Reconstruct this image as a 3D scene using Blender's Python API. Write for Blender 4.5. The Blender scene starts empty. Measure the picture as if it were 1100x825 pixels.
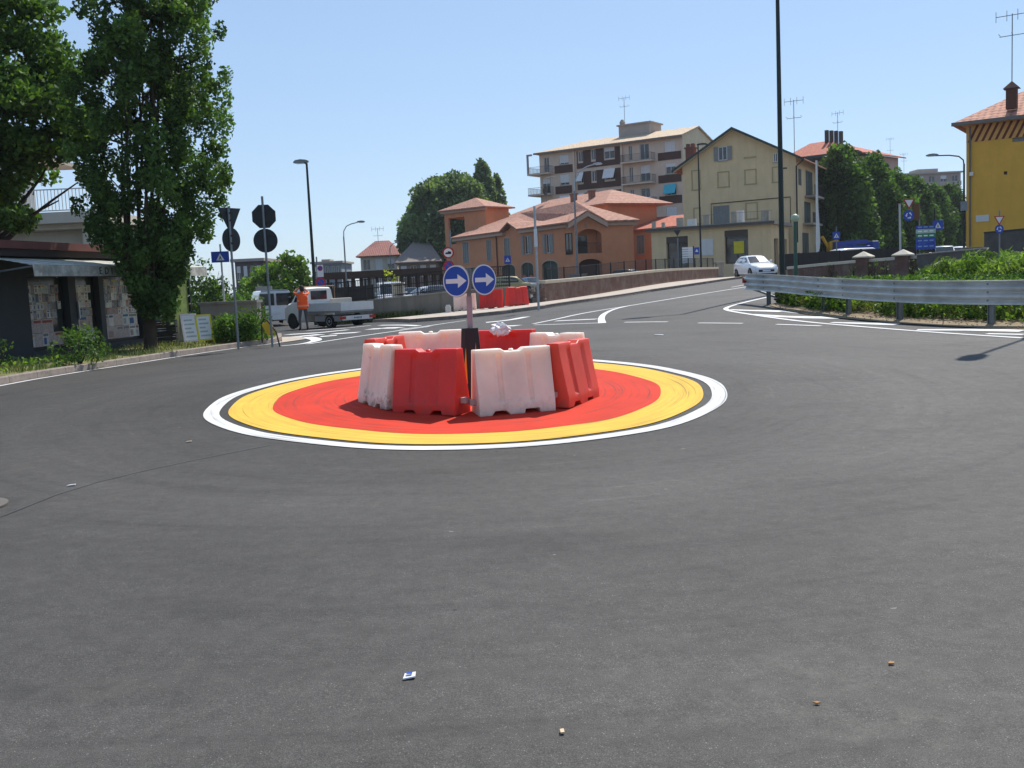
import bpy, bmesh, math, random
import numpy as np
from mathutils import Vector, Matrix
random.seed(7)
RNG = np.random.default_rng(11)
SC = bpy.context.scene
COL = SC.collection
PI = math.pi

# ------------------------------------------------------------------ camera model
F, HZ, ROLL, EYE = 1070.0, 303.0, 0.0455, 1.6
PITCH = math.atan((412.5 - HZ) / F)
CR, SR, CP, SP = math.cos(ROLL), math.sin(ROLL), math.cos(PITCH), math.sin(PITCH)

def ray(px, py):
    x = (px - 550) / F; y = -(py - 412.5) / F
    xr = x * CR + y * SR; yr = -x * SR + y * CR
    return xr, CP + yr * SP, yr * CP - SP

def W(px, py, Y):
    """world point seen at a photo position, at forward distance Y"""
    d = ray(px, py); t = Y / d[1]
    return Vector((d[0] * t, Y, EYE + d[2] * t))

# ------------------------------------------------------------------ terrain heights
CTRL = [(0,0,0),(-6,4,-.03),(6,4,-.03),(0,6,-.05),(0,-20,0),(-20,-10,0),(20,-10,0),(14,8,.05),(-14,8,.0),
 (-.6,10.1,-.09),(1.66,10.9,-.09),(2.8,12.8,.02),(2.2,15.7,.2),(1.4,16.45,.26),(-2.9,16.3,.28),(-3.8,15,.22),(-4,12.7,.12),(-2.6,10.7,.01),(-.6,12.4,.03),(-.5,14.2,.14),
 (-9.7,18.9,.1),(-8.5,24,.08),(-7,30,.06),(-12.5,26,.08),(-12,33,.05),(-8.3,40,.03),(-8,44,0),(-15,58,-.35),(-4.9,48,.05),
 (-.3,42,.43),(1.7,48.8,.45),(16.7,80,1.06),(15.5,63,1.15),(7.8,30,.57),(8.8,22.9,.295),(9.9,20.8,.23),(14,18,.25),
 (0,100,.4),(-30,100,-.2),(40,90,1.1),(10,95,.85),(31,68,1.2),(25,45,1.0),(22,30,.7),(-30,40,-.1),(-30,20,0),(40,20,.6),(0,200,.5),(60,160,1.0),(-60,160,-.1),(-60,60,-.2),(70,60,1.0)]
_c = np.array(CTRL, float); _S = 40.0
def _phi(r2): return np.where(r2 > 1e-12, .5 * r2 * np.log(np.maximum(r2, 1e-12)), 0.0)
def _tps_fit(lam=2e-4):
    P = _c[:, :2] / _S; n = len(P)
    K = _phi(((P[:, None] - P[None]) ** 2).sum(-1)) + lam * np.eye(n)
    Q = np.c_[np.ones(n), P]
    A = np.block([[K, Q], [Q.T, np.zeros((3, 3))]])
    return np.linalg.solve(A, np.r_[_c[:, 2], 0, 0, 0])
_w = _tps_fit()
def _tps(x, y):
    P = _c[:, :2] / _S
    x = np.asarray(x, float) / _S; y = np.asarray(y, float) / _S
    out = _w[-3] + _w[-2] * x + _w[-1] * y
    for (a, b), w in zip(P, _w): out = out + w * _phi((x - a) ** 2 + (y - b) ** 2)
    r = np.hypot(x * _S, (y * _S - 60))
    k = np.clip((r - 110) / 120, 0, 1); k = k * k * (3 - 2 * k)
    return out * (1 - k) + .3 * k
def _axis(a, b, step, far, g=1.22):
    v = list(np.arange(a, b + 1e-6, step)); d = step; e = b
    while e < far: d *= g; e += d; v.append(e)
    d = step; e = a; pre = []
    while e > -far: d *= g; e -= d; pre.append(e)
    return np.array(pre[::-1] + v)
GX = _axis(-14, 16, .5, 2500); GY = _axis(-2, 66, .5, 2500)
GZ = _tps(*np.meshgrid(GX, GY, indexing='ij'))
def hgt(x, y):
    i = np.clip(np.searchsorted(GX, x) - 1, 0, len(GX) - 2); j = np.clip(np.searchsorted(GY, y) - 1, 0, len(GY) - 2)
    u = (x - GX[i]) / (GX[i + 1] - GX[i]); v = (y - GY[j]) / (GY[j + 1] - GY[j])
    return (GZ[i, j] * (1 - u) * (1 - v) + GZ[i + 1, j] * u * (1 - v) + GZ[i, j + 1] * (1 - u) * v + GZ[i + 1, j + 1] * u * v)
def h(x, y): return float(hgt(np.float64(x), np.float64(y)))
def G(px, py, up=0.0):
    """ground point (lifted by up) seen at a photo position"""
    d = ray(px, py); t = 3.0; dt = .05
    while t < 400:
        x, y, z = d[0] * t, d[1] * t, EYE + d[2] * t
        if z <= h(x, y) + up:
            lo, hi = t - dt, t
            for _ in range(25):
                m = (lo + hi) / 2
                if EYE + d[2] * m <= h(d[0] * m, d[1] * m) + up: hi = m
                else: lo = m
            t = hi; return Vector((d[0] * t, d[1] * t, EYE + d[2] * t))
        dt = max(.05, t * .01); t += dt
    return Vector((d[0] * t, d[1] * t, EYE + d[2] * t))
def P2(p): return (p[0], p[1])
# ------------------------------------------------------------------ mesh helpers
def link(o, parent=None):
    COL.objects.link(o)
    if parent is not None: o.parent = parent
    return o
def tag(o, label=None, cat=None, group=None, kind=None):
    if label: o['label'] = label
    if cat: o['category'] = cat
    if group: o['group'] = group
    if kind: o['kind'] = kind
    return o
def thing(name, label, cat, loc=(0, 0, 0), rz=0.0, group=None):
    o = bpy.data.objects.new(name, None); o.empty_display_size = .3
    link(o); o.location = loc; o.rotation_euler = (0, 0, rz)
    return tag(o, label, cat, group)

class MB:
    def __init__(s): s.v = []; s.f = []; s.m = []
    def add(s, vs, fs, mi=0):
        b = len(s.v); s.v += [tuple(v) for v in vs]
        for f in fs: s.f.append(tuple(b + i for i in f)); s.m.append(mi)
        return s
    def poly(s, pts, mi=0): return s.add(pts, [tuple(range(len(pts)))], mi)
    def box(s, c, d, rz=0.0, mi=0, rot=None):
        x, y, z = d[0] / 2, d[1] / 2, d[2] / 2
        vs = [Vector((a * x, b * y, e * z)) for a in (-1, 1) for b in (-1, 1) for e in (-1, 1)]
        M = rot if rot is not None else Matrix.Rotation(rz, 3, 'Z')
        vs = [M @ v + Vector(c) for v in vs]
        return s.add(vs, [(0, 1, 3, 2), (4, 6, 7, 5), (0, 4, 5, 1), (2, 3, 7, 6), (0, 2, 6, 4), (1, 5, 7, 3)], mi)
    def bx(s, x0, x1, y0, y1, z0, z1, mi=0):
        return s.box(((x0 + x1) / 2, (y0 + y1) / 2, (z0 + z1) / 2), (abs(x1 - x0), abs(y1 - y0), abs(z1 - z0)), 0, mi)
    def tube(s, pts, r, n=8, mi=0, cap=True):
        pts = [Vector(p) for p in pts]; k = len(pts)
        rs = r if isinstance(r, (list, tuple)) else [r] * k
        b = len(s.v); prev = None
        for i, p in enumerate(pts):
            t = (pts[min(i + 1, k - 1)] - pts[max(i - 1, 0)]).normalized()
            if prev is None:
                a = Vector((0, 0, 1)) if abs(t.z) < .9 else Vector((1, 0, 0))
                u = t.cross(a).normalized()
            else:
                u = (prev - t * prev.dot(t)).normalized()
            prev = u; w = t.cross(u)
            for j in range(n):
                an = 2 * PI * j / n
                s.v.append(tuple(p + (u * math.cos(an) + w * math.sin(an)) * rs[i]))
        for i in range(k - 1):
            for j in range(n):
                s.f.append((b + i * n + j, b + i * n + (j + 1) % n, b + (i + 1) * n + (j + 1) % n, b + (i + 1) * n + j)); s.m.append(mi)
        if cap:
            s.f.append(tuple(b + j for j in range(n))[::-1]); s.m.append(mi)
            s.f.append(tuple(b + (k - 1) * n + j for j in range(n))); s.m.append(mi)
        return s
    def lathe(s, prof, c=(0, 0, 0), n=16, mi=0, M=None):
        M = M or Matrix.Identity(3); c = Vector(c); b = len(s.v); k = len(prof)
        for r, z in prof:
            for j in range(n):
                a = 2 * PI * j / n
                s.v.append(tuple(M @ Vector((r * math.cos(a), r * math.sin(a), z)) + c))
        for i in range(k - 1):
            for j in range(n):
                s.f.append((b + i * n + j, b + i * n + (j + 1) % n, b + (i + 1) * n + (j + 1) % n, b + (i + 1) * n + j)); s.m.append(mi)
        s.f.append(tuple(b + j for j in range(n))[::-1]); s.m.append(mi)
        s.f.append(tuple(b + (k - 1) * n + j for j in range(n))); s.m.append(mi)
        return s
    def prism(s, poly, fn, d0, d1, mi=0):
        """extrude a 2D outline; fn(a, b, d) -> 3D"""
        n = len(poly); vs = [fn(a, b, d0) for a, b in poly] + [fn(a, b, d1) for a, b in poly]
        fs = [tuple(range(n))[::-1], tuple(range(n, 2 * n))] + [(i, (i + 1) % n, n + (i + 1) % n, n + i) for i in range(n)]
        return s.add(vs, fs, mi)
    def slab(s, pts, t, mi=0, up=(0, 0, 1)):
        pts = [Vector(p) for p in pts]; u = Vector(up) * t; n = len(pts)
        vs = pts + [p - u for p in pts]
        return s.add(vs, [tuple(range(n)), tuple(range(n, 2 * n))[::-1]] + [(i, n + i, n + (i + 1) % n, (i + 1) % n) for i in range(n)], mi)
    def loft(s, rings, mi=0, cap=True):
        b = len(s.v); n = len(rings[0])
        for r in rings: s.v += [tuple(p) for p in r]
        for i in range(len(rings) - 1):
            for j in range(n):
                s.f.append((b + i * n + j, b + i * n + (j + 1) % n, b + (i + 1) * n + (j + 1) % n, b + (i + 1) * n + j)); s.m.append(mi)
        if cap:
            s.f.append(tuple(b + j for j in range(n))[::-1]); s.m.append(mi)
            s.f.append(tuple(b + (len(rings) - 1) * n + j for j in range(n))); s.m.append(mi)
        return s
    def build(s, name, mats, parent=None, smooth=None, bevel=0, loc=None, sub=0):
        me = bpy.data.meshes.new(name); me.from_pydata(s.v, [], s.f)
        if not isinstance(mats, (list, tuple)): mats = [mats]
        for m in mats: me.materials.append(m)
        if any(s.m): me.polygons.foreach_set('material_index', s.m)
        bm = bmesh.new(); bm.from_mesh(me); bmesh.ops.recalc_face_normals(bm, faces=bm.faces[:]); bm.to_mesh(me); bm.free()
        if smooth is not None:
            me.polygons.foreach_set('use_smooth', [True] * len(me.polygons))
            me.set_sharp_from_angle(angle=math.radians(smooth))
        me.update()
        o = link(bpy.data.objects.new(name, me), parent)
        if loc is not None: o.location = loc
        if bevel:
            b = o.modifiers.new('bevel', 'BEVEL'); b.width = bevel; b.segments = 2; b.limit_method = 'ANGLE'; b.angle_limit = math.radians(35)
        if sub:
            b = o.modifiers.new('sub', 'SUBSURF'); b.levels = sub; b.render_levels = sub
        return o

# ------------------------------------------------------------------ materials
def srgb(hx):
    hx = hx.lstrip('#'); v = [int(hx[i:i + 2], 16) / 255 for i in (0, 2, 4)]
    return tuple(((c + .055) / 1.055) ** 2.4 if c > .04045 else c / 12.92 for c in v)
class NT:
    def __init__(s, name):
        s.m = bpy.data.materials.new(name); s.m.use_nodes = True; s.t = s.m.node_tree; s.N = s.t.nodes; s.L = s.t.links
        s.b = s.N['Principled BSDF']; s.out = s.N['Material Output']
    def n(s, typ, ins=None, **kw):
        o = s.N.new(typ)
        for k, v in kw.items(): setattr(o, k, v)
        for k, v in (ins or {}).items():
            if isinstance(v, tuple) and len(v) == 2 and hasattr(v[0], 'outputs'): s.L.new(v[0].outputs[v[1]], o.inputs[k])
            elif hasattr(v, 'outputs'): s.L.new(v.outputs[0], o.inputs[k])
            else: o.inputs[k].default_value = v
        return o
    def pos(s, scale=1.0, obj=True):
        tc = s.n('ShaderNodeTexCoord')
        mp = s.n('ShaderNodeMapping', {'Vector': (tc, 'Object')}); mp.inputs['Scale'].default_value = (scale,) * 3 if not isinstance(scale, tuple) else scale
        return mp
    def noise(s, v, scale, detail=4, rough=.55): return s.n('ShaderNodeTexNoise', {'Vector': v, 'Scale': scale, 'Detail': detail, 'Roughness': rough})
    def ramp(s, fac, stops):
        r = s.n('ShaderNodeValToRGB', {'Fac': fac}); e = r.color_ramp.elements
        while len(e) < len(stops): e.new(.5)
        for q, (p, c) in zip(e, stops): q.position = p; q.color = (*c, 1) if len(c) == 3 else c
        return r
    def mix(s, fac, a, b, mode='MIX'):
        o = s.N.new('ShaderNodeMix'); o.data_type = 'RGBA'; o.blend_type = mode
        for idx, v in ((0, fac), (6, a), (7, b)):
            if hasattr(v, 'outputs'): s.L.new(v.outputs[2] if v.bl_idname == 'ShaderNodeMix' else v.outputs[0], o.inputs[idx])
            elif idx == 0: o.inputs[0].default_value = v
            else: o.inputs[idx].default_value = (*v, 1)
        return o
    def math(s, op, a, b=0.0, c=None):
        o = s.N.new('ShaderNodeMath'); o.operation = op
        for i, v in enumerate((a, b) if c is None else (a, b, c)):
            if hasattr(v, 'outputs'): s.L.new(v.outputs[0], o.inputs[i])
            elif isinstance(v, tuple): s.L.new(v[0].outputs[v[1]], o.inputs[i])
            else: o.inputs[i].default_value = v
        return o
    def col(s, v): s.L.new(v.outputs[2] if v.bl_idname == 'ShaderNodeMix' else v.outputs[0], s.b.inputs['Base Color'])
    def bump(s, hv, st=.3, dist=.01):
        b = s.n('ShaderNodeBump', {'Height': hv, 'Strength': st, 'Distance': dist}); s.L.new(b.outputs[0], s.b.inputs['Normal']); return b
    def set(s, **kw):
        for k, v in kw.items(): s.b.inputs[k.replace('_', ' ')].default_value = v
        return s
def sc(c, k): return tuple(min(1, x * k) for x in c)
_mc = {}
def pm(name, hexc, rough=.75, var=.12, scale=3.0, metal=0.0, bump=0.0, bscale=40, spec=.4, dirt=0.0, coat=0.0):
    key = (name, hexc)
    if key in _mc: return _mc[key]
    c = srgb(hexc) if isinstance(hexc, str) else hexc
    t = NT(name); p = t.pos()
    a = t.noise(p, scale, 5, .6); r = t.ramp(a, [(.3, sc(c, 1 - var)), (.7, sc(c, 1 + var))])
    cc = r
    if dirt:
        d = t.noise(p, scale * .35, 6, .7); dm = t.ramp(d, [(.5, (0, 0, 0)), (.75, (dirt,) * 3)])
        cc = t.mix(dm, r, sc(c, .45))
    t.col(cc); t.set(Roughness=rough, Metallic=metal); t.b.inputs['Specular IOR Level'].default_value = spec
    if coat: t.b.inputs['Coat Weight'].default_value = coat; t.b.inputs['Coat Roughness'].default_value = .05
    if bump: t.bump(t.noise(p, bscale, 4), bump, .02)
    _mc[key] = t.m; return t.m

DUST = P2(G(905, 752))
def asphalt():
    t = NT('asphalt'); p = t.pos()
    fine = t.noise(p, 220, 2, .7); mid = t.noise(p, 45, 4, .6); big = t.noise(p, .35, 5, .55)
    base = t.ramp(fine, [(.28, (.055, .053, .05)), (.5, (.105, .101, .096)), (.72, (.24, .232, .22))])
    # pale stones showing in the mix
    vo = t.n('ShaderNodeTexVoronoi', {'Vector': p, 'Scale': 70.0}); st = t.ramp((vo), [(.0, (1, 1, 1)), (.22, (0, 0, 0))])
    sel = t.ramp(t.noise(p, 31, 1), [(.5, (0, 0, 0)), (.6, (1,) * 3)])
    c1 = t.mix(t.mix(1.0, st, sel, 'MULTIPLY'), base, (.62, .59, .54))
    c1 = t.mix(t.ramp(t.noise(p, 95, 3, .8), [(.56, (0,) * 3), (.7, (.55,) * 3)]), c1, (.21, .2, .185))
    c1 = t.mix(t.ramp(t.noise(p, 60, 3, .8), [(.55, (0,) * 3), (.72, (.6,) * 3)]), c1, (.045, .044, .043))
    # worn lanes round the island, older and newer patches
    sub = t.n('ShaderNodeVectorMath', {0: p, 1: (-.6, 13.6, 0)}, operation='SUBTRACT')
    ln = t.n('ShaderNodeVectorMath', {0: sub}, operation='LENGTH')
    wob = t.math('MULTIPLY_ADD', t.noise(p, .5, 3), 1.6, (ln, 1))
    lane = t.ramp(t.math('DIVIDE', wob, 20.0), [(.2, (.72,) * 3), (.33, (.95,) * 3), (.42, (.83,) * 3), (.54, (.98,) * 3), (.64, (.82,) * 3), (.8, (.92,) * 3)])
    c2 = t.mix(1.0, c1, lane, 'MULTIPLY')
    tr = t.noise(t.n('ShaderNodeMapping', {'Vector': p, 'Scale': (.5, 1.2, 1), 'Rotation': (0, 0, .6)}), .9, 7, .68)
    trr = t.ramp(tr, [(.3, (.78,) * 3), (.46, (1,) * 3), (.62, (1.0,) * 3), (.76, (1.25,) * 3)])
    c3 = t.mix(1.0, c2, trr, 'MULTIPLY')
    pol = polar(t, p, 1.1, 2.2); pst = t.ramp(t.noise(pol, 1.6, 7, .68), [(.28, (.74,) * 3), (.46, (.98,) * 3), (.6, (1.02,) * 3), (.74, (1.4,) * 3)])
    c3 = t.mix(1.0, c3, pst, 'MULTIPLY')
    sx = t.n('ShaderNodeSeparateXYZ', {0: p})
    side = t.n('ShaderNodeMapRange', {0: (sx, 'X'), 1: -9.0, 2: 10.0, 3: .82, 4: 1.5})  # paints sun glint along with wear, lighter towards the right
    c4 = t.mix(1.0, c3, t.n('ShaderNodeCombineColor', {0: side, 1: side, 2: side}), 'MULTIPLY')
    bg = t.ramp(big, [(.3, (.86,) * 3), (.7, (1.12,) * 3)])
    dust = t.ramp(t.noise(p, .9, 8, .78), [(.57, (0,) * 3), (.75, (.55,) * 3)])
    c5 = t.mix(dust, t.mix(1.0, c4, bg, 'MULTIPLY'), (.165, .155, .135))
    dv = t.n('ShaderNodeVectorMath', {0: p, 1: (DUST[0], DUST[1], 0)}, operation='SUBTRACT'); dl = t.n('ShaderNodeVectorMath', {0: dv}, operation='LENGTH')
    dn = t.math('SUBTRACT', t.noise(p, 3.2, 8, .8), t.math('MULTIPLY', (dl, 1), .22)); dm_ = t.ramp(dn, [(.36, (0,) * 3), (.6, (.5,) * 3)])
    c5 = t.mix(1.0, t.mix(dm_, c5, (.22, .21, .185)), (.60, .588, .575), 'MULTIPLY')
    md = t.ramp(t.noise(p, 9, 6, .75), [(.3, (.8,) * 3), (.5, (1,) * 3), (.72, (1.22,) * 3)]); c5 = t.mix(1.0, c5, md, 'MULTIPLY')
    sv = t.n('ShaderNodeTexVoronoi', {'Vector': p, 'Scale': 2.3}); so_ = t.math('ADD', (sv, 'Distance'), t.math('MULTIPLY', t.noise(p, 14, 4), .14)); ss = t.ramp(so_, [(.08, (.45,) * 3), (.12, (1,) * 3)]); c5 = t.mix(1.0, c5, ss, 'MULTIPLY')
    pv = t.n('ShaderNodeTexVoronoi', {'Vector': p, 'Scale': 1.7}); pp = t.ramp(t.math('ADD', (pv, 'Distance'), t.math('MULTIPLY', t.noise(p, 40, 3), .1)), [(.065, (1,) * 3), (.08, (0,) * 3)]); c5 = t.mix(pp, c5, (.2, .19, .175))
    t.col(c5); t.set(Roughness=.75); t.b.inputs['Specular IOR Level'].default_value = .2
    hh = t.math('ADD', t.math('MULTIPLY', fine, .6), mid); t.bump(hh, .5, .006)
    return t.m
def polar(t, p, ka, kr):
    q = t.n('ShaderNodeVectorMath', {0: p, 1: (-.6, 13.55, 0)}, operation='SUBTRACT'); s = t.n('ShaderNodeSeparateXYZ', {0: q})
    an = t.math('ARCTAN2', (s, 'X'), t.math('MULTIPLY', (s, 'Y'), -1.0)); ln = t.n('ShaderNodeVectorMath', {0: q}, operation='LENGTH')
    return t.n('ShaderNodeCombineXYZ', {0: t.math('MULTIPLY', an, ka), 1: t.math('MULTIPLY', (ln, 1), kr), 2: 0.0})
def paint(name, c, wear=.35, under=(.075, .074, .073), var=.1, ring=False):
    t = NT(name); p = t.pos()
    a = t.noise(p, 6, 6, .7); g = t.noise(p, 160, 2, .7)
    s = t.math('ADD', t.math('MULTIPLY', a, .7), t.math('MULTIPLY', g, .3))
    m = t.ramp(s, [(.60 - wear * .1, (0,) * 3), (.74 - wear * .1, (wear,) * 3)])
    # streaks of tyre rubber
    st = t.noise(t.n('ShaderNodeMapping', {'Vector': p, 'Scale': (.5, 5, 1), 'Rotation': (0, 0, .5)}), 1.5, 5, .7)
    sm = t.ramp(st, [(.55, (0,) * 3), (.8, (.35 * wear + .05,) * 3)])
    v = t.ramp(t.noise(p, 1.2, 4), [(.3, sc(c, 1 - var)), (.7, sc(c, 1 + var))])
    o_ = t.mix(sm, t.mix(m, v, under), under)
    if ring:
        n1 = t.ramp(t.noise(polar(t, p, 1.2, 9.0), 1.7, 8, .72), [(.44, (0,) * 3), (.56, (.2,) * 3), (.7, (.8,) * 3)]); o_ = t.mix(n1, o_, under)
        n2 = t.ramp(t.noise(polar(t, p, .8, 26.0), 1.2, 3, .6), [(.6, (0,) * 3), (.66, (.6,) * 3)]); o_ = t.mix(n2, o_, (.06, .055, .05))
        lt = t.ramp(t.noise(polar(t, p, 2.0, 3.0), 1.1, 5, .6), [(.45, (0,) * 3), (.75, (.35,) * 3)]); o_ = t.mix(lt, o_, sc(c, 1.18))
    t.col(o_); t.set(Roughness=.8); t.b.inputs['Specular IOR Level'].default_value = .12; t.bump(g, .35, .004); return t.m
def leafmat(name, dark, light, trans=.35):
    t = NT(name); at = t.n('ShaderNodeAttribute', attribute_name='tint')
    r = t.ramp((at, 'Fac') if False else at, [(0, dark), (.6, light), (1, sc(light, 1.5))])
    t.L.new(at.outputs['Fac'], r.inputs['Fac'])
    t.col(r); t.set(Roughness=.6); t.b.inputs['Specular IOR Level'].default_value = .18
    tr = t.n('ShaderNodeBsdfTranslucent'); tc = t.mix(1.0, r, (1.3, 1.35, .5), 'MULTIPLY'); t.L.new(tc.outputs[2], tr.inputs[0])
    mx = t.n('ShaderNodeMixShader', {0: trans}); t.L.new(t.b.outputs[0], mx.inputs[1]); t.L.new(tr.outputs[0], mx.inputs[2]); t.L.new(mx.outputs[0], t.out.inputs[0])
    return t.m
def tilemat(name, hx, pitch=.28):
    c = srgb(hx); t = NT(name); p = t.pos()
    a = t.noise(p, 2.2, 5, .7); b = t.n('ShaderNodeTexVoronoi', {'Vector': p, 'Scale': 3.2})
    f = t.math('ADD', t.math('MULTIPLY', a, .6), t.math('MULTIPLY', (b, 'Distance'), .5))
    r = t.ramp(f, [(.25, sc(c, .62)), (.5, c), (.8, sc(c, 1.35))])
    sx = t.n('ShaderNodeSeparateXYZ', {0: p})
    rows = t.math('SINE', t.math('MULTIPLY', (sx, 2), 2 * PI / (pitch * .55)))
    cols = t.math('SINE', t.math('MULTIPLY', (sx, 0), 2 * PI / pitch))
    hh = t.math('ADD', cols, t.math('MULTIPLY', rows, .6))
    dk = t.ramp(t.math('MULTIPLY_ADD', hh, .3, .5), [(.05, (.5,) * 3), (.45, (1,) * 3)])  # shade in the furrows between tiles, put into the colour
    t.col(t.mix(1.0, r, dk, 'MULTIPLY')); t.set(Roughness=.85); t.bump(hh, .6, .03); return t.m
def glassmat(name, c=(.02, .025, .03), rough=.05):
    t = NT(name); p = t.pos(); t.col(t.ramp(t.noise(p, .8, 2), [(.3, sc(c, .7)), (.7, sc(c, 1.4))])); t.set(Roughness=rough); t.b.inputs['Specular IOR Level'].default_value = .7
    return t.m
def plaster(name, hx, dirt=.35, var=.08):
    c = srgb(hx); t = NT(name); p = t.pos()
    v = t.ramp(t.noise(p, .8, 6, .65), [(.3, sc(c, 1 - var)), (.7, sc(c, 1 + var))])
    stv = t.noise(t.n('ShaderNodeMapping', {'Vector': p, 'Scale': (1.6, 1.6, .12)}), 1.4, 6, .7)
    sm = t.ramp(stv, [(.5, (0,) * 3), (.72, (dirt,) * 3)])
    t.col(t.mix(sm, v, sc(c, .55))); t.set(Roughness=.9); t.b.inputs['Specular IOR Level'].default_value = .2
    t.bump(t.noise(p, 25, 4), .25, .01); return t.m

M = {}
M['asphalt'] = asphalt()
M['white_paint'] = paint('white_road_paint', (.68, .68, .67), .4)
M['old_paint'] = paint('worn_road_paint', (.6, .6, .6), .75)
M['yellow_paint'] = paint('yellow_road_paint', (.72, .45, .07), .3, (.33, .22, .07), .1, True)
M['red_paint'] = paint('red_road_paint', (.60, .045, .022), .4, (.23, .05, .042), .14, True)
M['white_ring'] = paint('white_ring_paint', (.66, .66, .65), .4, (.12, .118, .115), .08, True)
M['concrete'] = plaster('concrete', '#9a948a', .5)
M['kerbstone'] = plaster('kerb_stone', '#8d8279', .5, .2)
M['galv'] = pm('galvanised_steel', '#a9aeb2', .38, .12, 6, .75, dirt=.15)
M['galv_dull'] = pm('dull_grey_steel', '#7d8386', .5, .15, 4, .5)
M['dark_steel'] = pm('dark_green_steel', '#1d2b27', .45, .15, 3, .2)
M['black_metal'] = pm('black_metal', '#17181a', .5, .2, 3)
M['glass'] = glassmat('window_glass')
M['tyre'] = pm('tyre_rubber', '#151515', .85, .2, 8)
M['rim'] = pm('wheel_rim', '#8f9296', .35, .1, 5, .8)
M['lampglass'] = pm('headlamp_glass', '#d8dde0', .1, .1, 5, .2, spec=.8)
M['redlamp'] = pm('tail_lamp_red', '#a01410', .2, .1, 5)
M['white_plastic'] = pm('white_plastic', '#d9d4cf', .4, .05, 3, dirt=.15)
M['plate'] = pm('number_plate_white', '#d6d8da', .4)
M['darkplastic'] = pm('dark_plastic', '#1b1c1e', .6)
M['soil'] = pm('dry_soil', '#85745b', .95, .3, 2.5, bump=.6, bscale=14)
M['grass_ground'] = pm('weedy_ground', '#6a6a3c', .95, .4, 1.6, bump=.6, bscale=20)
M['bark'] = pm('tree_bark', '#3f342a', .95, .3, 5, bump=.8, bscale=22)
M['leaf_dark'] = leafmat('leaf_dark_green', (.03, .062, .017), (.088, .165, .04), .36)
M['leaf_mid'] = leafmat('leaf_mid_green', (.03, .066, .014), (.085, .165, .034), .38)
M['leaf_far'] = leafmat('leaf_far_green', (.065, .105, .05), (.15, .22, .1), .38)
M['leaf_bright'] = leafmat('leaf_bright_green', (.06, .11, .018), (.16, .27, .045), .4)
M['leaf_yellow'] = leafmat('leaf_yellow_green', (.15, .2, .02), (.38, .42, .05), .4)
M['grass_lush'] = leafmat('lush_weeds', (.07, .12, .025), (.2, .3, .07), .4)
M['grass'] = leafmat('grass_blades', (.055, .08, .025), (.16, .18, .07), .3)
M['roof_tile'] = tilemat('clay_roof_tile', '#b07058')
M['roof_pink'] = tilemat('faded_clay_roof_tile', '#ad7d68')
M['roof_red'] = tilemat('red_clay_roof_tile', '#b5654c')
M['roof_beige'] = tilemat('beige_cement_roof_tile', '#c9b193')
M['white_trim'] = pm('white_trim', '#d2d0cb', .7, .05)
M['shutter_grey'] = pm('grey_shutter', '#8b8c88', .7, .1)
M['shutter_white'] = pm('white_roller_shutter', '#d9dad8', .6, .06)
M['brown_tile'] = pm('brown_cladding', '#4a3129', .8, .12, 4)
M['blue_sign'] = pm('blue_sign_face', '#1440a0', .35, .06, 3, spec=.5)
M['white_sign'] = pm('white_sign_face', '#dcdcdc', .4, .05, 3)
M['red_sign'] = pm('red_sign_face', '#b01c1c', .4, .06, 3)
M['sign_back'] = pm('dark_sign_back', '#22272a', .55, .15, 4)
M['black_sign'] = pm('black_sign_print', '#141414', .5)

# ------------------------------------------------------------------ draped sheets and strips
def resample(pts, step):
    pts = [np.array(p[:2], float) for p in pts]; out = [pts[0]]
    for a, b in zip(pts[:-1], pts[1:]):
        n = max(1, int(math.ceil(np.linalg.norm(b - a) / step)))
        for i in range(1, n + 1): out.append(a + (b - a) * i / n)
    return np.array(out)
def resample_n(pts, n):
    pts = np.array([p[:2] for p in pts], float); d = np.r_[0, np.cumsum(np.hypot(*np.diff(pts, axis=0).T))]
    s = np.linspace(0, d[-1], n); return np.c_[np.interp(s, d, pts[:, 0]), np.interp(s, d, pts[:, 1])]
def smooth_line(pts, it=2):
    pts = [np.array(p[:2], float) for p in pts]
    for _ in range(it):
        q = [pts[0]]
        for a, b in zip(pts[:-1], pts[1:]): q += [a * .75 + b * .25, a * .25 + b * .75]
        q.append(pts[-1]); pts = q
    return pts
def ribbon(mb, A, B, n, m, up):
    A = resample_n(A, n); B = resample_n(B, n); g = np.linspace(0, 1, m)[:, None, None]
    X = A[None] * (1 - g) + B[None] * g; Z = hgt(X[..., 0], X[..., 1]) + (up if np.isscalar(up) else np.array(up)[:, None])
    vs = np.dstack([X, Z]).reshape(-1, 3)
    mb.add([tuple(v) for v in vs], [(i * n + j, i * n + j + 1, (i + 1) * n + j + 1, (i + 1) * n + j) for i in range(m - 1) for j in range(n - 1)])
def stripe(mb, pts, w, up=.008, step=.35):
    """a painted line of width w (number or pair start, end) draped along pts"""
    P = resample(pts, step); n = len(P); T = np.gradient(P, axis=0); T /= np.linalg.norm(T, axis=1)[:, None] + 1e-9
    N = np.c_[-T[:, 1], T[:, 0]]; ws = np.linspace(*(w if isinstance(w, tuple) else (w, w)), n)[:, None] / 2
    ribbon_pts(mb, P + N * ws, P - N * ws, up)
def ribbon_pts(mb, A, B, up):
    n = len(A); X = np.concatenate([A, B]); Z = hgt(X[:, 0], X[:, 1]) + up
    mb.add([(a, b, c) for (a, b), c in zip(X, Z)], [(j, j + 1, n + j + 1, n + j) for j in range(n - 1)])
def patch(mb, quad, up=.008, n=8, m=6):
    a, b, c, d = quad; ribbon(mb, [a, b], [d, c], n, m, up)

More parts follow.
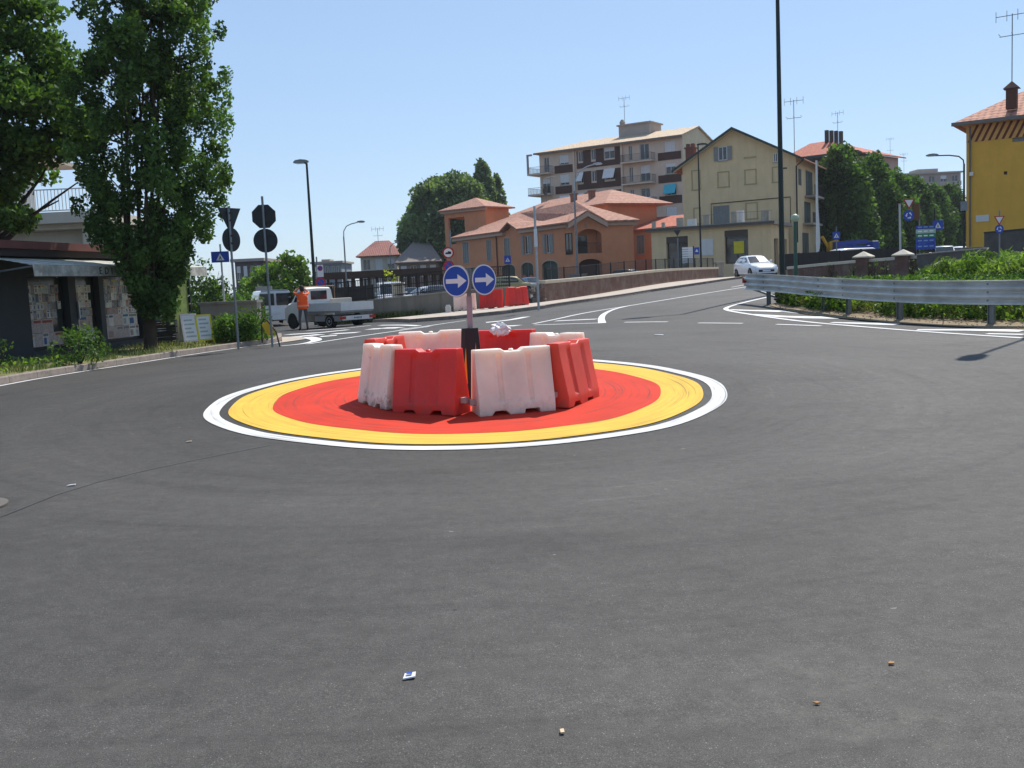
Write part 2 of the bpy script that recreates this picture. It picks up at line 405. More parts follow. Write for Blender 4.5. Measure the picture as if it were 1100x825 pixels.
# ------------------------------------------------------------------ leaves
def leaf_mesh(name, C, size, mat, parent=None, elong=1.6, flat=.0, tint=None):
    """one small kite-shaped leaf per centre"""
    C = np.asarray(C, float); n = len(C)
    d = RNG.normal(size=(n, 3)); d[:, 2] *= 1 - flat; d /= np.linalg.norm(d, axis=1)[:, None]
    e = RNG.normal(size=(n, 3)); e -= d * (d * e).sum(1)[:, None]; e /= np.linalg.norm(e, axis=1)[:, None]
    s = size * RNG.uniform(.6, 1.3, n)[:, None]
    up = np.cross(d, e) * s * .15
    V = np.stack([C - d * s * elong / 2, C + e * s / 2 + up, C + d * s * elong / 2, C - e * s / 2 + up], 1).reshape(-1, 3)
    me = bpy.data.meshes.new(name); me.vertices.add(4 * n); me.vertices.foreach_set('co', V.ravel())
    me.loops.add(4 * n); me.loops.foreach_set('vertex_index', np.arange(4 * n)); me.polygons.add(n)
    me.polygons.foreach_set('loop_start', np.arange(0, 4 * n, 4)); me.update(calc_edges=True)
    at = me.attributes.new('tint', 'FLOAT', 'POINT'); t = RNG.uniform(0, 1, n) if tint is None else tint
    at.data.foreach_set('value', np.repeat(t, 4)); me.materials.append(mat)
    return link(bpy.data.objects.new(name, me), parent)
def clump_points(clumps, dens, shell=.55):
    out = []; tint = []
    for (c, r) in clumps:
        r = np.array(r if hasattr(r, '__len__') else (r, r, r)); n = int(dens * (r[0] * r[1] * r[2]) ** (2 / 3))
        d = RNG.normal(size=(n, 3)); d /= np.linalg.norm(d, axis=1)[:, None]
        k = RNG.uniform(shell ** 3, 1, n) ** (1 / 3) * RNG.uniform(.85, 1.12, n)
        out.append(np.array(c) + d * k[:, None] * r); b = RNG.uniform(.05, .85)
        tint.append(np.clip(b + RNG.normal(0, .18, n), 0, 1))
    return np.concatenate(out), np.concatenate(tint)
def blade_mesh(name, P, hgts, mat, w=.012, lean=.35, tint=None, parent=None):
    P = np.asarray(P, float); n = len(P); a = RNG.uniform(0, 2 * PI, n); hh = np.asarray(hgts)
    e = np.c_[np.cos(a), np.sin(a), np.zeros(n)] * w; l = RNG.normal(0, lean, (n, 2)) * hh[:, None]
    T = P + np.c_[l, hh]; Mi = P + np.c_[l * .35, hh * .55]
    V = np.stack([P - e, P + e, Mi + e * .8, T, Mi - e * .8], 1).reshape(-1, 3)
    me = bpy.data.meshes.new(name); me.vertices.add(5 * n); me.vertices.foreach_set('co', V.ravel())
    me.loops.add(5 * n); me.loops.foreach_set('vertex_index', np.arange(5 * n)); me.polygons.add(n)
    me.polygons.foreach_set('loop_start', np.arange(0, 5 * n, 5)); me.update(calc_edges=True)
    at = me.attributes.new('tint', 'FLOAT', 'POINT'); at.data.foreach_set('value', np.repeat(RNG.uniform(0, 1, n) if tint is None else tint, 5))
    me.materials.append(mat); return link(bpy.data.objects.new(name, me), parent)

def text_mesh(name, s, size, mat, parent, M4, extrude=.004, align='CENTER', spacing=1.0):
    cu = bpy.data.curves.new(name, 'FONT'); cu.body = s; cu.size = size; cu.extrude = extrude; cu.align_x = align; cu.align_y = 'CENTER'; cu.space_character = spacing; cu.resolution_u = 3
    o = bpy.data.objects.new('tmp_text', cu); COL.objects.link(o)
    dg = bpy.context.evaluated_depsgraph_get(); me = bpy.data.meshes.new_from_object(o.evaluated_get(dg))
    bpy.data.objects.remove(o); bpy.data.curves.remove(cu)
    me.name = name; me.materials.clear(); me.materials.append(mat); me.transform(M4)
    return link(bpy.data.objects.new(name, me), parent)
def skin_mesh(J, E, R, sub=2):
    me = bpy.data.meshes.new('tmp_skin'); me.from_pydata(J, E, []); o = bpy.data.objects.new('tmp_skin', me); COL.objects.link(o)
    o.modifiers.new('s', 'SKIN'); sv = me.skin_vertices[0].data
    for i, r in enumerate(R): sv[i].radius = (r, r) if not hasattr(r, '__len__') else r
    sv[0].use_root = True
    m = o.modifiers.new('u', 'SUBSURF'); m.levels = sub; m.render_levels = sub
    dg = bpy.context.evaluated_depsgraph_get(); out = bpy.data.meshes.new_from_object(o.evaluated_get(dg))
    bpy.data.objects.remove(o); bpy.data.meshes.remove(me); return out
# ------------------------------------------------------------------ camera, sky, sun
cam = bpy.data.cameras.new('camera'); co = bpy.data.objects.new('camera', cam); COL.objects.link(co); SC.camera = co
cam.sensor_fit = 'HORIZONTAL'; cam.sensor_width = 36; cam.lens = 36 * F / 1100; cam.clip_start = .05; cam.clip_end = 6000
R_ = Vector((CR, -SR * SP, -SR * CP)); U_ = Vector((SR, CR * SP, CR * CP)); B_ = R_.cross(U_)
co.matrix_world = Matrix(((R_.x, U_.x, B_.x, 0), (R_.y, U_.y, B_.y, 0), (R_.z, U_.z, B_.z, EYE), (0, 0, 0, 1)))
SUN_AZ, SUN_EL = math.atan2(.52, .85), math.radians(53)
wd = bpy.data.worlds.new('World'); SC.world = wd; wd.use_nodes = True; wt = wd.node_tree
sky = wt.nodes.new('ShaderNodeTexSky'); sky.sky_type = 'NISHITA'; sky.sun_disc = False
sky.sun_elevation = SUN_EL; sky.sun_rotation = SUN_AZ; sky.air_density = 1.0; sky.dust_density = .1; sky.ozone_density = 2.5; sky.altitude = 0
tn = wt.nodes.new('ShaderNodeMix'); tn.data_type = 'RGBA'; tn.blend_type = 'MULTIPLY'; tn.inputs[0].default_value = 1; tn.inputs[7].default_value = (1.36, 1.60, 1.92, 1)
gm_ = wt.nodes.new('ShaderNodeGamma'); gm_.inputs[1].default_value = .5
wt.links.new(sky.outputs[0], gm_.inputs[0]); wt.links.new(gm_.outputs[0], tn.inputs[6]); wt.links.new(tn.outputs[2], wt.nodes['Background'].inputs[0]); wt.nodes['Background'].inputs[1].default_value = .15
sl = bpy.data.lights.new('sun', 'SUN'); sl.energy = 4.6; sl.angle = math.radians(.5); sl.color = (1, .95, .87)
so = bpy.data.objects.new('sun', sl); COL.objects.link(so)
sd = Vector((math.sin(SUN_AZ) * math.cos(SUN_EL), math.cos(SUN_AZ) * math.cos(SUN_EL), math.sin(SUN_EL)))
so.rotation_euler = sd.to_track_quat('Z', 'Y').to_euler(); so.location = sd * 60 + Vector((0, 20, 0))
SC.view_settings.view_transform = 'Standard'; SC.view_settings.look = 'None'; SC.view_settings.exposure = 0.3; SC.view_settings.gamma = 1
SC.view_settings.use_curve_mapping = False

# ------------------------------------------------------------------ ground sheet
nx, ny = len(GX), len(GY); gx, gy = np.meshgrid(GX, GY, indexing='ij')
gv = np.dstack([gx, gy, GZ]).reshape(-1, 3)
gf = [(i * ny + j, (i + 1) * ny + j, (i + 1) * ny + j + 1, i * ny + j + 1) for i in range(nx - 1) for j in range(ny - 1)]
gm = MB(); gm.v = [tuple(v) for v in gv]; gm.f = gf; gm.m = [0] * len(gf)
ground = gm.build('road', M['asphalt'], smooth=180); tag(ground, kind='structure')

# ------------------------------------------------------------------ painted island
RC, RR = Vector((-.60, 13.55)), 3.47
def annulus(name, r0, r1, mat, up, label):
    mb = MB(); n = 128; rs = np.linspace(r0, r1, max(2, int((r1 - r0) / .2) + 2)); a = np.linspace(0, 2 * PI, n, endpoint=False)
    wob = .012 * np.sin(a * 7 + 1) + .01 * np.sin(a * 13)
    X = RC.x + (rs[:, None] + wob) * np.cos(a); Y = RC.y + (rs[:, None] + wob) * np.sin(a); Z = hgt(X, Y) + up
    mb.add([tuple(v) for v in np.dstack([X, Y, Z]).reshape(-1, 3)], [(i * n + j, i * n + (j + 1) % n, (i + 1) * n + (j + 1) % n, (i + 1) * n + j) for i in range(len(rs) - 1) for j in range(n)])
    return tag(mb.build(name, mat, smooth=180), kind='structure')
annulus('road_marking_white_ring', 3.275, 3.47, M['white_ring'], .008, '')
annulus('road_marking_yellow_ring', 2.60, 3.165, M['yellow_paint'], .008, '')
annulus('road_marking_red_disc', .02, 2.612, M['red_paint'], .011, '')

# ------------------------------------------------------------------ road lines
def g2(*pp): return [P2(G(x, y)) for x, y in pp]
mk = MB()
stripe(mk, smooth_line(g2((573, 348), (600, 342.5), (622, 337.5), (648, 333), (674, 329), (720, 321.5), (770, 313.3), (818, 305.5))), .15)
stripe(mk, g2((574, 349.3), (610, 348.2), (650, 347)), .13)
stripe(mk, smooth_line(g2((676, 328.7), (660, 332), (649, 337), (645.5, 342), (647, 347.3)), 2), (.12, .22))
stripe(mk, g2((597, 345), (641, 343)), .3)
stripe(mk, g2((671, 346.4), (717, 346)), .14); stripe(mk, g2((750, 347.2), (798, 347.6)), .14)
stripe(mk, smooth_line(g2((522, 346.6), (546, 344.3), (566, 340.4)), 1), (.5, .3)); stripe(mk, g2((538, 350.7), (557, 350)), .4)
stripe(mk, g2((500, 344.4), (478, 347.6), (455, 351), (430, 354)), (.12, .25))
# painted nose at the guard rail
stripe(mk, smooth_line(g2((828, 318.6), (806, 323.5), (790, 327.5), (781, 330.4), (779, 332.3), (784, 334.3), (800, 337), (830, 341.5), (870, 346.5), (930, 351.5), (1000, 357), (1100, 363.5)), 2), .15)
stripe(mk, g2((784, 332.8), (800, 333.6), (825, 334.2), (842, 334.6)), (.2, .45))
stripe(mk, g2((808, 337.8), (840, 340.2), (870, 341.2), (905, 341.4)), (.15, .7))
stripe(mk, g2((893, 346.6), (930, 347.8), (965, 348.6)), (.2, .55))
stripe(mk, g2((862, 336.5), (845, 334.6)), .3)
stripe(mk, g2((985, 354.6), (1040, 354.6), (1100, 355.4)), (.3, .6)); stripe(mk, g2((1060, 358.8), (1100, 359.6)), .22)
stripe(mk, g2((834, 348.6), (882, 350.4)), .14)
stripe(mk, smooth_line(g2((800, 306), (786, 308.7)), 1), .12)
tag(mk.build('road_marking_white_lines', M['white_paint'], smooth=180), kind='structure')
mk2 = MB()
stripe(mk2, smooth_line(g2((330, 369.8), (370, 363.6), (410, 358), (440, 353.7), (462, 350.8)), 1), .2)
stripe(mk2, smooth_line(g2((302, 371.8), (322, 370), (336, 367.4), (341, 365.4), (337, 363.6), (328, 362.4)), 2), (.18, .45))
stripe(mk2, g2((302, 363), (322, 361.6), (345, 359.4)), (.5, .8)); stripe(mk2, g2((308, 359.6), (340, 357.8), (374, 354.4)), (.6, .5))
stripe(mk2, g2((344, 361.8), (362, 360.4)), .5); stripe(mk2, g2((357, 358.8), (372, 358), (385, 357.2)), .5)
stripe(mk2, g2((330, 355.2), (372, 352.6), (398, 349.8)), .3); stripe(mk2, g2((396, 353.8), (412, 353)), .5); stripe(mk2, g2((410, 352.7), (430, 352.3)), .45)
stripe(mk2, g2((408, 349.6), (432, 349.4), (450, 350.2)), .25)
tag(mk2.build('road_marking_side_street', M['white_paint'], smooth=180), kind='structure')

# tar seam and ironwork on the road
seam = MB(); stripe(seam, smooth_line(g2((0, 556), (80, 524), (180, 500), (292, 478)), 1), .012, .006, .2)
tag(seam.build('road_seam', pm('tar_seam', '#48484a', .6)), kind='structure')

# ------------------------------------------------------------------ left kerb and verge
KERB = smooth_line(g2((-260, 480), (-120, 440), (0, 413.5), (100, 397), (200, 381.5), (262, 372.5), (292, 369.3), (303, 366.5), (303, 362.5)), 1)
kp = resample(KERB, .3)
def kerb(name, line, w, hh, mat, side=1, gap=True):
    P = resample(line, .25); n = len(P); T = np.gradient(P, axis=0); T /= np.linalg.norm(T, axis=1)[:, None]; N = np.c_[-T[:, 1], T[:, 0]] * side
    mb = MB(); prof = [(0, -.05), (.01, hh - .02), (.03, hh), (w, hh), (w, -.05)]
    rings = []
    for p, nn in zip(P, N):
        z = h(*p); rings.append([(p[0] + nn[0] * a, p[1] + nn[1] * a, z + b) for a, b in prof])
    mb.loft(rings); return tag(mb.build(name, mat, smooth=30), kind='structure')
def kerbmat():
    t = NT('kerb_blocks'); p = t.pos(); c = srgb('#867a70')
    v = t.ramp(t.noise(p, 5, 6, .7), [(.25, sc(c, .55)), (.5, c), (.8, sc(c, 1.35))])
    sx = t.n('ShaderNodeSeparateXYZ', {0: p}); fr = t.math('FRACT', (sx, 1))
    j = t.ramp(fr, [(0, (.15,) * 3), (.025, (1,) * 3)]); t.col(t.mix(1.0, v, j, 'MULTIPLY')); t.set(Roughness=.9); t.bump(t.noise(p, 40, 4), .5, .01); return t.m
M['kerb'] = kerbmat()
kerb('kerb', KERB, .14, .15, M['kerb'], 1)
ln = MB(); Pk = resample(KERB[:-3], .4); T = np.gradient(Pk, axis=0); T /= np.linalg.norm(T, axis=1)[:, None]; N = np.c_[T[:, 1], -T[:, 0]]
ribbon_pts(ln, Pk + N * .04, Pk + N * .16, .007); tag(ln.build('road_marking_edge_line', M['old_paint'], smooth=180), kind='structure')
# verge between kerb and newsstand
VA = resample_n(KERB, 60); T = np.gradient(VA, axis=0); T /= np.linalg.norm(T, axis=1)[:, None]; VN = np.c_[-T[:, 1], T[:, 0]]
VIN = [(-18.5, 8), (-15.5, 17), (-12.6, 24.5), (-11.4, 31), (-10.3, 34.2), (-8.3, 34.0)]
vg = MB(); ribbon(vg, VA + VN * .12, resample_n(VIN, 60), 60, 14, [.13] * 3 + [.15] * 8 + [.12] * 3)
tag(vg.build('verge', M['grass_ground'], smooth=180), kind='structure')
# paved apron in front of the wall (back pavement)
def pavemat():
    t = NT('pale_pavement'); p = t.pos(); c = srgb('#b3a698')
    v = t.ramp(t.noise(p, 3, 6, .7), [(.3, sc(c, .75)), (.7, sc(c, 1.15))]); t.col(v); t.set(Roughness=.9); t.bump(t.noise(p, 60, 3), .3, .01); return t.m
M['pave'] = pavemat()
PVA = g2((400, 346.5), (440, 346.6), (490, 342.8), (540, 337.5), (585, 331.5), (640, 323.2), (700, 313.5), (760, 304.6), (798, 299.3))
PVB = [(-6.3, 47.6), (-4.6, 47.6), (-2.4, 47.2), (-.3, 45.6), (2.2, 49.2), (6.0, 57.5), (10.5, 67.0), (15.6, 78.0), (19.3, 84.0)]
pv = MB(); ribbon(pv, PVA, PVB, 50, 6, .13); tag(pv.build('pavement', M['pave'], smooth=180), kind='structure')
kerb('pavement_kerb', PVA, .16, .135, M['kerb'], 1)
ap = MB(); patch(ap, g2((303, 368.5), (330, 364.5), (322, 362), (303, 362.6)), .02); tag(ap.build('paved_apron', M['pave'], smooth=180), kind='structure')
# bank behind the guard rail
BKA = g2((826, 328.4), (845, 334.3), (866, 338.2), (893, 341.5), (930, 345), (962, 347.8), (1058, 353.2), (1110, 354.8), (1250, 360))
BKB = [(13.2, 37), (14.0, 37), (15.0, 37), (16, 36), (17, 35.5), (18.5, 35), (22, 33), (26, 32), (34, 30)]
bk = MB(); ribbon(bk, BKA, BKB, 70, 16, [.02, .05, .09] + [.12] * 13); tag(bk.build('earth_bank', M['soil'], smooth=180), kind='structure')
# ------------------------------------------------------------------ water-filled barriers round the island post
def barrier_mat(name, c, tr, dirty):
    t = NT(name); p = t.pos()
    v = t.ramp(t.noise(p, 2.5, 5, .6), [(.3, sc(c, .86)), (.7, sc(c, 1.06))])
    sx = t.n('ShaderNodeSeparateXYZ', {0: p}); low = t.n('ShaderNodeMapRange', {0: (sx, 'Z'), 1: .0, 2: .35, 3: .22, 4: .0})
    sp = t.math('ADD', t.noise(p, 9, 7, .75), low); sm = t.ramp(sp, [(.62, (0,) * 3), (.8, (dirty,) * 3)])
    sc_ = t.noise(t.n('ShaderNodeMapping', {'Vector': p, 'Scale': (6, 6, .6)}), 3, 6, .75); sm2 = t.ramp(sc_, [(.62, (0,) * 3), (.75, (dirty * .6,) * 3)])
    t.col(t.mix(sm2, t.mix(sm, v, (.11, .085, .07)), sc(c, .55))); t.set(Roughness=.42); t.b.inputs['Specular IOR Level'].default_value = .4
    t.b.inputs['Subsurface Weight'].default_value = tr; t.b.inputs['Subsurface Radius'].default_value = (.35, .22, .2) if c[1] > .3 else (.3, .03, .03); t.b.inputs['Subsurface Scale'].default_value = .8
    t.bump(t.noise(p, 14, 4), .15, .01); return t.m
M['bar_red'] = barrier_mat('red_plastic_barrier', (.66, .03, .02), .3, .4)
M['bar_red_lit'] = barrier_mat('sunlit_red_plastic', (.70, .075, .04), .25, .35)  # lighter copy of the barrier red, with sunlight put into the colour
M['bar_white'] = barrier_mat('white_plastic_barrier', (.82, .69, .57), .6, .7)
M['bar_clean'] = barrier_mat('clean_white_plastic_barrier', (.84, .71, .585), .6, .22)
M['bar_tab'] = pm('grey_pink_plastic_tab', '#b59a94', .5, .1)
def barrier(loc, yaw, mat, label, group, L=.96, H=.80, tabs=(1, 1), tilt=0.0):
    t = thing('plastic_barrier', label, 'barrier', loc, yaw, group); t.rotation_euler = (tilt, 0, yaw)
    # profile half depth by height, with a foot and sloping flanks; grooves and scallops along x
    zs = [0, .09, .14, .17, .3, .45, .6, .70, .745, .77, H]
    hd = {0: .20, .09: .20, .14: .198, .17: .19, .3: .165, .45: .135, .6: .108, .70: .09, .745: .086, .77: .084, H: .075}
    xs = np.array([-.5, -.485, -.36, -.345, -.30, -.285, -.17, -.155, -.1, -.085, .085, .1, .155, .17, .285, .30, .345, .36, .485, .5]) * L
    nz, nxx = len(zs), len(xs)
    def groove(u, z):
        u = abs(u) / L
        g = 0
        if .155 <= u <= .235 and .16 < z < .71: g = .024
        if .10 <= u < .155 and .16 < z < .71: g = .0
        return g
    xs = np.unique(np.round(np.concatenate([xs, np.array([-.235, -.22, .22, .235]) * L]), 4)); nxx = len(xs)
    def topz(x, z):
        u = abs(x) / L
        if z >= .7: return z - (.035 if u < .105 else 0) * (z - .7) / (H - .7)
        return z
    mb = MB(); feet = [(-.33, -.14), (.10, .29)]
    def pt(s, i, j):
        x, z = xs[i], zs[j]; y = hd[z] - groove(x, z)
        u = x / L
        zz = topz(x, z)
        if z == 0 and any(a <= u <= b for a, b in feet): zz = .055
        if z == .09 and any(a <= u <= b for a, b in feet): zz = .095
        return (x, s * y, zz)
    V = {}
    for s in (-1, 1):
        for i in range(nxx):
            for j in range(nz): V[s, i, j] = len(mb.v); mb.v.append(pt(s, i, j))
    def f(*q): mb.f.append(q); mb.m.append(0)
    for s in (-1, 1):
        for i in range(nxx - 1):
            for j in range(nz - 1): f(V[s, i, j], V[s, i + 1, j], V[s, i + 1, j + 1], V[s, i, j + 1])
    for i in range(nxx - 1):
        f(V[-1, i, nz - 1], V[-1, i + 1, nz - 1], V[1, i + 1, nz - 1], V[1, i, nz - 1]); f(V[-1, i, 0], V[-1, i + 1, 0], V[1, i + 1, 0], V[1, i, 0])
    for i in (0, nxx - 1):
        for j in range(nz - 1): f(V[-1, i, j], V[1, i, j], V[1, i, j + 1], V[-1, i, j + 1])
    mb.build('shell', mat, t, smooth=32, bevel=.008)
    for k, s in enumerate((-1, 1)):
        if tabs[k]: MB().bx(s * L / 2, s * (L / 2 + .075), -.05, .05, .13, .2).build('joint_tab', M['bar_tab'], t, bevel=.006)
    cp = MB(); cp.lathe([(.028, 0), (.032, .02), (.02, .03)], (.0, 0, H - .037), 10); cp.build('filler_cap', mat, t, smooth=40)
    return t
BARS = [
 ((396, 366.2), (426, 372.5), 'bar_white', 'dirty white barrier at the left of the ring, scuffed black along its foot', .86),
 ((426, 372.5), (495, 375.7), 'bar_red', 'deep red barrier at the front of the ring, left of the white front one', .89),
 ((506, 375.6), (590, 370.2), 'bar_clean', 'large pinkish white barrier facing the viewer at the front of the ring', .97),
 ((597.5, 369.6), (623, 362), 'bar_red_lit', 'sunlit orange red plastic barrier at the right end of the island ring', .95),
 ((573.5, 355), (623, 359), 'bar_clean', 'white barrier at the back right of the ring, behind the orange red one', .86),
 ((511, 353.6), (572.8, 354.4), 'bar_red', 'red barrier at the back of the ring with a white bag on its top', .90),
 ((429, 356), (496, 353.6), 'bar_clean', 'white plastic barrier at the back of the ring, left of the black post foot', .92),
 ((397.5, 365.5), (428, 358), 'bar_red_lit', 'red barrier at the back left of the ring with only its top showing', .86)]
for a, b, m, lab, L in BARS:
    p, q = G(*a, .8), G(*b, .8); c = (p + q) / 2; yaw = math.atan2(q.y - p.y, q.x - p.x)
    z = min(h(c.x + dx, c.y + dy) for dx in (-.3, .3) for dy in (-.3, .3))
    barrier((c.x, c.y, z + .02), yaw, M[m], lab, 'barriers round the island post', L)
# crumpled bag
bp = G(537, 353.6, .83)
mb = MB(); bm_ = bmesh.new(); bmesh.ops.create_icosphere(bm_, subdivisions=3, radius=1)
for v in bm_.verts:
    n = v.co.normalized(); k = 1 + .35 * math.sin(n.x * 7 + n.y * 5) * math.sin(n.z * 6 + n.x * 4) + random.uniform(-.22, .22)
    v.co = Vector((n.x * .13 * k, n.y * .09 * k, n.z * .085 * k + .05))
me = bpy.data.meshes.new('plastic_bag'); bm_.to_mesh(me); bm_.free(); me.materials.append(pm('thin_white_plastic', '#e9e6e4', .35, .05))
o = link(bpy.data.objects.new('plastic_bag', me)); o.location = (bp.x, bp.y, bp.z - .06); tag(o, 'crumpled white plastic bag lying on the back red barrier of the ring', 'bag')

# ------------------------------------------------------------------ post with two blue arrow discs
def disc_sign(parent, name, c, nrm, r, face_m, rim_m, back_m, n=32, th=.012):
    """flat round plate with a rim, returns its orientation (X right, Y up, Z towards viewer)"""
    z = Vector(nrm).normalized(); x = Vector((0, 0, 1)).cross(z).normalized(); y = z.cross(x); R3 = Matrix((x, y, z)).transposed()
    mb = MB(); mb.lathe([(r * .985, -th), (r, -th * .6), (r, 0), (r * .985, .001)], c, n, 0, R3); mb.m = [0] * len(mb.m)
    b = mb.build(name, [back_m], parent, smooth=40)
    f = MB().lathe([(r * .975, .0015), (r * .975, .003)], c, n, 0, R3).build('rim_band', rim_m, b)
    g = MB().lathe([(r * .90, .0035), (r * .90, .005)], c, n, 0, R3).build('face', face_m, b)
    return b, R3
def on_plate(mb, R3, c, pts, z0, z1, mi=0):
    c = Vector(c); return mb.prism(pts, lambda a, b, d: R3 @ Vector((a, b, d)) + c, z0, z1, mi)
pb = Vector((-.53, 13.32)); pz = h(*pb)
POST = thing('sign_post', 'grey post with two blue arrow discs and a black foot inside the ring', 'traffic sign', (pb.x, pb.y, pz))
lean = Vector((-.012, 0, 1))
MB().tube([(0, 0, 0), (0.012, 0, 1.35)], .038, 12).build('post', pm('pinkish_grey_post', '#a08d90', .5, .08), POST, smooth=50)
MB().tube([(0.012, 0, 1.3), (0.02, 0, 1.72)], .03, 12).build('bracket', M['galv_dull'], POST, smooth=50)
MB().bx(-.1, .16, -.02, .02, 1.39, 1.43).bx(-.1, .16, -.02, .02, 1.55, 1.59).build('cross_bar', M['galv_dull'], POST)
ft = MB(); ring = []
for z, a, b in ((0, .165, .16), (.25, .155, .15), (.55, .135, .13), (.86, .115, .11), (.93, .11, .105)):
    ring.append([(a * x, b * y, z) for x, y in ((-1, -.55), (-.55, -1), (.55, -1), (1, -.55), (1, .55), (.55, 1), (-.55, 1), (-1, .55))])
ft.loft(ring); foot = ft.build('foot_wrap', pm('black_rubber_wrap', '#1f1b1b', .6, .2, 4), POST, smooth=20)
ch = MB()
for x0, x1, za, zb, xa in ((-.115, -.055, .2, .68, -.06), (.05, .075, .52, .74, .075), (-.03, .03, -.1, -.05, 0)):
    if za < 0: continue
    def yy(z): return -.162 + z * .058
    ch.add([(x0, yy(za) - .004, za), (x1, yy(za) - .004, za), (xa, yy(zb) - .004, zb)], [(0, 1, 2)])
ch.build('chevron', pm('amber_reflective', '#e09a10', .4), foot)
for nm, px, py, nrm, r in (('left', 490, 302, (-.50, -.82, 0), .212), ('right', 520, 300.5, (.60, -.72, 0), .205)):
    c3 = W(px, py, 13.2 if nm == 'left' else 13.2) - Vector((pb.x, pb.y, pz))
    b, R3 = disc_sign(POST, 'arrow_sign', c3, nrm, r, M['blue_sign'], M['white_sign'], M['galv_dull'], 40)
    ar = [(-.82, -.155), (.15, -.155), (.15, -.46), (.86, 0), (.15, .46), (.15, .155), (-.82, .155)]
    am = MB(); on_plate(am, R3, c3, [(a * r * .92, bb * r * .92) for a, bb in ar], .0052, .007); am.build('arrow', M['white_sign'], b)
    b['label'] = 'duller arrow disc facing left' if nm == 'left' else 'bright arrow disc turned right'

# ------------------------------------------------------------------ spare barriers by the broken wall
for a, b, z0, m, lab, tl in (((516, 338.2), (541, 335.6), (42.0, 41.8), 'bar_red', 'left of two red barriers closing the gap in the parapet wall', 0.0), ((543, 336.3), (568, 330.9), (42.2, 42.9), 'bar_red', 'right of two red barriers closing the wall gap, leaning a little', .06), ((488, 344.5), (512, 343.5), (43.4, 43.6), 'bar_white', 'grey white barrier against the concrete wall beside the two red ones', 0)):
    p = W(*a, z0[0]); q = W(*b, z0[1]); c = (p + q) / 2; yaw = math.atan2(q.y - p.y, q.x - p.x)
    barrier((c.x, c.y, h(c.x, c.y) + .13), yaw, M[m], lab, 'barriers by the parapet wall', .98, .80, (0, 0), tl)

# ------------------------------------------------------------------ litter
def lit(name, px, py, pts, mat, label, cat, th=.006, up=.006, rz=0):
    p = G(px, py); mb = MB(); mb.prism(pts, lambda a, b, d: (a, b, d + .012 * math.sin(a * 40) * abs(a) * 8), 0, th)
    o = mb.build(name, mat); o.location = (p.x, p.y, p.z + up); o.rotation_euler = (0, 0, rz); return tag(o, label, cat, None)
pk = lit('paper_packet', 440, 728, [(-.024, -.03), (.026, -.02), (.024, .03), (-.022, .024)], M['white_sign'], 'small white and blue paper packet on the asphalt in the foreground', 'litter', .006)
MB().bx(-.012, .012, -.008, .012, .0135, .0145).build('blue_print', M['blue_sign'], pk)
dry = pm('dry_leaf', '#a8794a', .8, .3, 30); tan = pm('pale_card', '#d2b795', .8, .2, 30)
lit('dry_leaf', 957, 714, [(-.014, -.007), (.009, -.01), (.016, .004), (-.003, .011)], dry, 'brown dry leaf on the asphalt at the right, farther of two', 'leaf', .005)
lit('dry_leaf', 877, 757, [(-.013, .004), (.0, -.008), (.014, -.004), (.007, .008)], dry, 'small brown dry leaf on the asphalt beside a pale dusty smear', 'leaf', .005)
lit('card_scrap', 604, 788, [(-.006, -.014), (.008, -.012), (.006, .016), (-.008, .013)], tan, 'pale card scrap on the asphalt near the bottom edge', 'litter')
lit('card_scrap', 77, 522, [(-.04, -.015), (.035, -.01), (.03, .02), (-.03, .02)], M['white_sign'], 'white paper scrap on the road near the left joint line', 'litter')
lit('card_scrap', 203, 475, [(-.03, -.012), (.03, -.01), (.025, .02), (-.03, .015)], tan, 'pale scrap on the road just left of the painted ring', 'litter')
lit('card_scrap', 708, 360, [(-.1, -.04), (.1, -.03), (.08, .05), (-.1, .04)], M['white_sign'], 'white flat scrap on the road behind the island, right of the ring', 'litter')
# iron cover at the left edge of the frame
p = G(-44, 546); hatch = thing('manhole_cover', 'round iron manhole cover with a worn pale rim at the left edge of the road', 'manhole', (p.x, p.y, p.z))
MB().lathe([(.36, 0), (.36, .012), (.3, .014)], (0, 0, 0), 32).build('rim', pm('old_iron_rim', '#625c56', .8), hatch, smooth=40)
MB().lathe([(.29, .0), (.29, .017), (.27, .018)], (0, 0, 0), 32).build('lid', pm('rusty_iron', '#5b5048', .7, .25, 10, .4), hatch, smooth=40)
# ------------------------------------------------------------------ building kit
class Bldg:
    """a thing with a local frame: x along the facade, y into the building, z up"""
    def __init__(s, name, label, cat, A, B, z0=None, group=None):
        s.A = Vector((A[0], A[1])); s.B = Vector((B[0], B[1])); s.u = (s.B - s.A).normalized(); s.w = (s.B - s.A).length
        s.n = Vector((-s.u.y, s.u.x)); s.z0 = h(*s.A) - .3 if z0 is None else z0
        s.e = thing(name, label, cat, (s.A.x, s.A.y, s.z0), math.atan2(s.u.y, s.u.x), group)
    def p(s, px, py, depth=0.0):
        """local x, z of the facade point (at that depth) seen at a photo position"""
        d = ray(px, py); O = s.A + s.n * depth; q = (O.x * s.n.x + O.y * s.n.y) / (d[0] * s.n.x + d[1] * s.n.y)
        return (d[0] * q - s.A.x) * s.u.x + (d[1] * q - s.A.y) * s.u.y, EYE + d[2] * q - s.z0
    def rect(s, x0, x1, y0, y1, depth=0.0):
        xm, ym = (x0 + x1) / 2, (y0 + y1) / 2
        return s.p(x0, ym, depth)[0], s.p(x1, ym, depth)[0], s.p(xm, y1, depth)[1], s.p(xm, y0, depth)[1]
    def loc(s, v):
        d = Vector((v[0] - s.A.x, v[1] - s.A.y)); return Vector((d.dot(s.u), d.dot(s.n), v[2] - s.z0))
    def W(s, px, py, Y): return s.loc(W(px, py, Y))
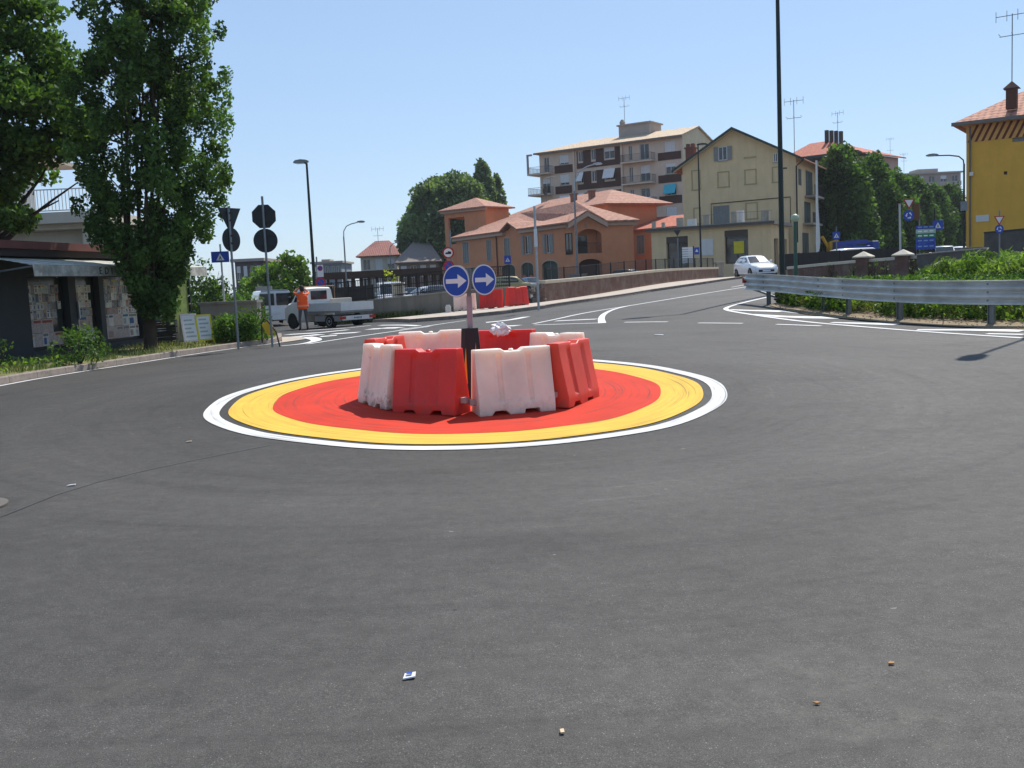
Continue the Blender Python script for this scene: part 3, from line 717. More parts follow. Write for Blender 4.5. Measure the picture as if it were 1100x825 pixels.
def facade(mb, x0, x1, z0, z1, holes, dep=.18, y=0.0, mi=0, X=None):
    """wall sheet with real openings; X maps (x, y, z) to coordinates"""
    X = X or (lambda a, b, c: (a, b, c))
    holes = [(max(a, x0 + .01), min(b, x1 - .01), max(c, z0 + .01), min(d, z1 - .01)) for a, b, c, d in holes]
    holes = [q for q in holes if q[1] > q[0] and q[3] > q[2]]
    xs = sorted({round(v, 4) for v in [x0, x1] + [a for q in holes for a in q[:2]]}); zs = sorted({round(v, 4) for v in [z0, z1] + [a for q in holes for a in q[2:]]})
    for i in range(len(xs) - 1):
        for j in range(len(zs) - 1):
            cx, cz = (xs[i] + xs[i + 1]) / 2, (zs[j] + zs[j + 1]) / 2
            if any(a < cx < b and c < cz < d for a, b, c, d in holes): continue
            mb.poly([X(xs[i], y, zs[j]), X(xs[i + 1], y, zs[j]), X(xs[i + 1], y, zs[j + 1]), X(xs[i], y, zs[j + 1])], mi)
    for a, b, c, d in holes:
        e = y + dep
        mb.poly([X(a, y, c), X(b, y, c), X(b, e, c), X(a, e, c)], mi); mb.poly([X(a, y, d), X(b, y, d), X(b, e, d), X(a, e, d)], mi)
        mb.poly([X(a, y, c), X(a, e, c), X(a, e, d), X(a, y, d)], mi); mb.poly([X(b, y, c), X(b, e, c), X(b, e, d), X(b, y, d)], mi)
        mb.poly([X(a, e + .04, c), X(b, e + .04, c), X(b, e + .04, d), X(a, e + .04, d)], mi)
def bars(mb, a, b, c, d, y, t, th, X, mid=True):
    def q(x0, x1, z0, z1):
        P = [X(x, yy, z) for x in (x0, x1) for yy in (y, y + th) for z in (z0, z1)]
        mb.add(P, [(0, 1, 3, 2), (4, 6, 7, 5), (0, 4, 5, 1), (2, 3, 7, 6), (0, 2, 6, 4), (1, 5, 7, 3)])
    q(a, a + t, c, d); q(b - t, b, c, d); q(a + t, b - t, c, c + t); q(a + t, b - t, d - t, d)
    if mid: q((a + b) / 2 - t / 2, (a + b) / 2 + t / 2, c + t, d - t)
def boxX(mb, X, x0, x1, y0, y1, z0, z1, mi=0):
    P = [X(x, yy, z) for x in (x0, x1) for yy in (y0, y1) for z in (z0, z1)]
    mb.add(P, [(0, 1, 3, 2), (4, 6, 7, 5), (0, 4, 5, 1), (2, 3, 7, 6), (0, 2, 6, 4), (1, 5, 7, 3)], mi); return mb
def window(par, r, dep=.18, y=0.0, frame=None, X=None, shut=None, open_shut=None, roller=0.0, sill=True, surround=None, rollmat=None, glass=None):
    X = X or (lambda a, b, c: (a, b, c)); a, b, c, d = r; fr = frame or M['white_trim']
    mb = MB(); bars(mb, a, b, c, d, y + dep - .07, .07, .05, X); w = mb.build('window', fr, par)
    boxX(MB(), X, a + .06, b - .06, y + dep - .035, y + dep - .02, c + .06, d - .06).build('pane', glass or M['glass'], w)
    if sill: boxX(MB(), X, a - .08, b + .08, y - .06, y + dep - .08, c - .07, c).build('sill', surround or M['concrete'], w)
    if shut:   # closed louvred leaves in the opening
        m = MB()
        for x0, x1 in ((a + .015, (a + b) / 2 - .012), ((a + b) / 2 + .012, b - .015)):
            k = max(6, int((d - c) / .09)); zz = np.linspace(c + .02, d - .02, k + 1)
            boxX(m, X, x0, x0 + .06, y + .03, y + .07, c + .02, d - .02); boxX(m, X, x1 - .06, x1, y + .03, y + .07, c + .02, d - .02)
            for i in range(k): boxX(m, X, x0 + .06, x1 - .06, y + .035, y + .06, zz[i] + .01, zz[i + 1] - .014)
        m.build('shutter', shut, w)
    if open_shut:
        ww = (b - a) / 2
        for x0, x1 in ((a - ww - .02, a - .02), (b + .02, b + ww + .02)):
            m = MB(); k = max(6, int((d - c) / .11)); zz = np.linspace(c, d, k + 1)
            boxX(m, X, x0, x1, y - .05, y - .02, c, d)
            for i in range(k): boxX(m, X, x0 + .06, x1 - .06, y - .065, y - .05, zz[i] + .015, zz[i + 1] - .015)
            m.build('shutter', open_shut, w)
    if roller:
        m = MB(); k = max(3, int((d - c) * roller / .12)); zz = np.linspace(d - (d - c) * roller, d - .01, k + 1)
        for i in range(k): boxX(m, X, a + .02, b - .02, y + .03, y + .05, zz[i] + .006, zz[i + 1] - .006)
        m.build('roller_blind', rollmat or M['shutter_white'], w)
    if surround:
        m = MB(); t = .14
        boxX(m, X, a - t, a, y - .025, y + .02, c, d + t); boxX(m, X, b, b + t, y - .025, y + .02, c, d + t); boxX(m, X, a, b, y - .025, y + .02, d, d + t); m.build('surround', surround, w)
    return w
def arch_fill(mb, a, b, d, rise, y, th, X=None):
    """wall pieces that turn the top of an opening into a flat arch"""
    X = X or (lambda p, q, r: (p, q, r)); n = 8; m = (a + b) / 2; hw = (b - a) / 2
    for s in (-1, 1):
        pts = [(m + s * hw, d + .01), (m, d + .01)] + [(m + s * hw * math.sin(PI / 2 * k / n), d - rise + rise * math.cos(PI / 2 * k / n)) for k in range(n + 1)]
        mb.prism(pts, lambda p, q, e: X(p, e, q), y, y + th)
def arch_trim(par, a, b, c, d, rise, y, mat, t=.16):
    m = (a + b) / 2; hw = (b - a) / 2; o = []; i = []
    for k in range(-10, 11):
        s = math.sin(PI / 2 * k / 10); q = math.cos(PI / 2 * k / 10)
        i.append((m + hw * s, d - rise + rise * q)); o.append((m + (hw + t) * s, d - rise + (rise + t) * q))
    i = [(m - hw, c)] + i + [(m + hw, c)]; o = [(m - hw - t, c)] + o + [(m + hw + t, c)]
    mb = MB(); n = len(i); vs = [(x, y, z) for x, z in i] + [(x, y, z) for x, z in o] + [(x, y + .05, z) for x, z in i] + [(x, y + .05, z) for x, z in o]
    fs = []
    for k in range(n - 1): fs += [(k, k + 1, n + k + 1, n + k), (k, 2 * n + k, 2 * n + k + 1, k + 1), (n + k, n + k + 1, 3 * n + k + 1, 3 * n + k)]
    mb.add(vs, fs); return mb.build('arch_trim', mat, par)
def antenna(par, p, hgt_, name='antenna', s=1.0):
    p = Vector(p); mb = MB(); mb.tube([p, p + Vector((0, 0, hgt_))], .035, 6)
    for k, (zz, l, n) in enumerate(((.98, .9, 4), (.68, .7, 3))):
        c = p + Vector((0, 0, hgt_ * zz)); mb.tube([c + Vector((-l * s, 0, 0)), c + Vector((l * s, 0, 0))], .025, 5)
        for i in range(n):
            q = c + Vector((-l * s + 2 * l * s * i / (n - 1), 0, 0)); mb.tube([q + Vector((0, -.35, .12)), q + Vector((0, .35, .12))] if k else [q + Vector((0, 0, -.35)), q + Vector((0, 0, .35))], .02, 5)
    return mb.build(name, M['galv_dull'], par)
def roof_planes(par, planes, mat, th=.16, name='roof', edge=None):
    mb = MB()
    for pl in planes: mb.slab(pl, th)
    r = mb.build(name, mat, par)
    return r
def railing(mb, X, x0, x1, y, z0, z1, pitch=.13, r=.016, rail=.035):
    boxX(mb, X, x0, x1, y - rail / 2, y + rail / 2, z1 - rail, z1); boxX(mb, X, x0, x1, y - rail / 2, y + rail / 2, z0, z0 + rail)
    n = max(2, int((x1 - x0) / pitch))
    for i in range(n + 1):
        x = x0 + (x1 - x0) * i / n; boxX(mb, X, x - r / 2, x + r / 2, y - r / 2, y + r / 2, z0 + rail, z1 - rail)
ID = lambda a, b, c: (a, b, c)
M['w_orange'] = plaster('orange_plaster', '#cc8a64', .2)
M['w_orange_lt'] = pm('pale_orange_trim', '#b99a84', .85, .06)
M['w_apt'] = plaster('pinkish_beige_plaster', '#d2bda9', .25)
M['w_apt_lit'] = plaster('sunlit_beige_plaster', '#decba6', .2)  # gable end of the apartments: its sunlight is put into a lighter plaster
M['w_yg'] = plaster('pale_yellow_plaster', '#dac096', .28)
M['w_yg_trim'] = pm('pale_yellow_trim', '#ab9c74', .9, .08)
M['w_yellow'] = plaster('ochre_yellow_plaster', '#e0ab48', .18)
M['w_pink'] = plaster('pink_plaster', '#c9a396', .2)
M['w_grey'] = plaster('grey_plaster', '#a59b92', .3)
M['w_beige'] = plaster('beige_plaster', '#c8bfae', .25)

# ------------------------------------------------------------------ orange building with tiled roofs
OA = W(490, 256, 124); OB = W(616, 237, 102); OC = W(680, 236, 103.5)
ob = Bldg('orange_building', 'orange plastered building with pink tiled hip roofs and arched openings behind the parapet', 'building', OA, OB, .2)
eaveA = ob.loc(OA).z; eaveB = ob.loc(OB).z; ez = (eaveA + eaveB) / 2
wins = [(497.5, 503.5, 260, 283), (523, 527.6, 258, 280), (541.8, 547.6, 256, 275), (563, 569, 253, 273), (586, 591.5, 251.5, 272)]
arch = [(500, 512, 288, 305), (539, 553.5, 284, 301), (560, 573.2, 282, 301), (582.3, 599.4, 280, 301)]
lg = (608, 615.2, 250.5, 273.5)
R1 = [ob.rect(*r) for r in wins]; R2 = [ob.rect(*r) for r in arch]; R3_ = ob.rect(*lg)
R2 = [(a, b, .15, d) for a, b, c, d in R2]
mb = MB(); facade(mb, 0, ob.w, 0, ez, R1 + R2, .2)
for r in R2: arch_fill(mb, r[0], r[1], r[3], .55, .0, .2)
for q in ([(0, 0, 0), (0, 14, 0), (0, 14, ez), (0, 0, ez)],): mb.poly(q)
mb.build('wall', M['w_orange'], ob.e)
for i, r in enumerate(R1): window(ob.e, r, .2, shut=M['shutter_grey'] if i < 3 else None, open_shut=M['shutter_grey'] if i >= 3 else None, surround=M['w_orange_lt'] if i < 3 else None)
for r in R2:
    arch_trim(ob.e, r[0], r[1], r[2], r[3], .55, -.03, M['w_orange_lt']); w = window(ob.e, (r[0], r[1], r[2], r[3]), .2, sill=False, frame=M['galv_dull'], glass=glassmat('shop_glass_green', (.03, .06, .05)))
oc = [(W(573, 1, 1), None)]
for s_ in (-1, 1):   # two terracotta panels in the middle shop arch
    r = R2[2]; m_ = (r[0] + r[1]) / 2 + s_ * (r[1] - r[0]) * .27
    MB().lathe([(.45, 0), (.45, .05)], (m_, .06, r[2] + 1.5), 20, 0, Matrix.Rotation(PI / 2, 3, 'X')).build('terracotta_panel', pm('terracotta_panel', '#b0604a', .8), ob.e, smooth=40)
dp = ob.p(533.5, 252)[0]
MB().tube([(dp - .3, -.35, ez - .1), (dp, -.1, ez - .6), (dp, -.1, .1)], .07, 8).build('downpipe', pm('brown_downpipe', '#5a3a2c', .6), ob.e, smooth=50)
# front bay with the two arched recesses
BX0 = ob.w; bc = ob.loc(OC); ang = math.atan2(bc.y, bc.x - ob.w); bw = math.hypot(bc.x - ob.w, bc.y)
def XB(a, b, c): return (ob.w + a * math.cos(ang) - b * math.sin(ang), a * math.sin(ang) + b * math.cos(ang), c)
bay = Bldg.__new__(Bldg); bay.A = Vector(OB[:2]); bay.B = Vector(OC[:2]); bay.u = (bay.B - bay.A).normalized(); bay.w = bw; bay.n = Vector((-bay.u.y, bay.u.x)); bay.z0 = ob.z0
LGR = bay.rect(620.5, 646.3, 246, 272); GAR = bay.rect(622, 647.2, 278, 301); GAR = (GAR[0], GAR[1], .1, GAR[3])
mb = MB(); facade(mb, 0, bw, 0, ez, [LGR, GAR], 1.6, X=XB); arch_fill(mb, LGR[0], LGR[1], LGR[3], .7, 0, .3, XB); arch_fill(mb, GAR[0], GAR[1], GAR[3], .6, 0, .3, XB)
pk0, pk1, pkt = bay.p(613, 238)[0], bay.p(645.5, 234)[0], bay.p(629, 226)
mb.prism([(pk0, ez - .02), (pk1, ez - .02), ((pk0 + pk1) / 2, pkt[1] - .25)], lambda a, b, d: XB(a, d, b), 0, .3)
mb.poly([XB(bw, 0, 0), XB(bw, 12, 0), XB(bw, 12, ez), XB(bw, 0, ez)])
bwall = mb.build('bay_wall', M['w_orange'], ob.e)
g = MB(); railing(g, XB, LGR[0], LGR[1], .08, LGR[2], LGR[2] + 1.05); g.build('loggia_railing', M['black_metal'], ob.e)
boxX(MB(), XB, LGR[0] + .3, LGR[0] + 1.5, 1.5, 1.56, LGR[2], LGR[3] - .6).build('loggia_door', M['glass'], ob.e)
boxX(MB(), XB, GAR[0], GAR[1], .9, 1.0, GAR[2], GAR[3]).build('garage_door', pm('dark_red_brown_door', '#4a2420', .8), ob.e)
r = R3_; window(ob.e, (r[0], r[1], r[2], r[3]), .03, y=-.05, frame=pm('dark_brown_trim', '#3a2620', .8), sill=False)
c_ = XB((pk0 + pk1) / 2, -.03, pkt[1] - 1.5); MB().lathe([(.3, 0), (.3, .06)], c_, 18, 0, Matrix.Rotation(PI / 2 , 3, 'X')).build('round_vent', M['w_orange_lt'], ob.e, smooth=40)
# roofs
def roofP(b, lst): return [[b.W(*q) for q in pl] for pl in lst]
o_ = .55
def L(x, y, z): return Vector((x, y, z))
rz = ez + 2.5; xr0, xr1 = ob.w * .45, ob.w + bw * .35
fl, fr_ = L(-o_, -o_, ez), L(ob.w + .1, -o_, ez); br = Vector(XB(bw + o_, -o_, ez)); bk_ = Vector(XB(bw + o_, 12, ez)); bl = L(-o_, 12, ez)
ra, rb = L(5.5, 6, rz), Vector(XB(bw * .35, 6.2, rz))

# gable over the bay and the small one on the long front
pa, pb_, pc = Vector(XB(pk0 - .5, -.7, ez - .05)), Vector(XB(pk1 + .5, -.7, ez - .05)), Vector(XB((pk0 + pk1) / 2, -.7, pkt[1])); pd = Vector(XB((pk0 + pk1) / 2, 5.2, pkt[1] + .05))
s0, s1, st_ = ob.p(541.5, 246)[0], ob.p(560.5, 244)[0], ob.p(551, 238.3)
sa, sb, sm2 = L(s0, -o_, ez), L(s1, -o_, ez), L((s0 + s1) / 2, 4, st_[1] + .1)
pa2, pb2 = Vector(XB(pk0 - .5, -o_, ez)), Vector(XB(pk1 + .5, -o_, ez))
planes = [[fl, sa, sm2, ra], [sm2, sb, pa2, pd, ra], [pd, rb, ra], [pb2, br, rb, pd], [br, bk_, rb], [bl, fl, ra], [bk_, bl, ra, rb], [pa, pc, pd], [pc, pb_, pd]]
planes += [[L(s0, -.7, ez - .02), L((s0 + s1) / 2, -.7, st_[1]), L((s0 + s1) / 2, 4, st_[1] + .1)], [L((s0 + s1) / 2, -.7, st_[1]), L(s1, -.7, ez - .02), L((s0 + s1) / 2, 4, st_[1] + .1)]]
mbg = MB().prism([(s0 + .3, ez - .3), (s1 - .3, ez - .3), ((s0 + s1) / 2, st_[1] - .3)], lambda a, b, d: (a, d, b), -.02, .2); mbg.build('small_gable', M['w_orange'], ob.e)
rf = roof_planes(ob.e, planes, M['roof_pink'])
mb = MB(); boxX(mb, ID, -.4, s0 + .2, -.42, -.02, ez - .5, ez - .17); mb.build('cornice', M['w_orange_lt'], ob.e)
boxX(MB(), ID, s1 - .2, ob.w + pk0 - .3, -.42, -.02, ez - .5, ez - .17).build('cornice', M['w_orange_lt'], ob.e); boxX(MB(), XB, pk1 + .3, bw + .4, -.3, -.02, ez - .5, ez - .17).build('cornice', M['w_orange_lt'], ob.e)
for (pp, qq) in ((pa, pc), (pc, pb_)):
    dn = Vector((0, 0, .42)); bkv = Vector(XB(0, .66, 0)) - Vector(XB(0, 0, 0)); m_ = MB(); m_.add([pp - dn * .45, qq - dn * .45, qq - dn * 1.5, pp - dn * 1.5, pp - dn * .45 + bkv, qq - dn * .45 + bkv, qq - dn * 1.5 + bkv, pp - dn * 1.5 + bkv], [(0, 1, 2, 3), (4, 5, 6, 7), (0, 1, 5, 4), (2, 3, 7, 6)]); m_.build('raking_cornice', M['w_orange_lt'], ob.e)
# rear taller volume and the corner tower with its open loggia
T0 = ob.W(499, 232, 128); T1 = ob.W(556, 226.5, 112); T2 = ob.W(640, 226, 116)
tz = (T0.z + T1.z) / 2
mb = MB(); facade(mb, T0.x, T1.x, ez - .5, tz, [ob.rect(509.3, 516.8, 235.5, 246.5, T0.y)], .2, y=9.0); mb.bx(T1.x, T1.x + 5, 9.0, 16, ez - .5, tz); mb.poly([(T1.x, 9, ez - .5), (T1.x, 18, ez - .5), (T1.x, 18, tz), (T1.x, 9, tz)]); mb.poly([(T0.x, 9, ez - .5), (T0.x, 18, ez - .5), (T0.x, 18, tz), (T0.x, 9, tz)])
mb.build('upper_wall', M['w_orange'], ob.e)
q = ob.rect(509.3, 516.8, 235.5, 246.5, 9.0); window(ob.e, q, .2, y=9.0, shut=M['shutter_grey'], surround=M['w_orange_lt'])
x0, x1 = T0.x - .6, T1.x + 5.6; tr = tz + 2.0
roof_planes(ob.e, [[L(x0, 8.3, tz), L(x1, 8.3, tz), L(x1 - 5, 13, tr), L(x0 + 5, 13, tr)], [L(x1, 8.3, tz), L(x1, 18, tz), L(x1 - 5, 13, tr)], [L(x0, 18, tz), L(x0, 8.3, tz), L(x0 + 5, 13, tr)], [L(x1, 18, tz), L(x0, 18, tz), L(x0 + 5, 13, tr), L(x1 - 5, 13, tr)]], M['roof_pink'], name='upper_roof')
for fx in (.58, .74): x_ = x0 + (x1 - x0) * fx; MB().bx(x_ - .3, x_ + .3, 10.6, 11.2, tr - 1.6, tr - .15).bx(x_ - .38, x_ + .38, 10.52, 11.28, tr - .149, tr - .03).build('chimney', pm('brown_chimney', '#7d5a4a', .9), ob.e)
ds = Vector((x0 + (x1 - x0) * .25, 12, tr + 1.0)); mb = MB(); mb.tube([ds - Vector((0, 0, 1.3)), ds], .05, 6); mb.build('dish_pole', M['galv_dull'], ob.e)
MB().lathe([(.05, 0), (.35, .06), (.5, .16), (.5, .18), (.34, .09), (.05, .03)], ds, 18, 0, Matrix.Rotation(PI / 2 + .3, 3, 'X')).build('satellite_dish', pm('dark_dish', '#3a3836', .6), ob.e, smooth=50)
antenna(ob.e, ds + Vector((.3, .5, -.8)), 3.6)
# tower
tq = ob.loc(W(477, 226.5, 131)); tw = 5.2; tze = tq.z
mb = MB()
x0 = tq.x; y0 = 3.5
TX = Bldg('orange_tower', 'orange corner tower with an open loggia under its own small tiled roof', 'tower', W(477, 227, 130), W(521, 224, 125.5), .2)
tze = TX.p(477, 226.5)[1]; lo = TX.rect(482, 499.5, 233.5, 262); tD = 4.6
mb = MB(); facade(mb, 0, TX.w, 0, lo[2], [], .2)
mb.bx(0, lo[0], 0, .35, lo[2], tze); mb.bx(lo[1], TX.w, 0, .35, lo[2], tze); mb.bx(lo[0], lo[1], 0, .35, lo[3], tze)
mb.bx(0, .35, tD - .35, tD, lo[2], tze); mb.bx(TX.w - 2.2, TX.w, tD - .35, tD, lo[2], tze); mb.bx(.35, TX.w - 2.2, tD - .35, tD, lo[3], tze); mb.bx(0, .35, .35, tD - .35, lo[3], tze); mb.bx(TX.w - .35, TX.w, .35, tD - .35, lo[2], tze); mb.bx(.0, TX.w, .36, tD, lo[2] - .25, lo[2]); mb.poly([(0, 0, 0), (0, tD, 0), (0, tD, lo[2] - .25), (0, 0, lo[2] - .25)])
mb.build('wall', M['w_orange'], TX.e)
g = MB(); railing(g, ID, lo[0], lo[1], .15, lo[2], lo[2] + .9); g.build('railing', M['black_metal'], TX.e)
a, b, c, d = L(-.6, -.6, tze), L(TX.w + .6, -.6, tze), L(TX.w + .6, tD + .6, tze), L(-.6, tD + .6, tze); tp = L(TX.w / 2, tD / 2, tze + 1.45)
roof_planes(TX.e, [[a, b, tp], [b, c, tp], [c, d, tp], [d, a, tp]], M['roof_pink'])
bx_ = MB().bx(-.4, TX.w + .4, -.4, .0, tze - .42, tze - .17); bx_.build('cornice', M['w_orange_lt'], TX.e)

# small orange annex
AX = Bldg('orange_annex', 'low orange annex with grey shutters between the orange and pale yellow buildings', 'building', W(678, 245, 113), W(737, 243, 108), .5)
az = AX.p(690, 246)[1]; rr = AX.rect(684.2, 692, 252.5, 273)
mb = MB(); facade(mb, 0, AX.w, 0, az, [rr], .2); mb.build('wall', M['w_orange'], AX.e)
window(AX.e, rr, .2, shut=M['shutter_grey'], surround=M['w_orange_lt'])
roof_planes(AX.e, [[L(-.4, -.5, az), L(AX.w + .4, -.5, az), L(AX.w + .4, 5, az + 1.5), L(-.4, 5, az + 1.5)], [L(-.4, 5, az + 1.5), L(AX.w + .4, 5, az + 1.5), L(AX.w + .4, 10, az), L(-.4, 10, az)]], M['roof_red'])

# ------------------------------------------------------------------ apartment block
ap = Bldg('apartment_block', 'tall beige apartment block with brown panels, balconies and a pale tiled roof', 'building', W(579, 164.5, 155), W(733, 144, 142), .5)
H_ = (ap.p(579, 165)[1] + ap.p(733, 144.5)[1]) / 2; dpt = 11.0
W1 = [(601, 610.6, 166.2, 176.6), (601.6, 611.4, 187.4, 198.5), (602.2, 612, 210.4, 220.6), (714, 725, 151.3, 163), (715, 725.8, 175.2, 186.6), (714.7, 726.3, 198, 209.6), (716, 727, 222.4, 233)]
MW = [(621, 626, 162.7, 173.8), (635, 639.6, 160.3, 171.8), (649, 660, 158.3, 170.3), (621.2, 626.6, 185.6, 196.5), (635.5, 640.5, 183.2, 195), (649.6, 660.5, 181.2, 193), (622, 627.8, 208, 219), (637, 641.8, 206.3, 218), (650.8, 661.8, 204.3, 216)]
DW = [(584.3, 589.8, 169.2, 185.5), (582.8, 591, 191.4, 208.5), (675.2, 679, 156.5, 172.5), (687.2, 697, 154.2, 171.2), (676, 680, 179.5, 195.8), (688, 698.4, 177.6, 194.8), (677.3, 681, 203.6, 219.8), (688.6, 698.4, 202, 219)]
RW = [ap.rect(*q) for q in W1]; RM = [ap.rect(*q) for q in MW]; RD = [ap.rect(*q) for q in DW]
mb = MB(); facade(mb, 0, ap.w, 0, H_, RW + RM + RD, .22); mb.poly([(0, 0, 0), (0, dpt, 0), (0, dpt, H_), (0, 0, H_)]); mb.poly([(ap.w, dpt, 0), (0, dpt, 0), (0, dpt, H_), (ap.w, dpt, H_)])
mb.build('wall', M['w_apt'], ap.e)
rdg = ap.loc(W(746, 134.8, 146)); rdz = rdg.z; mb = MB(); yk = dpt / 2
mb.add([(ap.w, 0, 0), (ap.w, dpt, 0), (ap.w, dpt, H_), (ap.w, yk, rdz - .25), (ap.w, 0, H_)], [(0, 1, 2, 3, 4)]); mb.build('gable_wall', M['w_apt_lit'], ap.e)
hl = L(-.6, -.7, H_); hr = L(ap.w + .25, -.7, H_); rl = L(5.2, yk, rdz); rr_ = L(ap.w + .25, yk, rdz); bl2 = L(-.6, dpt + .5, H_); br2 = L(ap.w + .25, dpt + .5, H_)
roof_planes(ap.e, [[hl, hr, rr_, rl], [bl2, hl, rl], [br2, bl2, rl, rr_]], M['roof_beige'], .22)
MB().bx(-.6, ap.w + .2, -.78, -.68, H_ - .28, H_ - .05).build('gutter', pm('grey_gutter', '#6f6a63', .6), ap.e)
teal = pm('teal_awning', '#3fb2c4', .8)
for i, r in enumerate(RW): window(ap.e, r, .22, roller=(.85, .8, .0, 1.0, .35, 0, .9)[i])
for i, r in enumerate(RM): window(ap.e, r, .22, roller=(0, 0, .35, .0, 0, .0, .0, 0, .3)[i], sill=False)
for i, r in enumerate(RD): window(ap.e, r, .22, roller=(0, .35, 0, 0, 0, .5, 0, 0)[i], sill=False)
for r, mt in ((RW[2], M['shutter_white']), (RW[5], teal), (RM[3], M['shutter_white']), (RM[5], M['shutter_white']), (RM[6], M['shutter_white'])):
    a, b, c, d = r; MB().prism([(-.02, d), (-.08, d + .03), (-.75, c + .25), (-.72, c + .18)], lambda y, z, e: (e, y, z), a - .08, b + .08).build('sun_awning', mt, ap.e)
def BP(*q): MB().bx(*q).build('brown_panel', M['brown_tile'], ap.e)
for q in ((596, 617.6, 177.3, 185.6), (597, 614.5, 199.8, 208), (707, 731.7, 163.2, 171.5), (707.5, 732, 187.6, 196), (708.5, 732.6, 210.2, 218.8)):
    a, b, c, d = ap.rect(*q); BP(a, b, -.1, -.002, c, d)
mx0, mx1 = ap.rect(619.8, 668, 170, 175)[:2]
for k, (yb0, yb1) in enumerate(((173, 178.8), (196, 202), (218.5, 225))):
    c, d = ap.rect(642, 646, yb0, yb1)[2:]; BP(mx0, mx1, -.12, -.002, c, d)
    ws = sorted(RM[3 * k:3 * k + 3]); top = max(w_[3] for w_ in ws); xs = [mx0] + [v for w_ in ws for v in (w_[0] - .06, w_[1] + .06)] + [mx1]
    for i in range(0, len(xs), 2):
        if xs[i + 1] > xs[i]: BP(xs[i], xs[i + 1], -.06, -.003, d + .002, top)
pil = MB()
for px in (617.6, 669): x = ap.p(px, 190)[0]; pil.bx(x - .14, x + .14, -.3, -.001, 0, H_ - .05)
pil.build('pilaster', M['w_apt'], ap.e)
for q, wrap in (((579.5, 594.4, 179, 186.2), True), ((573, 595, 201.3, 208.8), True), ((670.3, 704, 165.3, 173.3), False), ((671.7, 705, 188.2, 196.6), False), ((673, 706, 212.2, 220.6), False)):
    a, b, c, d = ap.rect(*q)
    if wrap: a = -1.5
    sb = MB().bx(a, b, -1.3, -.001, c - .22, c); bal = sb.build('balcony', M['w_apt'], ap.e)
    if wrap: MB().bx(-1.5, -.001, 0, 3.5, c - .22, c).build('side_slab', M['w_apt'], bal)
    g = MB(); railing(g, ID, a + .03, b - .03, -1.25, c, c + 1.0, .14)
    def XS(p, q_, r_): return (q_, p, r_)
    railing(g, XS, -1.25, 0, a + .05, c, c + 1.0); railing(g, XS, -1.25, 0, b - .05, c, c + 1.0)
    if wrap: railing(g, XS, 0, 3.4, -1.45, c, c + 1.0)
    g.build('railing', M['black_metal'], bal)
a0 = ap.rect(579.5, 594.4, 179, 186.2)[2]
MB().bx(-1.5, -1.25, -1.3, -1.05, a0, H_ - .2).bx(-1.5, -.6, -1.3, -1.05, H_ - .45, H_ - .2).build('balcony_pillar', M['w_grey'], ap.e)
# washing on the lowest balcony
wa = ap.rect(673, 706, 212.2, 220.6)
for i, (fx, wd_, hh, cc) in enumerate(((.08, .5, .6, '#cfc8dc'), (.25, 1.1, 1.7, '#b7a6cf'), (.47, .45, .7, '#c9b8d8'), (.58, .5, .6, '#d8c9df'), (.72, .5, .75, '#c2b2d2'), (.85, .4, .5, '#d5d0dc'))):
    x = wa[0] + (wa[1] - wa[0]) * fx; z = wa[2] + 1.02; m_ = MB(); n = 6
    vs = [(x + wd_ * k / n, -1.34 - .03 * math.sin(k * 2.2 + i), z - hh * e) for e in (0, .5, 1) for k in range(n + 1)]
    m_.add(vs, [(e * (n + 1) + k, e * (n + 1) + k + 1, (e + 1) * (n + 1) + k + 1, (e + 1) * (n + 1) + k) for e in range(2) for k in range(n)])
    lo_ = m_.build('laundry', pm('cloth_' + 'abcdef'[i], cc, .9)); so_ = lo_.modifiers.new('s', 'SOLIDIFY'); so_.thickness = .02
    lo_.matrix_world = Matrix.Translation(ap.e.location) @ Matrix.Rotation(ap.e.rotation_euler.z, 4, 'Z')
    tag(lo_, ['small pale cloth at the left end of the balcony washing', 'long lilac sheet hanging from the lowest balcony of the apartment block', 'narrow lilac cloth just right of the long hanging sheet', 'pale pink cloth in the middle of the balcony washing', 'mauve cloth in the right half of the balcony washing', 'short whitish cloth at the right end of the balcony washing'][i], 'laundry', 'washing on a balcony')
pt0 = ap.loc(W(653, 140, 149)); pt1 = ap.loc(W(686, 140, 146)); mb = MB(); mb.bx(pt0.x, pt1.x, yk - 1.5, yk + 2.5, rdz - 1.2, rdz + 1.2); mb.bx(pt0.x - .25, pt1.x + .25, yk - 1.75, yk + 2.75, rdz + 1.2, rdz + 1.4); mb.build('stair_tower', M['w_grey'], ap.e)
antenna(ap.e, (pt0.x + .3, yk, rdz + 1.4), 4.2)
mb = MB(); mb.lathe([(.35, 0), (.45, .5), (.2, .9)], (pt0.x + .4, yk - 1, rdz + 1.3), 10); mb.build('vent_cowl', M['w_grey'], ap.e, smooth=40)

# ------------------------------------------------------------------ pale yellow gabled house
YA = W(733, 180, 100); YB = W(855, 173, 95)
yh = Bldg('gabled_house', 'pale yellow gabled house with blind windows, a dark rake and grey shutters', 'house', YA, YB, .6)
zE = (yh.p(733, 178)[1] + yh.p(855, 169.5)[1]) / 2; pkx, pkz = yh.p(788, 139.8); dY = 12.3
HW = [(771.9, 781.4, 157.6, 172.4), (831, 835.6, 164.5, 174.2), (766, 783.8, 220.8, 246)]
HR = [yh.rect(*q) for q in HW]
blind = [(744, 751.5, 183.7, 203.4), (771.8, 782.6, 185.2, 200.4), (800.8, 811.6, 182.8, 197.2), (830.4, 840, 180, 195), (746, 752, 224, 240), (802, 813, 218.5, 234.5)]
BR_ = [yh.rect(*q) for q in blind]
mb = MB(); facade(mb, 0, yh.w, 0, zE, [q for q in HR if q[3] < zE] + BR_[:0], .2)
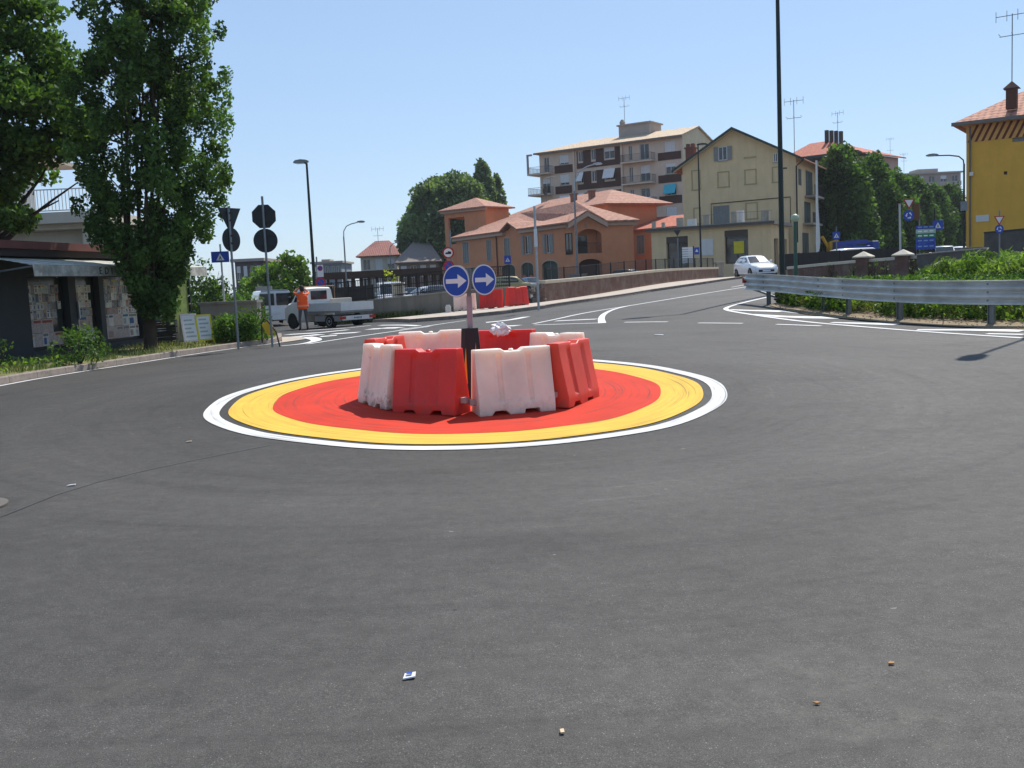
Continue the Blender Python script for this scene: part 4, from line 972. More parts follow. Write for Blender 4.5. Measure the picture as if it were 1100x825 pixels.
# triangle part with the attic window set in
up_ = [q for q in HR if q[3] >= zE]
mb.prism([(0, zE), (yh.w, zE), (pkx, pkz)], lambda a, b, d: (a, d, b), 0, .25)
for q in ([(yh.w, 0, 0), (yh.w, dY, 0), (yh.w, dY, zE), (yh.w, 0, zE)], [(0, dY, 0), (0, 0, 0), (0, 0, zE), (0, dY, zE)], ): pass
SR_W = []
def XS2(a, b, c): return (yh.w - b, a, c)
sideF = Bldg.__new__(Bldg); sideF.A = Vector(YB[:2]); sideF.u = yh.n.copy(); sideF.n = -yh.u; sideF.z0 = yh.z0; sideF.w = dY
SW = [(857.5, 861, 181.5, 199), (865.5, 873, 184, 211), (878.5, 884, 187.5, 208), (864, 871, 217, 240), (862, 869, 250, 280)]
SWr = [sideF.rect(*q) for q in SW]
facade(mb, 0, dY, 0, zE, SWr, .2, X=XS2); mb.poly([(0, dY, 0), (0, 0, 0), (0, 0, zE), (0, dY, zE)])
mb.build('wall', M['w_yg'], yh.e)
for r in SWr: window(yh.e, r, .2, X=XS2, shut=pm('green_grey_shutter', '#5d665f', .7), sill=False)
for q, dd in zip(HR, (0, 0, 1)):
    if q[3] >= zE - .01: window(yh.e, (q[0], q[1], q[2], q[3]), .03, y=-.06, open_shut=M['shutter_grey'] if q is HR[0] else None)
    else: window(yh.e, q, .2, shut=M['shutter_grey'] if dd else None, sill=not dd)
for a, b, c, d in BR_:
    mb = MB()
    for q in ((a - .1, a, c, d), (b, b + .1, c, d), (a - .1, b + .1, d, d + .1), (a - .14, b + .14, c - .12, c)): mb.bx(q[0], q[1], -.05, -.002, q[2], q[3])
    mb.build('blind_window_trim', M['w_yg_trim'], yh.e)
mb = MB(); sl_ = yh.rect(799, 812, 168.3, 170); mb.bx(sl_[0], sl_[1], -.05, -.002, sl_[2], sl_[3]); mb.build('sill_band', M['w_yg_trim'], yh.e)
l0, l1 = yh.p(764, 219), yh.p(849, 211.5); mb = MB(); mb.tube([(l0[0], -.04, l0[1] - 2.3), (l0[0], -.04, l0[1]), (l1[0], -.04, l1[1]), (l1[0], -.04, l1[1] - 2.8)], .05, 6); mb.build('conduit', pm('brown_pipe', '#5b4630', .7), yh.e)
ov = .75; eL = yh.p(721, 184.8); slope = (pkz - zE) / pkx
planes = [[L(-ov * 1.2, -ov, zE - ov * 1.2 * slope + .2), L(-ov * 1.2, dY + ov, zE - ov * 1.2 * slope + .2), L(pkx, dY + ov, pkz + .2), L(pkx, -ov, pkz + .2)], [L(yh.w + ov * 1.2, dY + ov, zE - ov * 1.2 * slope + .2), L(yh.w + ov * 1.2, -ov, zE - ov * 1.2 * slope + .2), L(pkx, -ov, pkz + .2), L(pkx, dY + ov, pkz + .2)]]
yr = roof_planes(yh.e, planes, M['roof_tile'], .14)
mb = MB()
for sx_, ex in ((-ov * 1.2, 0), (yh.w + ov * 1.2, 0)):
    zl = zE - ov * 1.2 * slope + .22; mb.add([(sx_, -ov - .05, zl), (sx_, -ov - .05, zl - .24), (pkx, -ov - .05, pkz - .02), (pkx, -ov - .05, pkz + .23), (sx_, -ov + .02, zl), (sx_, -ov + .02, zl - .24), (pkx, -ov + .02, pkz - .02), (pkx, -ov + .02, pkz + .23)], [(0, 1, 2, 3), (4, 5, 6, 7), (0, 3, 7, 4), (1, 2, 6, 5)])
mb.build('barge_board', pm('dark_green_trim', '#2c3b36', .6), yh.e)
mb = MB()
for sx_ in (0, 1):
    a0_, b0_ = (L(-ov * 1.1, -ov + .06, zE - ov * 1.1 * slope + .02), L(pkx, -ov + .06, pkz + .02)) if sx_ == 0 else (L(yh.w + ov * 1.1, -ov + .06, zE - ov * 1.1 * slope + .02), L(pkx, -ov + .06, pkz + .02))
    mb.add([a0_, b0_, b0_ + L(0, ov - .07, 0), a0_ + L(0, ov - .07, 0)], [(0, 1, 2, 3)])
mb.build('soffit', pm('cream_soffit', '#cfc6ae', .9), yh.e)
MB().tube([(yh.w + .7, -.6, zE - .5), (yh.w + .05, -.1, zE - .9), (yh.w + .05, -.1, 3.5)], .07, 8).build('downpipe', pm('dark_downpipe', '#2f2b28', .6), yh.e, smooth=50)
for q in ((865, 874, 211.5, 213.5), (863, 872, 240.5, 242.5)):
    a, b, c, d = sideF.rect(*q); bb = boxX(MB(), XS2, a - .3, b + .4, -1.0, -.002, c, d).build('balcony', M['concrete'], yh.e); g = MB(); railing(g, XS2, a - .28, b + .38, -.95, d, d + 1.0); g.build('railing', M['black_metal'], bb)
ch_ = yh.loc(W(742, 168, 103)); MB().bx(ch_.x - .45, ch_.x + .45, 3, 3.8, zE - 1, zE + 2.1).bx(ch_.x - .55, ch_.x + .55, 2.9, 3.9, zE + 2.1, zE + 2.25).bx(ch_.x - .4, ch_.x - .1, 3.1, 3.7, zE + 2.25, zE + 2.6).bx(ch_.x + .1, ch_.x + .4, 3.1, 3.7, zE + 2.25, zE + 2.6).build('chimney', pm('brick_chimney', '#6b4a40', .9), yh.e)
antenna(yh.e, yh.W(853.5, 168, 99), 5.4)
# shop wing with terrace
sw = Bldg('shop_wing', 'low pale yellow shop wing with a flat terrace in front of the gabled house', 'shop', W(699.5, 250, 93), W(828, 240, 88), .6)
zS = (sw.p(699, 250)[1] + sw.p(826, 240.5)[1]) / 2; g0 = sw.rect(716, 739.2, 254, 286); g1 = sw.rect(778.5, 803.8, 247, 283)
g0 = (g0[0], g0[1], .3, g0[3]); mb = MB(); facade(mb, 0, sw.w, 0, zS, [g0, g1], .5)
def XW(a, b, c): return (sw.w - b, a, c)
facade(mb, 0, 7.5, 0, zS, [(1.2, 3.0, .3, 3.8), (4.6, 6.6, .3, 3.8)], .4, X=XW); mb.poly([(0, 0, 0), (0, 7.5, 0), (0, 7.5, zS), (0, 0, zS)]); mb.build('wall', M['w_yg'], sw.e)
for a, b in ((1.2, 3.0), (4.6, 6.6)): boxX(MB(), XW, a, b, .3, .35, .3, 3.8).build('dark_door', M['darkplastic'], sw.e)
mb = MB(); mb.bx(-.4, sw.w + .4, -.5, 7.4, zS, zS + .3); mb.build('terrace_slab', pm('terrace_concrete', '#8f897c', .9), sw.e)
mb = MB(); mb.bx(-.42, sw.w + .42, -.56, -.502, zS + .06, zS + .26); mb.build('slab_edge', pm('dark_slab_edge', '#57524a', .8), sw.e)
for r, nm in ((g0, 'shop_door'), (g1, 'shop_window')):
    a, b, c, d = r; m_ = MB(); bars(m_, a, b, c, d, .4, .09, .05, ID); w = m_.build(nm, M['black_metal'], sw.e); MB().bx(a + .08, b - .08, .43, .45, c + .08, d - .08).build('pane', M['glass'], w)
    MB().bx(a + .002, b - .002, .04, .3, d - .55, d - .002).build('roller_box', pm('dark_brown_box', '#4f4842', .8), w)
a, b, c, d = sw.rect(787.2, 798.2, 259, 272.2); MB().bx(a, b, .36, .38, c, d).build('yellow_poster', pm('yellow_poster', '#d6c52c', .6), sw.e)
a, b, c, d = sw.rect(780.5, 802.5, 253, 256.8); sgn = MB().bx(a, b, .34, .37, c, d).build('fascia_sign', pm('pale_fascia', '#6d6c6a', .6), sw.e)
a, b, c, d = sw.rect(751.3, 766.3, 256.5, 274.3); MB().bx(a, b, -.06, -.002, c, d).build('notice_board', M['white_trim'], sw.e)
# parapet posts and panels of the terrace
po = MB(); pnl = MB()
for q in ((700.5, 704.3, 238, 248.5), (711, 714, 239, 247.5), (727, 734, 234, 246.5), (755.6, 762, 231, 243.5), (785.7, 790.5, 227.5, 241), (817.6, 825, 226, 238.5), (824, 826.5, 226, 239)):
    a, b, c, d = sw.rect(*q); MB().bx(a, b, -.1, .15, zS + .3, d).build('parapet_post', pm('weathered_panel', '#a79f90', .9, .15), sw.e)
MB().bx(*[sw.rect(790.5, 797, 226, 240)[i] for i in (0, 1)], .3, .9, zS + .3, sw.rect(790.5, 797, 226, 240)[3]).build('water_tank', M['white_plastic'], sw.e)
MB().bx(*[sw.rect(738, 747, 240, 245)[i] for i in (0, 1)], .1, .5, zS + .3, zS + .95).build('air_conditioner', M['white_plastic'], sw.e)
w5 = sw.w; g = MB(); railing(g, ID, w5 * .45, w5 + .2, -.4, zS + .3, zS + 1.2, .3, .014); g.build('terrace_rail', M['galv_dull'], sw.e)

# ------------------------------------------------------------------ red-roofed house behind, far blocks, yellow house
rh = Bldg('red_roofed_building', 'pink building with a red tiled roof rising behind the gabled house', 'building', W(838, 165, 152), W(926, 166, 143), .8)
zr = rh.p(890, 169)[1]; mb = MB(); facade(mb, 0, rh.w, 0, zr, [rh.rect(893, 897, 182, 194), rh.rect(903, 908, 181, 193)], .2); mb.poly([(rh.w, 0, 0), (rh.w, 12, 0), (rh.w, 12, zr), (rh.w, 0, zr)]); mb.build('wall', M['w_pink'], rh.e)
for q in ((893, 897, 182, 194), (903, 908, 181, 193)): window(rh.e, rh.rect(*q), .2, shut=M['shutter_grey'])
rk = rh.loc(W(885, 152.5, 154)); x1 = rh.w + .8
roof_planes(rh.e, [[L(-.8, -.8, zr), L(x1, -.8, zr), L(rk.x + 1, 6, rk.z), L(rk.x - 2, 6, rk.z)], [L(x1, -.8, zr), L(x1, 13, zr), L(rk.x + 1, 6, rk.z)], [L(-.8, 13, zr), L(-.8, -.8, zr), L(rk.x - 2, 6, rk.z)]], M['roof_red'])
mb = MB()
for k in range(4): x = rk.x + .9 + k * .75; mb.bx(x, x + .4, 5, 5.6, rk.z - 1.0, rk.z + 1.5 - .15 * k)
mb.build('chimney_pots', pm('dark_flue', '#3b3634', .8), rh.e); antenna(rh.e, (rk.x + 3, 5, rk.z - .8), 4.6)
rg = Bldg('gable_roofed_block', 'pink block with a dark green gable edge behind the dark trees', 'building', W(917, 166, 142), W(947, 178, 150), .8)
zr = rg.p(930, 180)[1]; MB().bx(0, rg.w, 0, 10, 0, zr).build('wall', M['w_pink'], rg.e); pq = rg.p(919, 164.5)
roof_planes(rg.e, [[L(-.3, -.8, pq[1] + .3), L(rg.w + 1, -.8, rg.p(947, 177.5)[1]), L(rg.w + 1, 10, rg.p(947, 177.5)[1]), L(-.3, 10, pq[1] + .3)]], pm('dark_green_trim', '#2c3b36', .6), .4)
mb = MB().prism([(-.2, zr), (rg.w, zr), (-.2, pq[1] - .1)], lambda a, b, d: (a, d, b), 0, .3); mb.build('gable_wall', M['w_pink'], rg.e)
def far_block(name, label, px0, px1, pyt, Y, depth, mat, rows, cols, roof=None, cat='building', base=0.0, balc=False):
    b = Bldg(name, label, cat, W(px0, pyt, Y), W(px1, pyt, Y), base); z = b.p((px0 + px1) / 2, pyt)[1]
    holes = []
    fh = 3.1; nr = rows
    for j in range(nr):
        zt = z - .5 - fh * j
        for i in range(cols): x = b.w * (i + .5) / cols; holes.append((x - min(.7, b.w / cols * .3), x + min(.7, b.w / cols * .3), zt - 1.6, zt))
    mb = MB(); facade(mb, 0, b.w, 0, z, holes, .2); mb.bx(0, b.w, .3, depth, 0, z - .01); mb.build('wall', mat, b.e)
    for q in holes: window(b.e, q, .2, roller=random.choice((0, .5, 1)), sill=False)
    if balc:
        for j in range(nr): MB().bx(.3, b.w - .3, -1.1, -.01, z - 2.9 - fh * j, z - 1.95 - fh * j).build('balcony', M['w_grey'], b.e)
    if roof:
        rz_ = z + depth * .22; roof_planes(b.e, [[L(-.6, -.6, z), L(b.w + .6, -.6, z), L(b.w * .7, depth / 2, rz_), L(b.w * .3, depth / 2, rz_)], [L(b.w + .6, -.6, z), L(b.w + .6, depth + .6, z), L(b.w * .7, depth / 2, rz_)], [L(-.6, depth + .6, z), L(-.6, -.6, z), L(b.w * .3, depth / 2, rz_)]], roof)
    else: MB().bx(-.4, b.w + .4, -.5, depth + .3, z, z + .35).build('flat_roof', M['w_grey'], b.e)
    return b
b = far_block('far_apartment_block', 'distant grey brown apartment block with balconies above the dark trees at the right', 958, 1032, 187, 235, 12, plaster('grey_brown_plaster', '#a0918a', .2), 3, 6, None, balc=True)
MB().bx(b.w * .45, b.w * .75, 3, 8, b.p(1000, 187)[1] + .35, b.p(1000, 180)[1]).build('roof_hut', M['w_grey'], b.e); antenna(b.e, (b.w * .05, 3, b.p(1000, 187)[1]), 9); antenna(b.e, (b.w * .3, 5, b.p(1000, 187)[1]), 5.5)
b = far_block('far_pale_house', 'distant pale house with a dull red hip roof above the brown carport', 387, 426, 274.5, 150, 11, M['w_beige'], 3, 3, tilemat('dull_red_roof_tile', '#8f5a50')); antenna(b.e, (b.w * .4, 5, b.p(400, 269)[1]), 3.5)
far_block('far_brown_hall', 'distant brown hall with a dark sloping roof behind the big left plane tree', 428, 470, 281, 135, 14, pm('brown_hall_wall', '#8d7f74', .9), 2, 4, pm('dull_grey_roof', '#857a72', .9))
b = far_block('far_grey_building', 'distant grey blue flat building above the brown carport, left of the pale house', 336, 366, 283, 170, 12, pm('grey_blue_wall', '#7d858c', .9), 3, 5); MB().bx(b.w * .2, b.w * .5, 3, 7, b.p(350, 283)[1], b.p(350, 278)[1]).build('roof_hut', M['w_grey'], b.e)
far_block('far_dark_building', 'distant dark grey building with a flat overhanging roof behind the two sign backs', 252, 281, 281, 120, 12, pm('dark_grey_wall', '#5c5555', .9), 3, 4)

# yellow house at the right
YL = W(1038, 200, 70); dv = Vector((.83, -.56)).normalized()
yl = Bldg('ochre_house', 'ochre yellow house with a striped cornice and clay tiled hip roof at the right edge', 'house', YL, (YL.x + dv.x * 15, YL.y + dv.y * 15), .4)
zy = yl.p(1040, 132)[1]; aw = yl.rect(1087.5, 1103, 132, 152); v1 = yl.rect(1075.3, 1079, 136, 139.6); v2 = yl.rect(1078.2, 1082, 184, 187.6)
mb = MB(); facade(mb, 0, yl.w, 0, zy, [aw, v1, v2, (9.5, 10.7, 8.0, 9.6), (9.5, 10.7, 4.2, 5.9)], .22); arch_fill(mb, aw[0], aw[1], aw[3], .6, 0, .2); mb.poly([(0, 0, 0), (0, 12, 0), (0, 12, zy), (0, 0, zy)]); mb.poly([(yl.w, 0, 0), (yl.w, 12, 0), (yl.w, 12, zy), (yl.w, 0, zy)]); mb.build('wall', M['w_yellow'], yl.e)
window(yl.e, aw, .22, frame=M['shutter_grey'], glass=pm('pale_blind', '#8d8f90', .8), sill=False); window(yl.e, (9.5, 10.7, 8.0, 9.6), .22); window(yl.e, (9.5, 10.7, 4.2, 5.9), .22)
for v in (v1, v2): MB().bx(v[0], v[1], .15, .17, v[2], v[3]).build('vent_grille', M['black_metal'], yl.e)
# diagonal stripe cornice
cz0, cz1 = zy - 1.35, zy - .18; MB().bx(0, yl.w, -.03, -.002, cz0, cz1).build('cornice_band', pm('cream_orange_band', '#d8a25a', .9), yl.e)
mb = MB(); k = 0; x = .1
while x < yl.w - .8:
    s_ = 1 if x < 3.9 else -1; mb.prism([(x, cz0 + .02), (x + .17, cz0 + .02), (x + .17 + .55 * s_, cz1 - .02), (x + .55 * s_, cz1 - .02)] if s_ > 0 else [(x + .55, cz0 + .02), (x + .72, cz0 + .02), (x + .17, cz1 - .02), (x, cz1 - .02)], lambda a, b_, d: (a, d, b_), -.05, -.031); x += .42
mb.build('cornice_stripes', pm('brown_red_stripe', '#6a2c1c', .9), yl.e)
oz = .75; hp = L(5.2, 6, zy + 3.4)
roof_planes(yl.e, [[L(-oz, -oz, zy), L(yl.w + oz, -oz, zy), L(yl.w - 5, 6, zy + 3.4), hp], [L(-oz, 13, zy), L(-oz, -oz, zy), hp], [L(yl.w + oz, 13, zy), L(-oz, 13, zy), hp, L(yl.w - 5, 6, zy + 3.4)]], tilemat('weathered_clay_tiles', '#b98068', .42), .2)
MB().bx(-oz - .06, yl.w + oz, -oz - .14, -oz - .002, zy - .22, zy + .02).build('gutter', pm('grey_gutter', '#6f6a63', .6), yl.e)
cq = yl.W(1087, 97, 68.5); mb = MB(); mb.bx(cq.x - .33, cq.x + .33, cq.y - .33, cq.y + .33, zy + .6, cq.z + .1); cy_ = mb.build('chimney', pm('dark_brick', '#5b3a30', .9), yl.e)
MB().add([(cq.x - .5, cq.y - .45, cq.z + .1), (cq.x + .5, cq.y - .45, cq.z + .1), (cq.x + .5, cq.y + .45, cq.z + .1), (cq.x - .5, cq.y + .45, cq.z + .1), (cq.x, cq.y, cq.z + .62)], [(0, 1, 2, 3), (0, 1, 4), (1, 2, 4), (2, 3, 4), (3, 0, 4)]).build('chimney_cap', pm('dark_brick', '#5b3a30', .9), cy_)
antenna(yl.e, (cq.x, cq.y, cq.z + .6), 4.4, s=1.1)
MB().bx(*yl.rect(1042, 1046, 185, 189)[:2], -.25, -.002, *yl.rect(1042, 1046, 185, 189)[2:]).build('lamp_box', M['white_plastic'], yl.e)
a, b, c, d = yl.rect(1048.3, 1062.3, 231, 238); MB().bx(a, b, -.04, -.002, c, d).build('wall_plate', M['white_trim'], yl.e)
MB().tube([(.25, -.1, zy - .3), (.25, -.1, .2)], .06, 8).build('downpipe', pm('grey_pipe', '#6b6660', .6), yl.e, smooth=50)
# ------------------------------------------------------------------ newsstand
KA, KB = Vector((-13.0, 23.6)), Vector((-11.35, 33.6)); KD = (KB - KA).normalized(); KN = Vector((KD.y, -KD.x))
ks = Bldg('newsstand', 'dark newsstand with papers in its windows, a white awning and a red brown roof edge', 'kiosk', (KA.x, KA.y), (KB.x, KB.y), .12)
kw = ks.w
kst = pm('dark_grey_cladding', '#2e3236', .6, .12, 3); kfr = pm('black_window_frame', '#1d1f21', .5)
wz0, wz1 = .22, 2.25
opens = [(ks.p(33, 340)[0], ks.p(76, 340)[0]), (ks.p(84, 340)[0], ks.p(109, 340)[0]), (ks.p(114, 340)[0], ks.p(156, 340)[0]), (ks.p(160, 340)[0], ks.p(190, 340)[0])]
mb = MB(); facade(mb, 0, kw, 0, 2.7, [(a, b, wz0, wz1) for a, b in opens], .3); mb.poly([(0, 0, 0), (0, 3.2, 0), (0, 3.2, 2.7), (0, 0, 2.7)]); mb.poly([(kw, 0, 0), (kw, 3.2, 0), (kw, 3.2, 2.7), (kw, 0, 2.7)])
mb.build('wall', kst, ks.e)
mb = MB(); mb.bx(-.6, kw + .5, -.45, 3.6, 2.88, 3.08); mb.build('roof', pm('red_brown_roof_edge', '#6b3f38', .6, .12, 3), ks.e)
mb = MB(); mb.bx(-.5, kw + .4, -.34, 3.5, 2.7, 2.879); mb.build('roof_soffit', pm('brown_soffit', '#3a302c', .8), ks.e)
papers = [pm('newsprint_' + 'abcdefghij'[i], c, .75, .25, 14) for i, c in enumerate(('#c6c5be', '#cbc2b9', '#b6a49d', '#9da1a4', '#d6d3cc', '#a18a84', '#797b7d', '#9a4a40', '#46618c', '#c2a24c'))]
rp = random.Random(3)
for k, (a, b) in enumerate(opens):
    f = MB(); bars(f, a, b, wz0, wz1, .17, .06, .06, ID, mid=False); w = f.build('window', kfr, ks.e)
    MB().bx(a + .07, b - .07, .21, .22, wz0 + .07, wz1 - .07).build('pane', glassmat('kiosk_glass', (.03, .035, .035), .15), w)
    d = MB(); z = wz0 + .1
    while z < wz1 - .3:
        low = z < wz0 + .75; hh = .37 if low else rp.choice((.2, .22, .24)); x = a + .1
        while x < b - .2:
            ww = rp.choice((.27, .36, .5)) if low else rp.choice((.14, .15, .17)); ww = min(ww, b - .09 - x)
            if rp.random() < .93 and ww > .08:
                t_ = rp.uniform(-.006, .006); mi = rp.choice((0, 0, 1, 4, 3, 2, 5, 6) if not low else (0, 1, 2, 4, 1, 2))
                d.bx(x, x + ww - .004, .2, .205 + rp.uniform(0, .004), z + t_, z + hh - .006 + t_, mi)
                if rp.random() < .7: d.bx(x + .02, x + ww - .04, .197, .1995, z + hh * .72 + t_, z + hh * .9 + t_, rp.choice((6, 7, 8, 7, 9, 5)))
                if rp.random() < .6: d.bx(x + .03, x + ww * .55, .197, .1995, z + .04 + t_, z + hh * .6 + t_, rp.choice((3, 2, 6, 5, 8)))
            x += ww
        z += hh
    d.build('paper_display', papers, ks.e)
MB().bx(opens[1][0] - .02, opens[1][0] + .03, -.06, -.01, 1.0, 1.5).build('door_handle', M['galv'], ks.e)
# awning with lettering
ax0, ax1 = .9, kw - .1; pr = 1.45
def awnmat():
    t = NT('striped_awning'); p = t.pos(); sx = t.n('ShaderNodeSeparateXYZ', {0: p}); s = t.math('FRACT', t.math('MULTIPLY', (sx, 'Y'), 5.0))
    r = t.ramp(s, [(.0, (.80, .80, .74)), (.48, (.80, .80, .74)), (.54, (.44, .47, .41))]); t.col(r); t.set(Roughness=.9)
    tr = t.n('ShaderNodeBsdfTranslucent', {0: r}); mx = t.n('ShaderNodeMixShader', {0: .35}); t.L.new(t.b.outputs[0], mx.inputs[1]); t.L.new(tr.outputs[0], mx.inputs[2]); t.L.new(mx.outputs[0], t.out.inputs[0]); return t.m
def canvas():
    t = NT('grey_white_canvas'); p = t.pos(); c = (.74, .73, .66); r = t.ramp(t.noise(p, 3, 6, .7), [(.4, sc(c, .6)), (.6, c)]); t.col(r); t.set(Roughness=.9)
    tr = t.n('ShaderNodeBsdfTranslucent', {0: r}); mx = t.n('ShaderNodeMixShader', {0: .45}); t.L.new(t.b.outputs[0], mx.inputs[1]); t.L.new(tr.outputs[0], mx.inputs[2]); t.L.new(mx.outputs[0], t.out.inputs[0]); return t.m
mb = MB(); nseg = 24; vs = []
for i in range(nseg + 1):
    x = ax0 + (ax1 - ax0) * i / nseg; sag = .03 * math.sin(i * 1.7)
    vs += [(x, -.02, 2.68), (x, -pr / 2, 2.57 + sag * .5), (x, -pr, 2.42 + sag * .2)]
mb.add(vs, [(3 * i + k, 3 * i + k + 1, 3 * i + k + 4, 3 * i + k + 3) for i in range(nseg) for k in range(2)])
aw_ = mb.build('awning', awnmat(), ks.e); sm_ = aw_.modifiers.new('s', 'SOLIDIFY'); sm_.thickness = .012
mb = MB(); vs = []
for i in range(nseg * 2 + 1):
    x = ax0 + (ax1 - ax0) * i / (nseg * 2); vs += [(x, -pr - .005 - .012 * math.sin(i * .9), 2.42), (x, -pr - .02 - .02 * math.sin(i * .9 + .4), 2.14)]
mb.add(vs, [(2 * i, 2 * i + 1, 2 * i + 3, 2 * i + 2) for i in range(nseg * 2)])
va = mb.build('valance', canvas(), aw_); s2 = va.modifiers.new('s', 'SOLIDIFY'); s2.thickness = .01
m4 = Matrix.Translation((ax0 + 2.75, -pr - .05, 2.27)) @ Matrix.Rotation(PI / 2, 4, 'X')
text_mesh('lettering', 'EDICOLA', .27, pm('dark_green_lettering', '#1f3a2e', .8), va, m4, align='LEFT', spacing=1.9)
mb = MB()
for x in (ax0 + .05, ax0 + (ax1 - ax0) / 2, ax1 - .05): mb.tube([(x, -.05, 2.25), (x, -pr, 2.39)], .025, 6)
for x in (ax0 + .05, ax0 + (ax1 - ax0) / 2, ax1 - .05): MB().tube([(x, -.05, 2.25), (x, -pr, 2.39)], .025, 6).build('awning_arm', M['galv_dull'], ks.e)
MB().bx(kw + .02, kw + 1.1, -.1, .0, .3, 2.1).build('side_panel', pm('green_yellow_panel', '#6c7a3c', .6, .3, 6), ks.e)
mb = MB()
for i in range(6): mb.bx(kw + 1.12, kw + 1.2, -.16, .04, .4 + i * .29, .62 + i * .29)
mb.build('side_rack', M['black_metal'], ks.e)

# crates and advert boards at the end of the newsstand
def pg(px, py, up=.12): return G(px, py, up)
p = pg(180, 371); cs = thing('crate_stack', 'stack of black plastic crates beside the newsstand, left of the advert boards', 'crates', (p.x, p.y, p.z), .15)
for i in range(4):
    m_ = MB(); z = i * .19
    for s_ in (-1, 1): m_.bx(-.3, .3, s_ * .2 - .01, s_ * .2 + .01, z, z + .05).bx(-.3, .3, s_ * .2 - .01, s_ * .2 + .01, z + .08, z + .12).bx(-.3, .3, s_ * .2 - .015, s_ * .2 + .015, z + .15, z + .185).bx(s_ * .3 - .01, s_ * .3 + .01, -.2, .2, z, z + .16)
    m_.bx(-.3, .3, -.2, .2, z, z + .02); m_.build('crate', M['darkplastic'], cs)
def aboard(px, py, fm, face, label, rz, wd_=.52, hh=.95):
    p = pg(px, py); t = thing('advert_board', label, 'advert board', (p.x, p.y, p.z), rz)
    for s_ in (-1, 1):
        R3 = Matrix.Rotation(s_ * -.2, 3, 'X'); c = Vector((0, s_ * -.19 + 0, 0))
        def tr(a, b, d, s_=s_, c=c): return c + Matrix.Rotation(.2 * s_, 3, 'X').inverted() @ Vector((a, -s_ * d, b))
        m_ = MB()
        for q in ([(-wd_ / 2, 0), (-wd_ / 2 + .05, 0), (-wd_ / 2 + .05, hh), (-wd_ / 2, hh)], [(wd_ / 2 - .05, 0), (wd_ / 2, 0), (wd_ / 2, hh), (wd_ / 2 - .05, hh)], [(-wd_ / 2 + .05, hh - .05), (wd_ / 2 - .05, hh - .05), (wd_ / 2 - .05, hh), (-wd_ / 2 + .05, hh)], [(-wd_ / 2 + .05, .12), (wd_ / 2 - .05, .12), (wd_ / 2 - .05, .17), (-wd_ / 2 + .05, .17)]): m_.prism(q, tr, -.015, .015)
        fr = m_.build('frame', fm, t); MB().prism([(-wd_ / 2 + .051, .171), (wd_ / 2 - .051, .171), (wd_ / 2 - .051, hh - .051), (-wd_ / 2 + .051, hh - .051)], tr, -.008, .008).build('poster', face, fr)
        if s_ == 1:
            pr_ = MB()
            for i in range(5): pr_.prism([(-wd_ / 2 + .1, .25 + i * .12), (wd_ / 2 - .1 - (i % 3) * .06, .25 + i * .12), (wd_ / 2 - .1 - (i % 3) * .06, .3 + i * .12), (-wd_ / 2 + .1, .3 + i * .12)], tr, .0085, .0095)
            pr_.build('print', pm('grey_print', '#a9acae', .7, .2, 30), fr)
    return t
aboard(204, 371.2, pm('maroon_white_frame', '#c9bfc0', .5), M['white_sign'], 'white framed advert board standing on the pavement by the newsstand', .8)
aboard(219.5, 370, pm('yellow_frame', '#d8c71e', .5), M['white_sign'], 'yellow framed advert board standing just right of the white framed one', .75, .5, .9)
# low wall beyond the verge
a = Vector((-11.15, 36.2)); b = Vector((-8.9, 35.4)); lw = Bldg('low_wall', 'low beige rendered wall with a capping behind the shrub and the yellow advert board', 'wall', a, (b.x, b.y), h(-10, 36))
MB().bx(0, lw.w, 0, .25, 0, 1.25).build('wall', M['w_grey'], lw.e); MB().bx(-.05, lw.w + .05, -.06, .31, 1.25, 1.34).build('capping', M['concrete'], lw.e)

# ------------------------------------------------------------------ signs
def pole_thing(name, label, cat, px, py, up, H, r=.03, mat=None, tilt=0.0, Y=None):
    p = G(px, py, up) if Y is None else W(px, py, Y)
    if Y is not None: p = Vector((p.x, p.y, h(p.x, p.y) + up))
    t = thing(name, label, cat, (p.x, p.y, p.z)); 
    MB().tube([(0, 0, -.1), (tilt * H, 0, H)], r, 12).build('pole', mat or M['galv_dull'], t, smooth=50); t['_'] = 0; del t['_']
    return t, p
def plate(par, name, c, nrm, pts, face, back, th=.006, child=None):
    z = Vector(nrm).normalized(); x = Vector((0, 0, 1)).cross(z).normalized(); y = z.cross(x); R3 = Matrix((x, y, z)).transposed()
    m_ = MB(); on_plate(m_, R3, c, pts, -th, 0); b = m_.build(name, back, par)
    if face is not None: f = MB(); on_plate(f, R3, c, [(q[0] * .985, q[1] * .985) for q in pts], .0008, .002); f.build('face', face, b)
    return b, R3
def circ(r, n=28): return [(r * math.cos(2 * PI * i / n), r * math.sin(2 * PI * i / n)) for i in range(n)]
def octo(r): return [(r * math.cos(PI / 8 + PI / 4 * i), r * math.sin(PI / 8 + PI / 4 * i)) for i in range(8)]
def tri(r, inv=False): s = -1 if inv else 1; return [(-r, -s * r * .577), (r, -s * r * .577), (0, s * r * 1.155)]
BK = M['sign_back']
def clamp(par, c, nrm, w=.2):
    for dz in (-.12, .12): pass
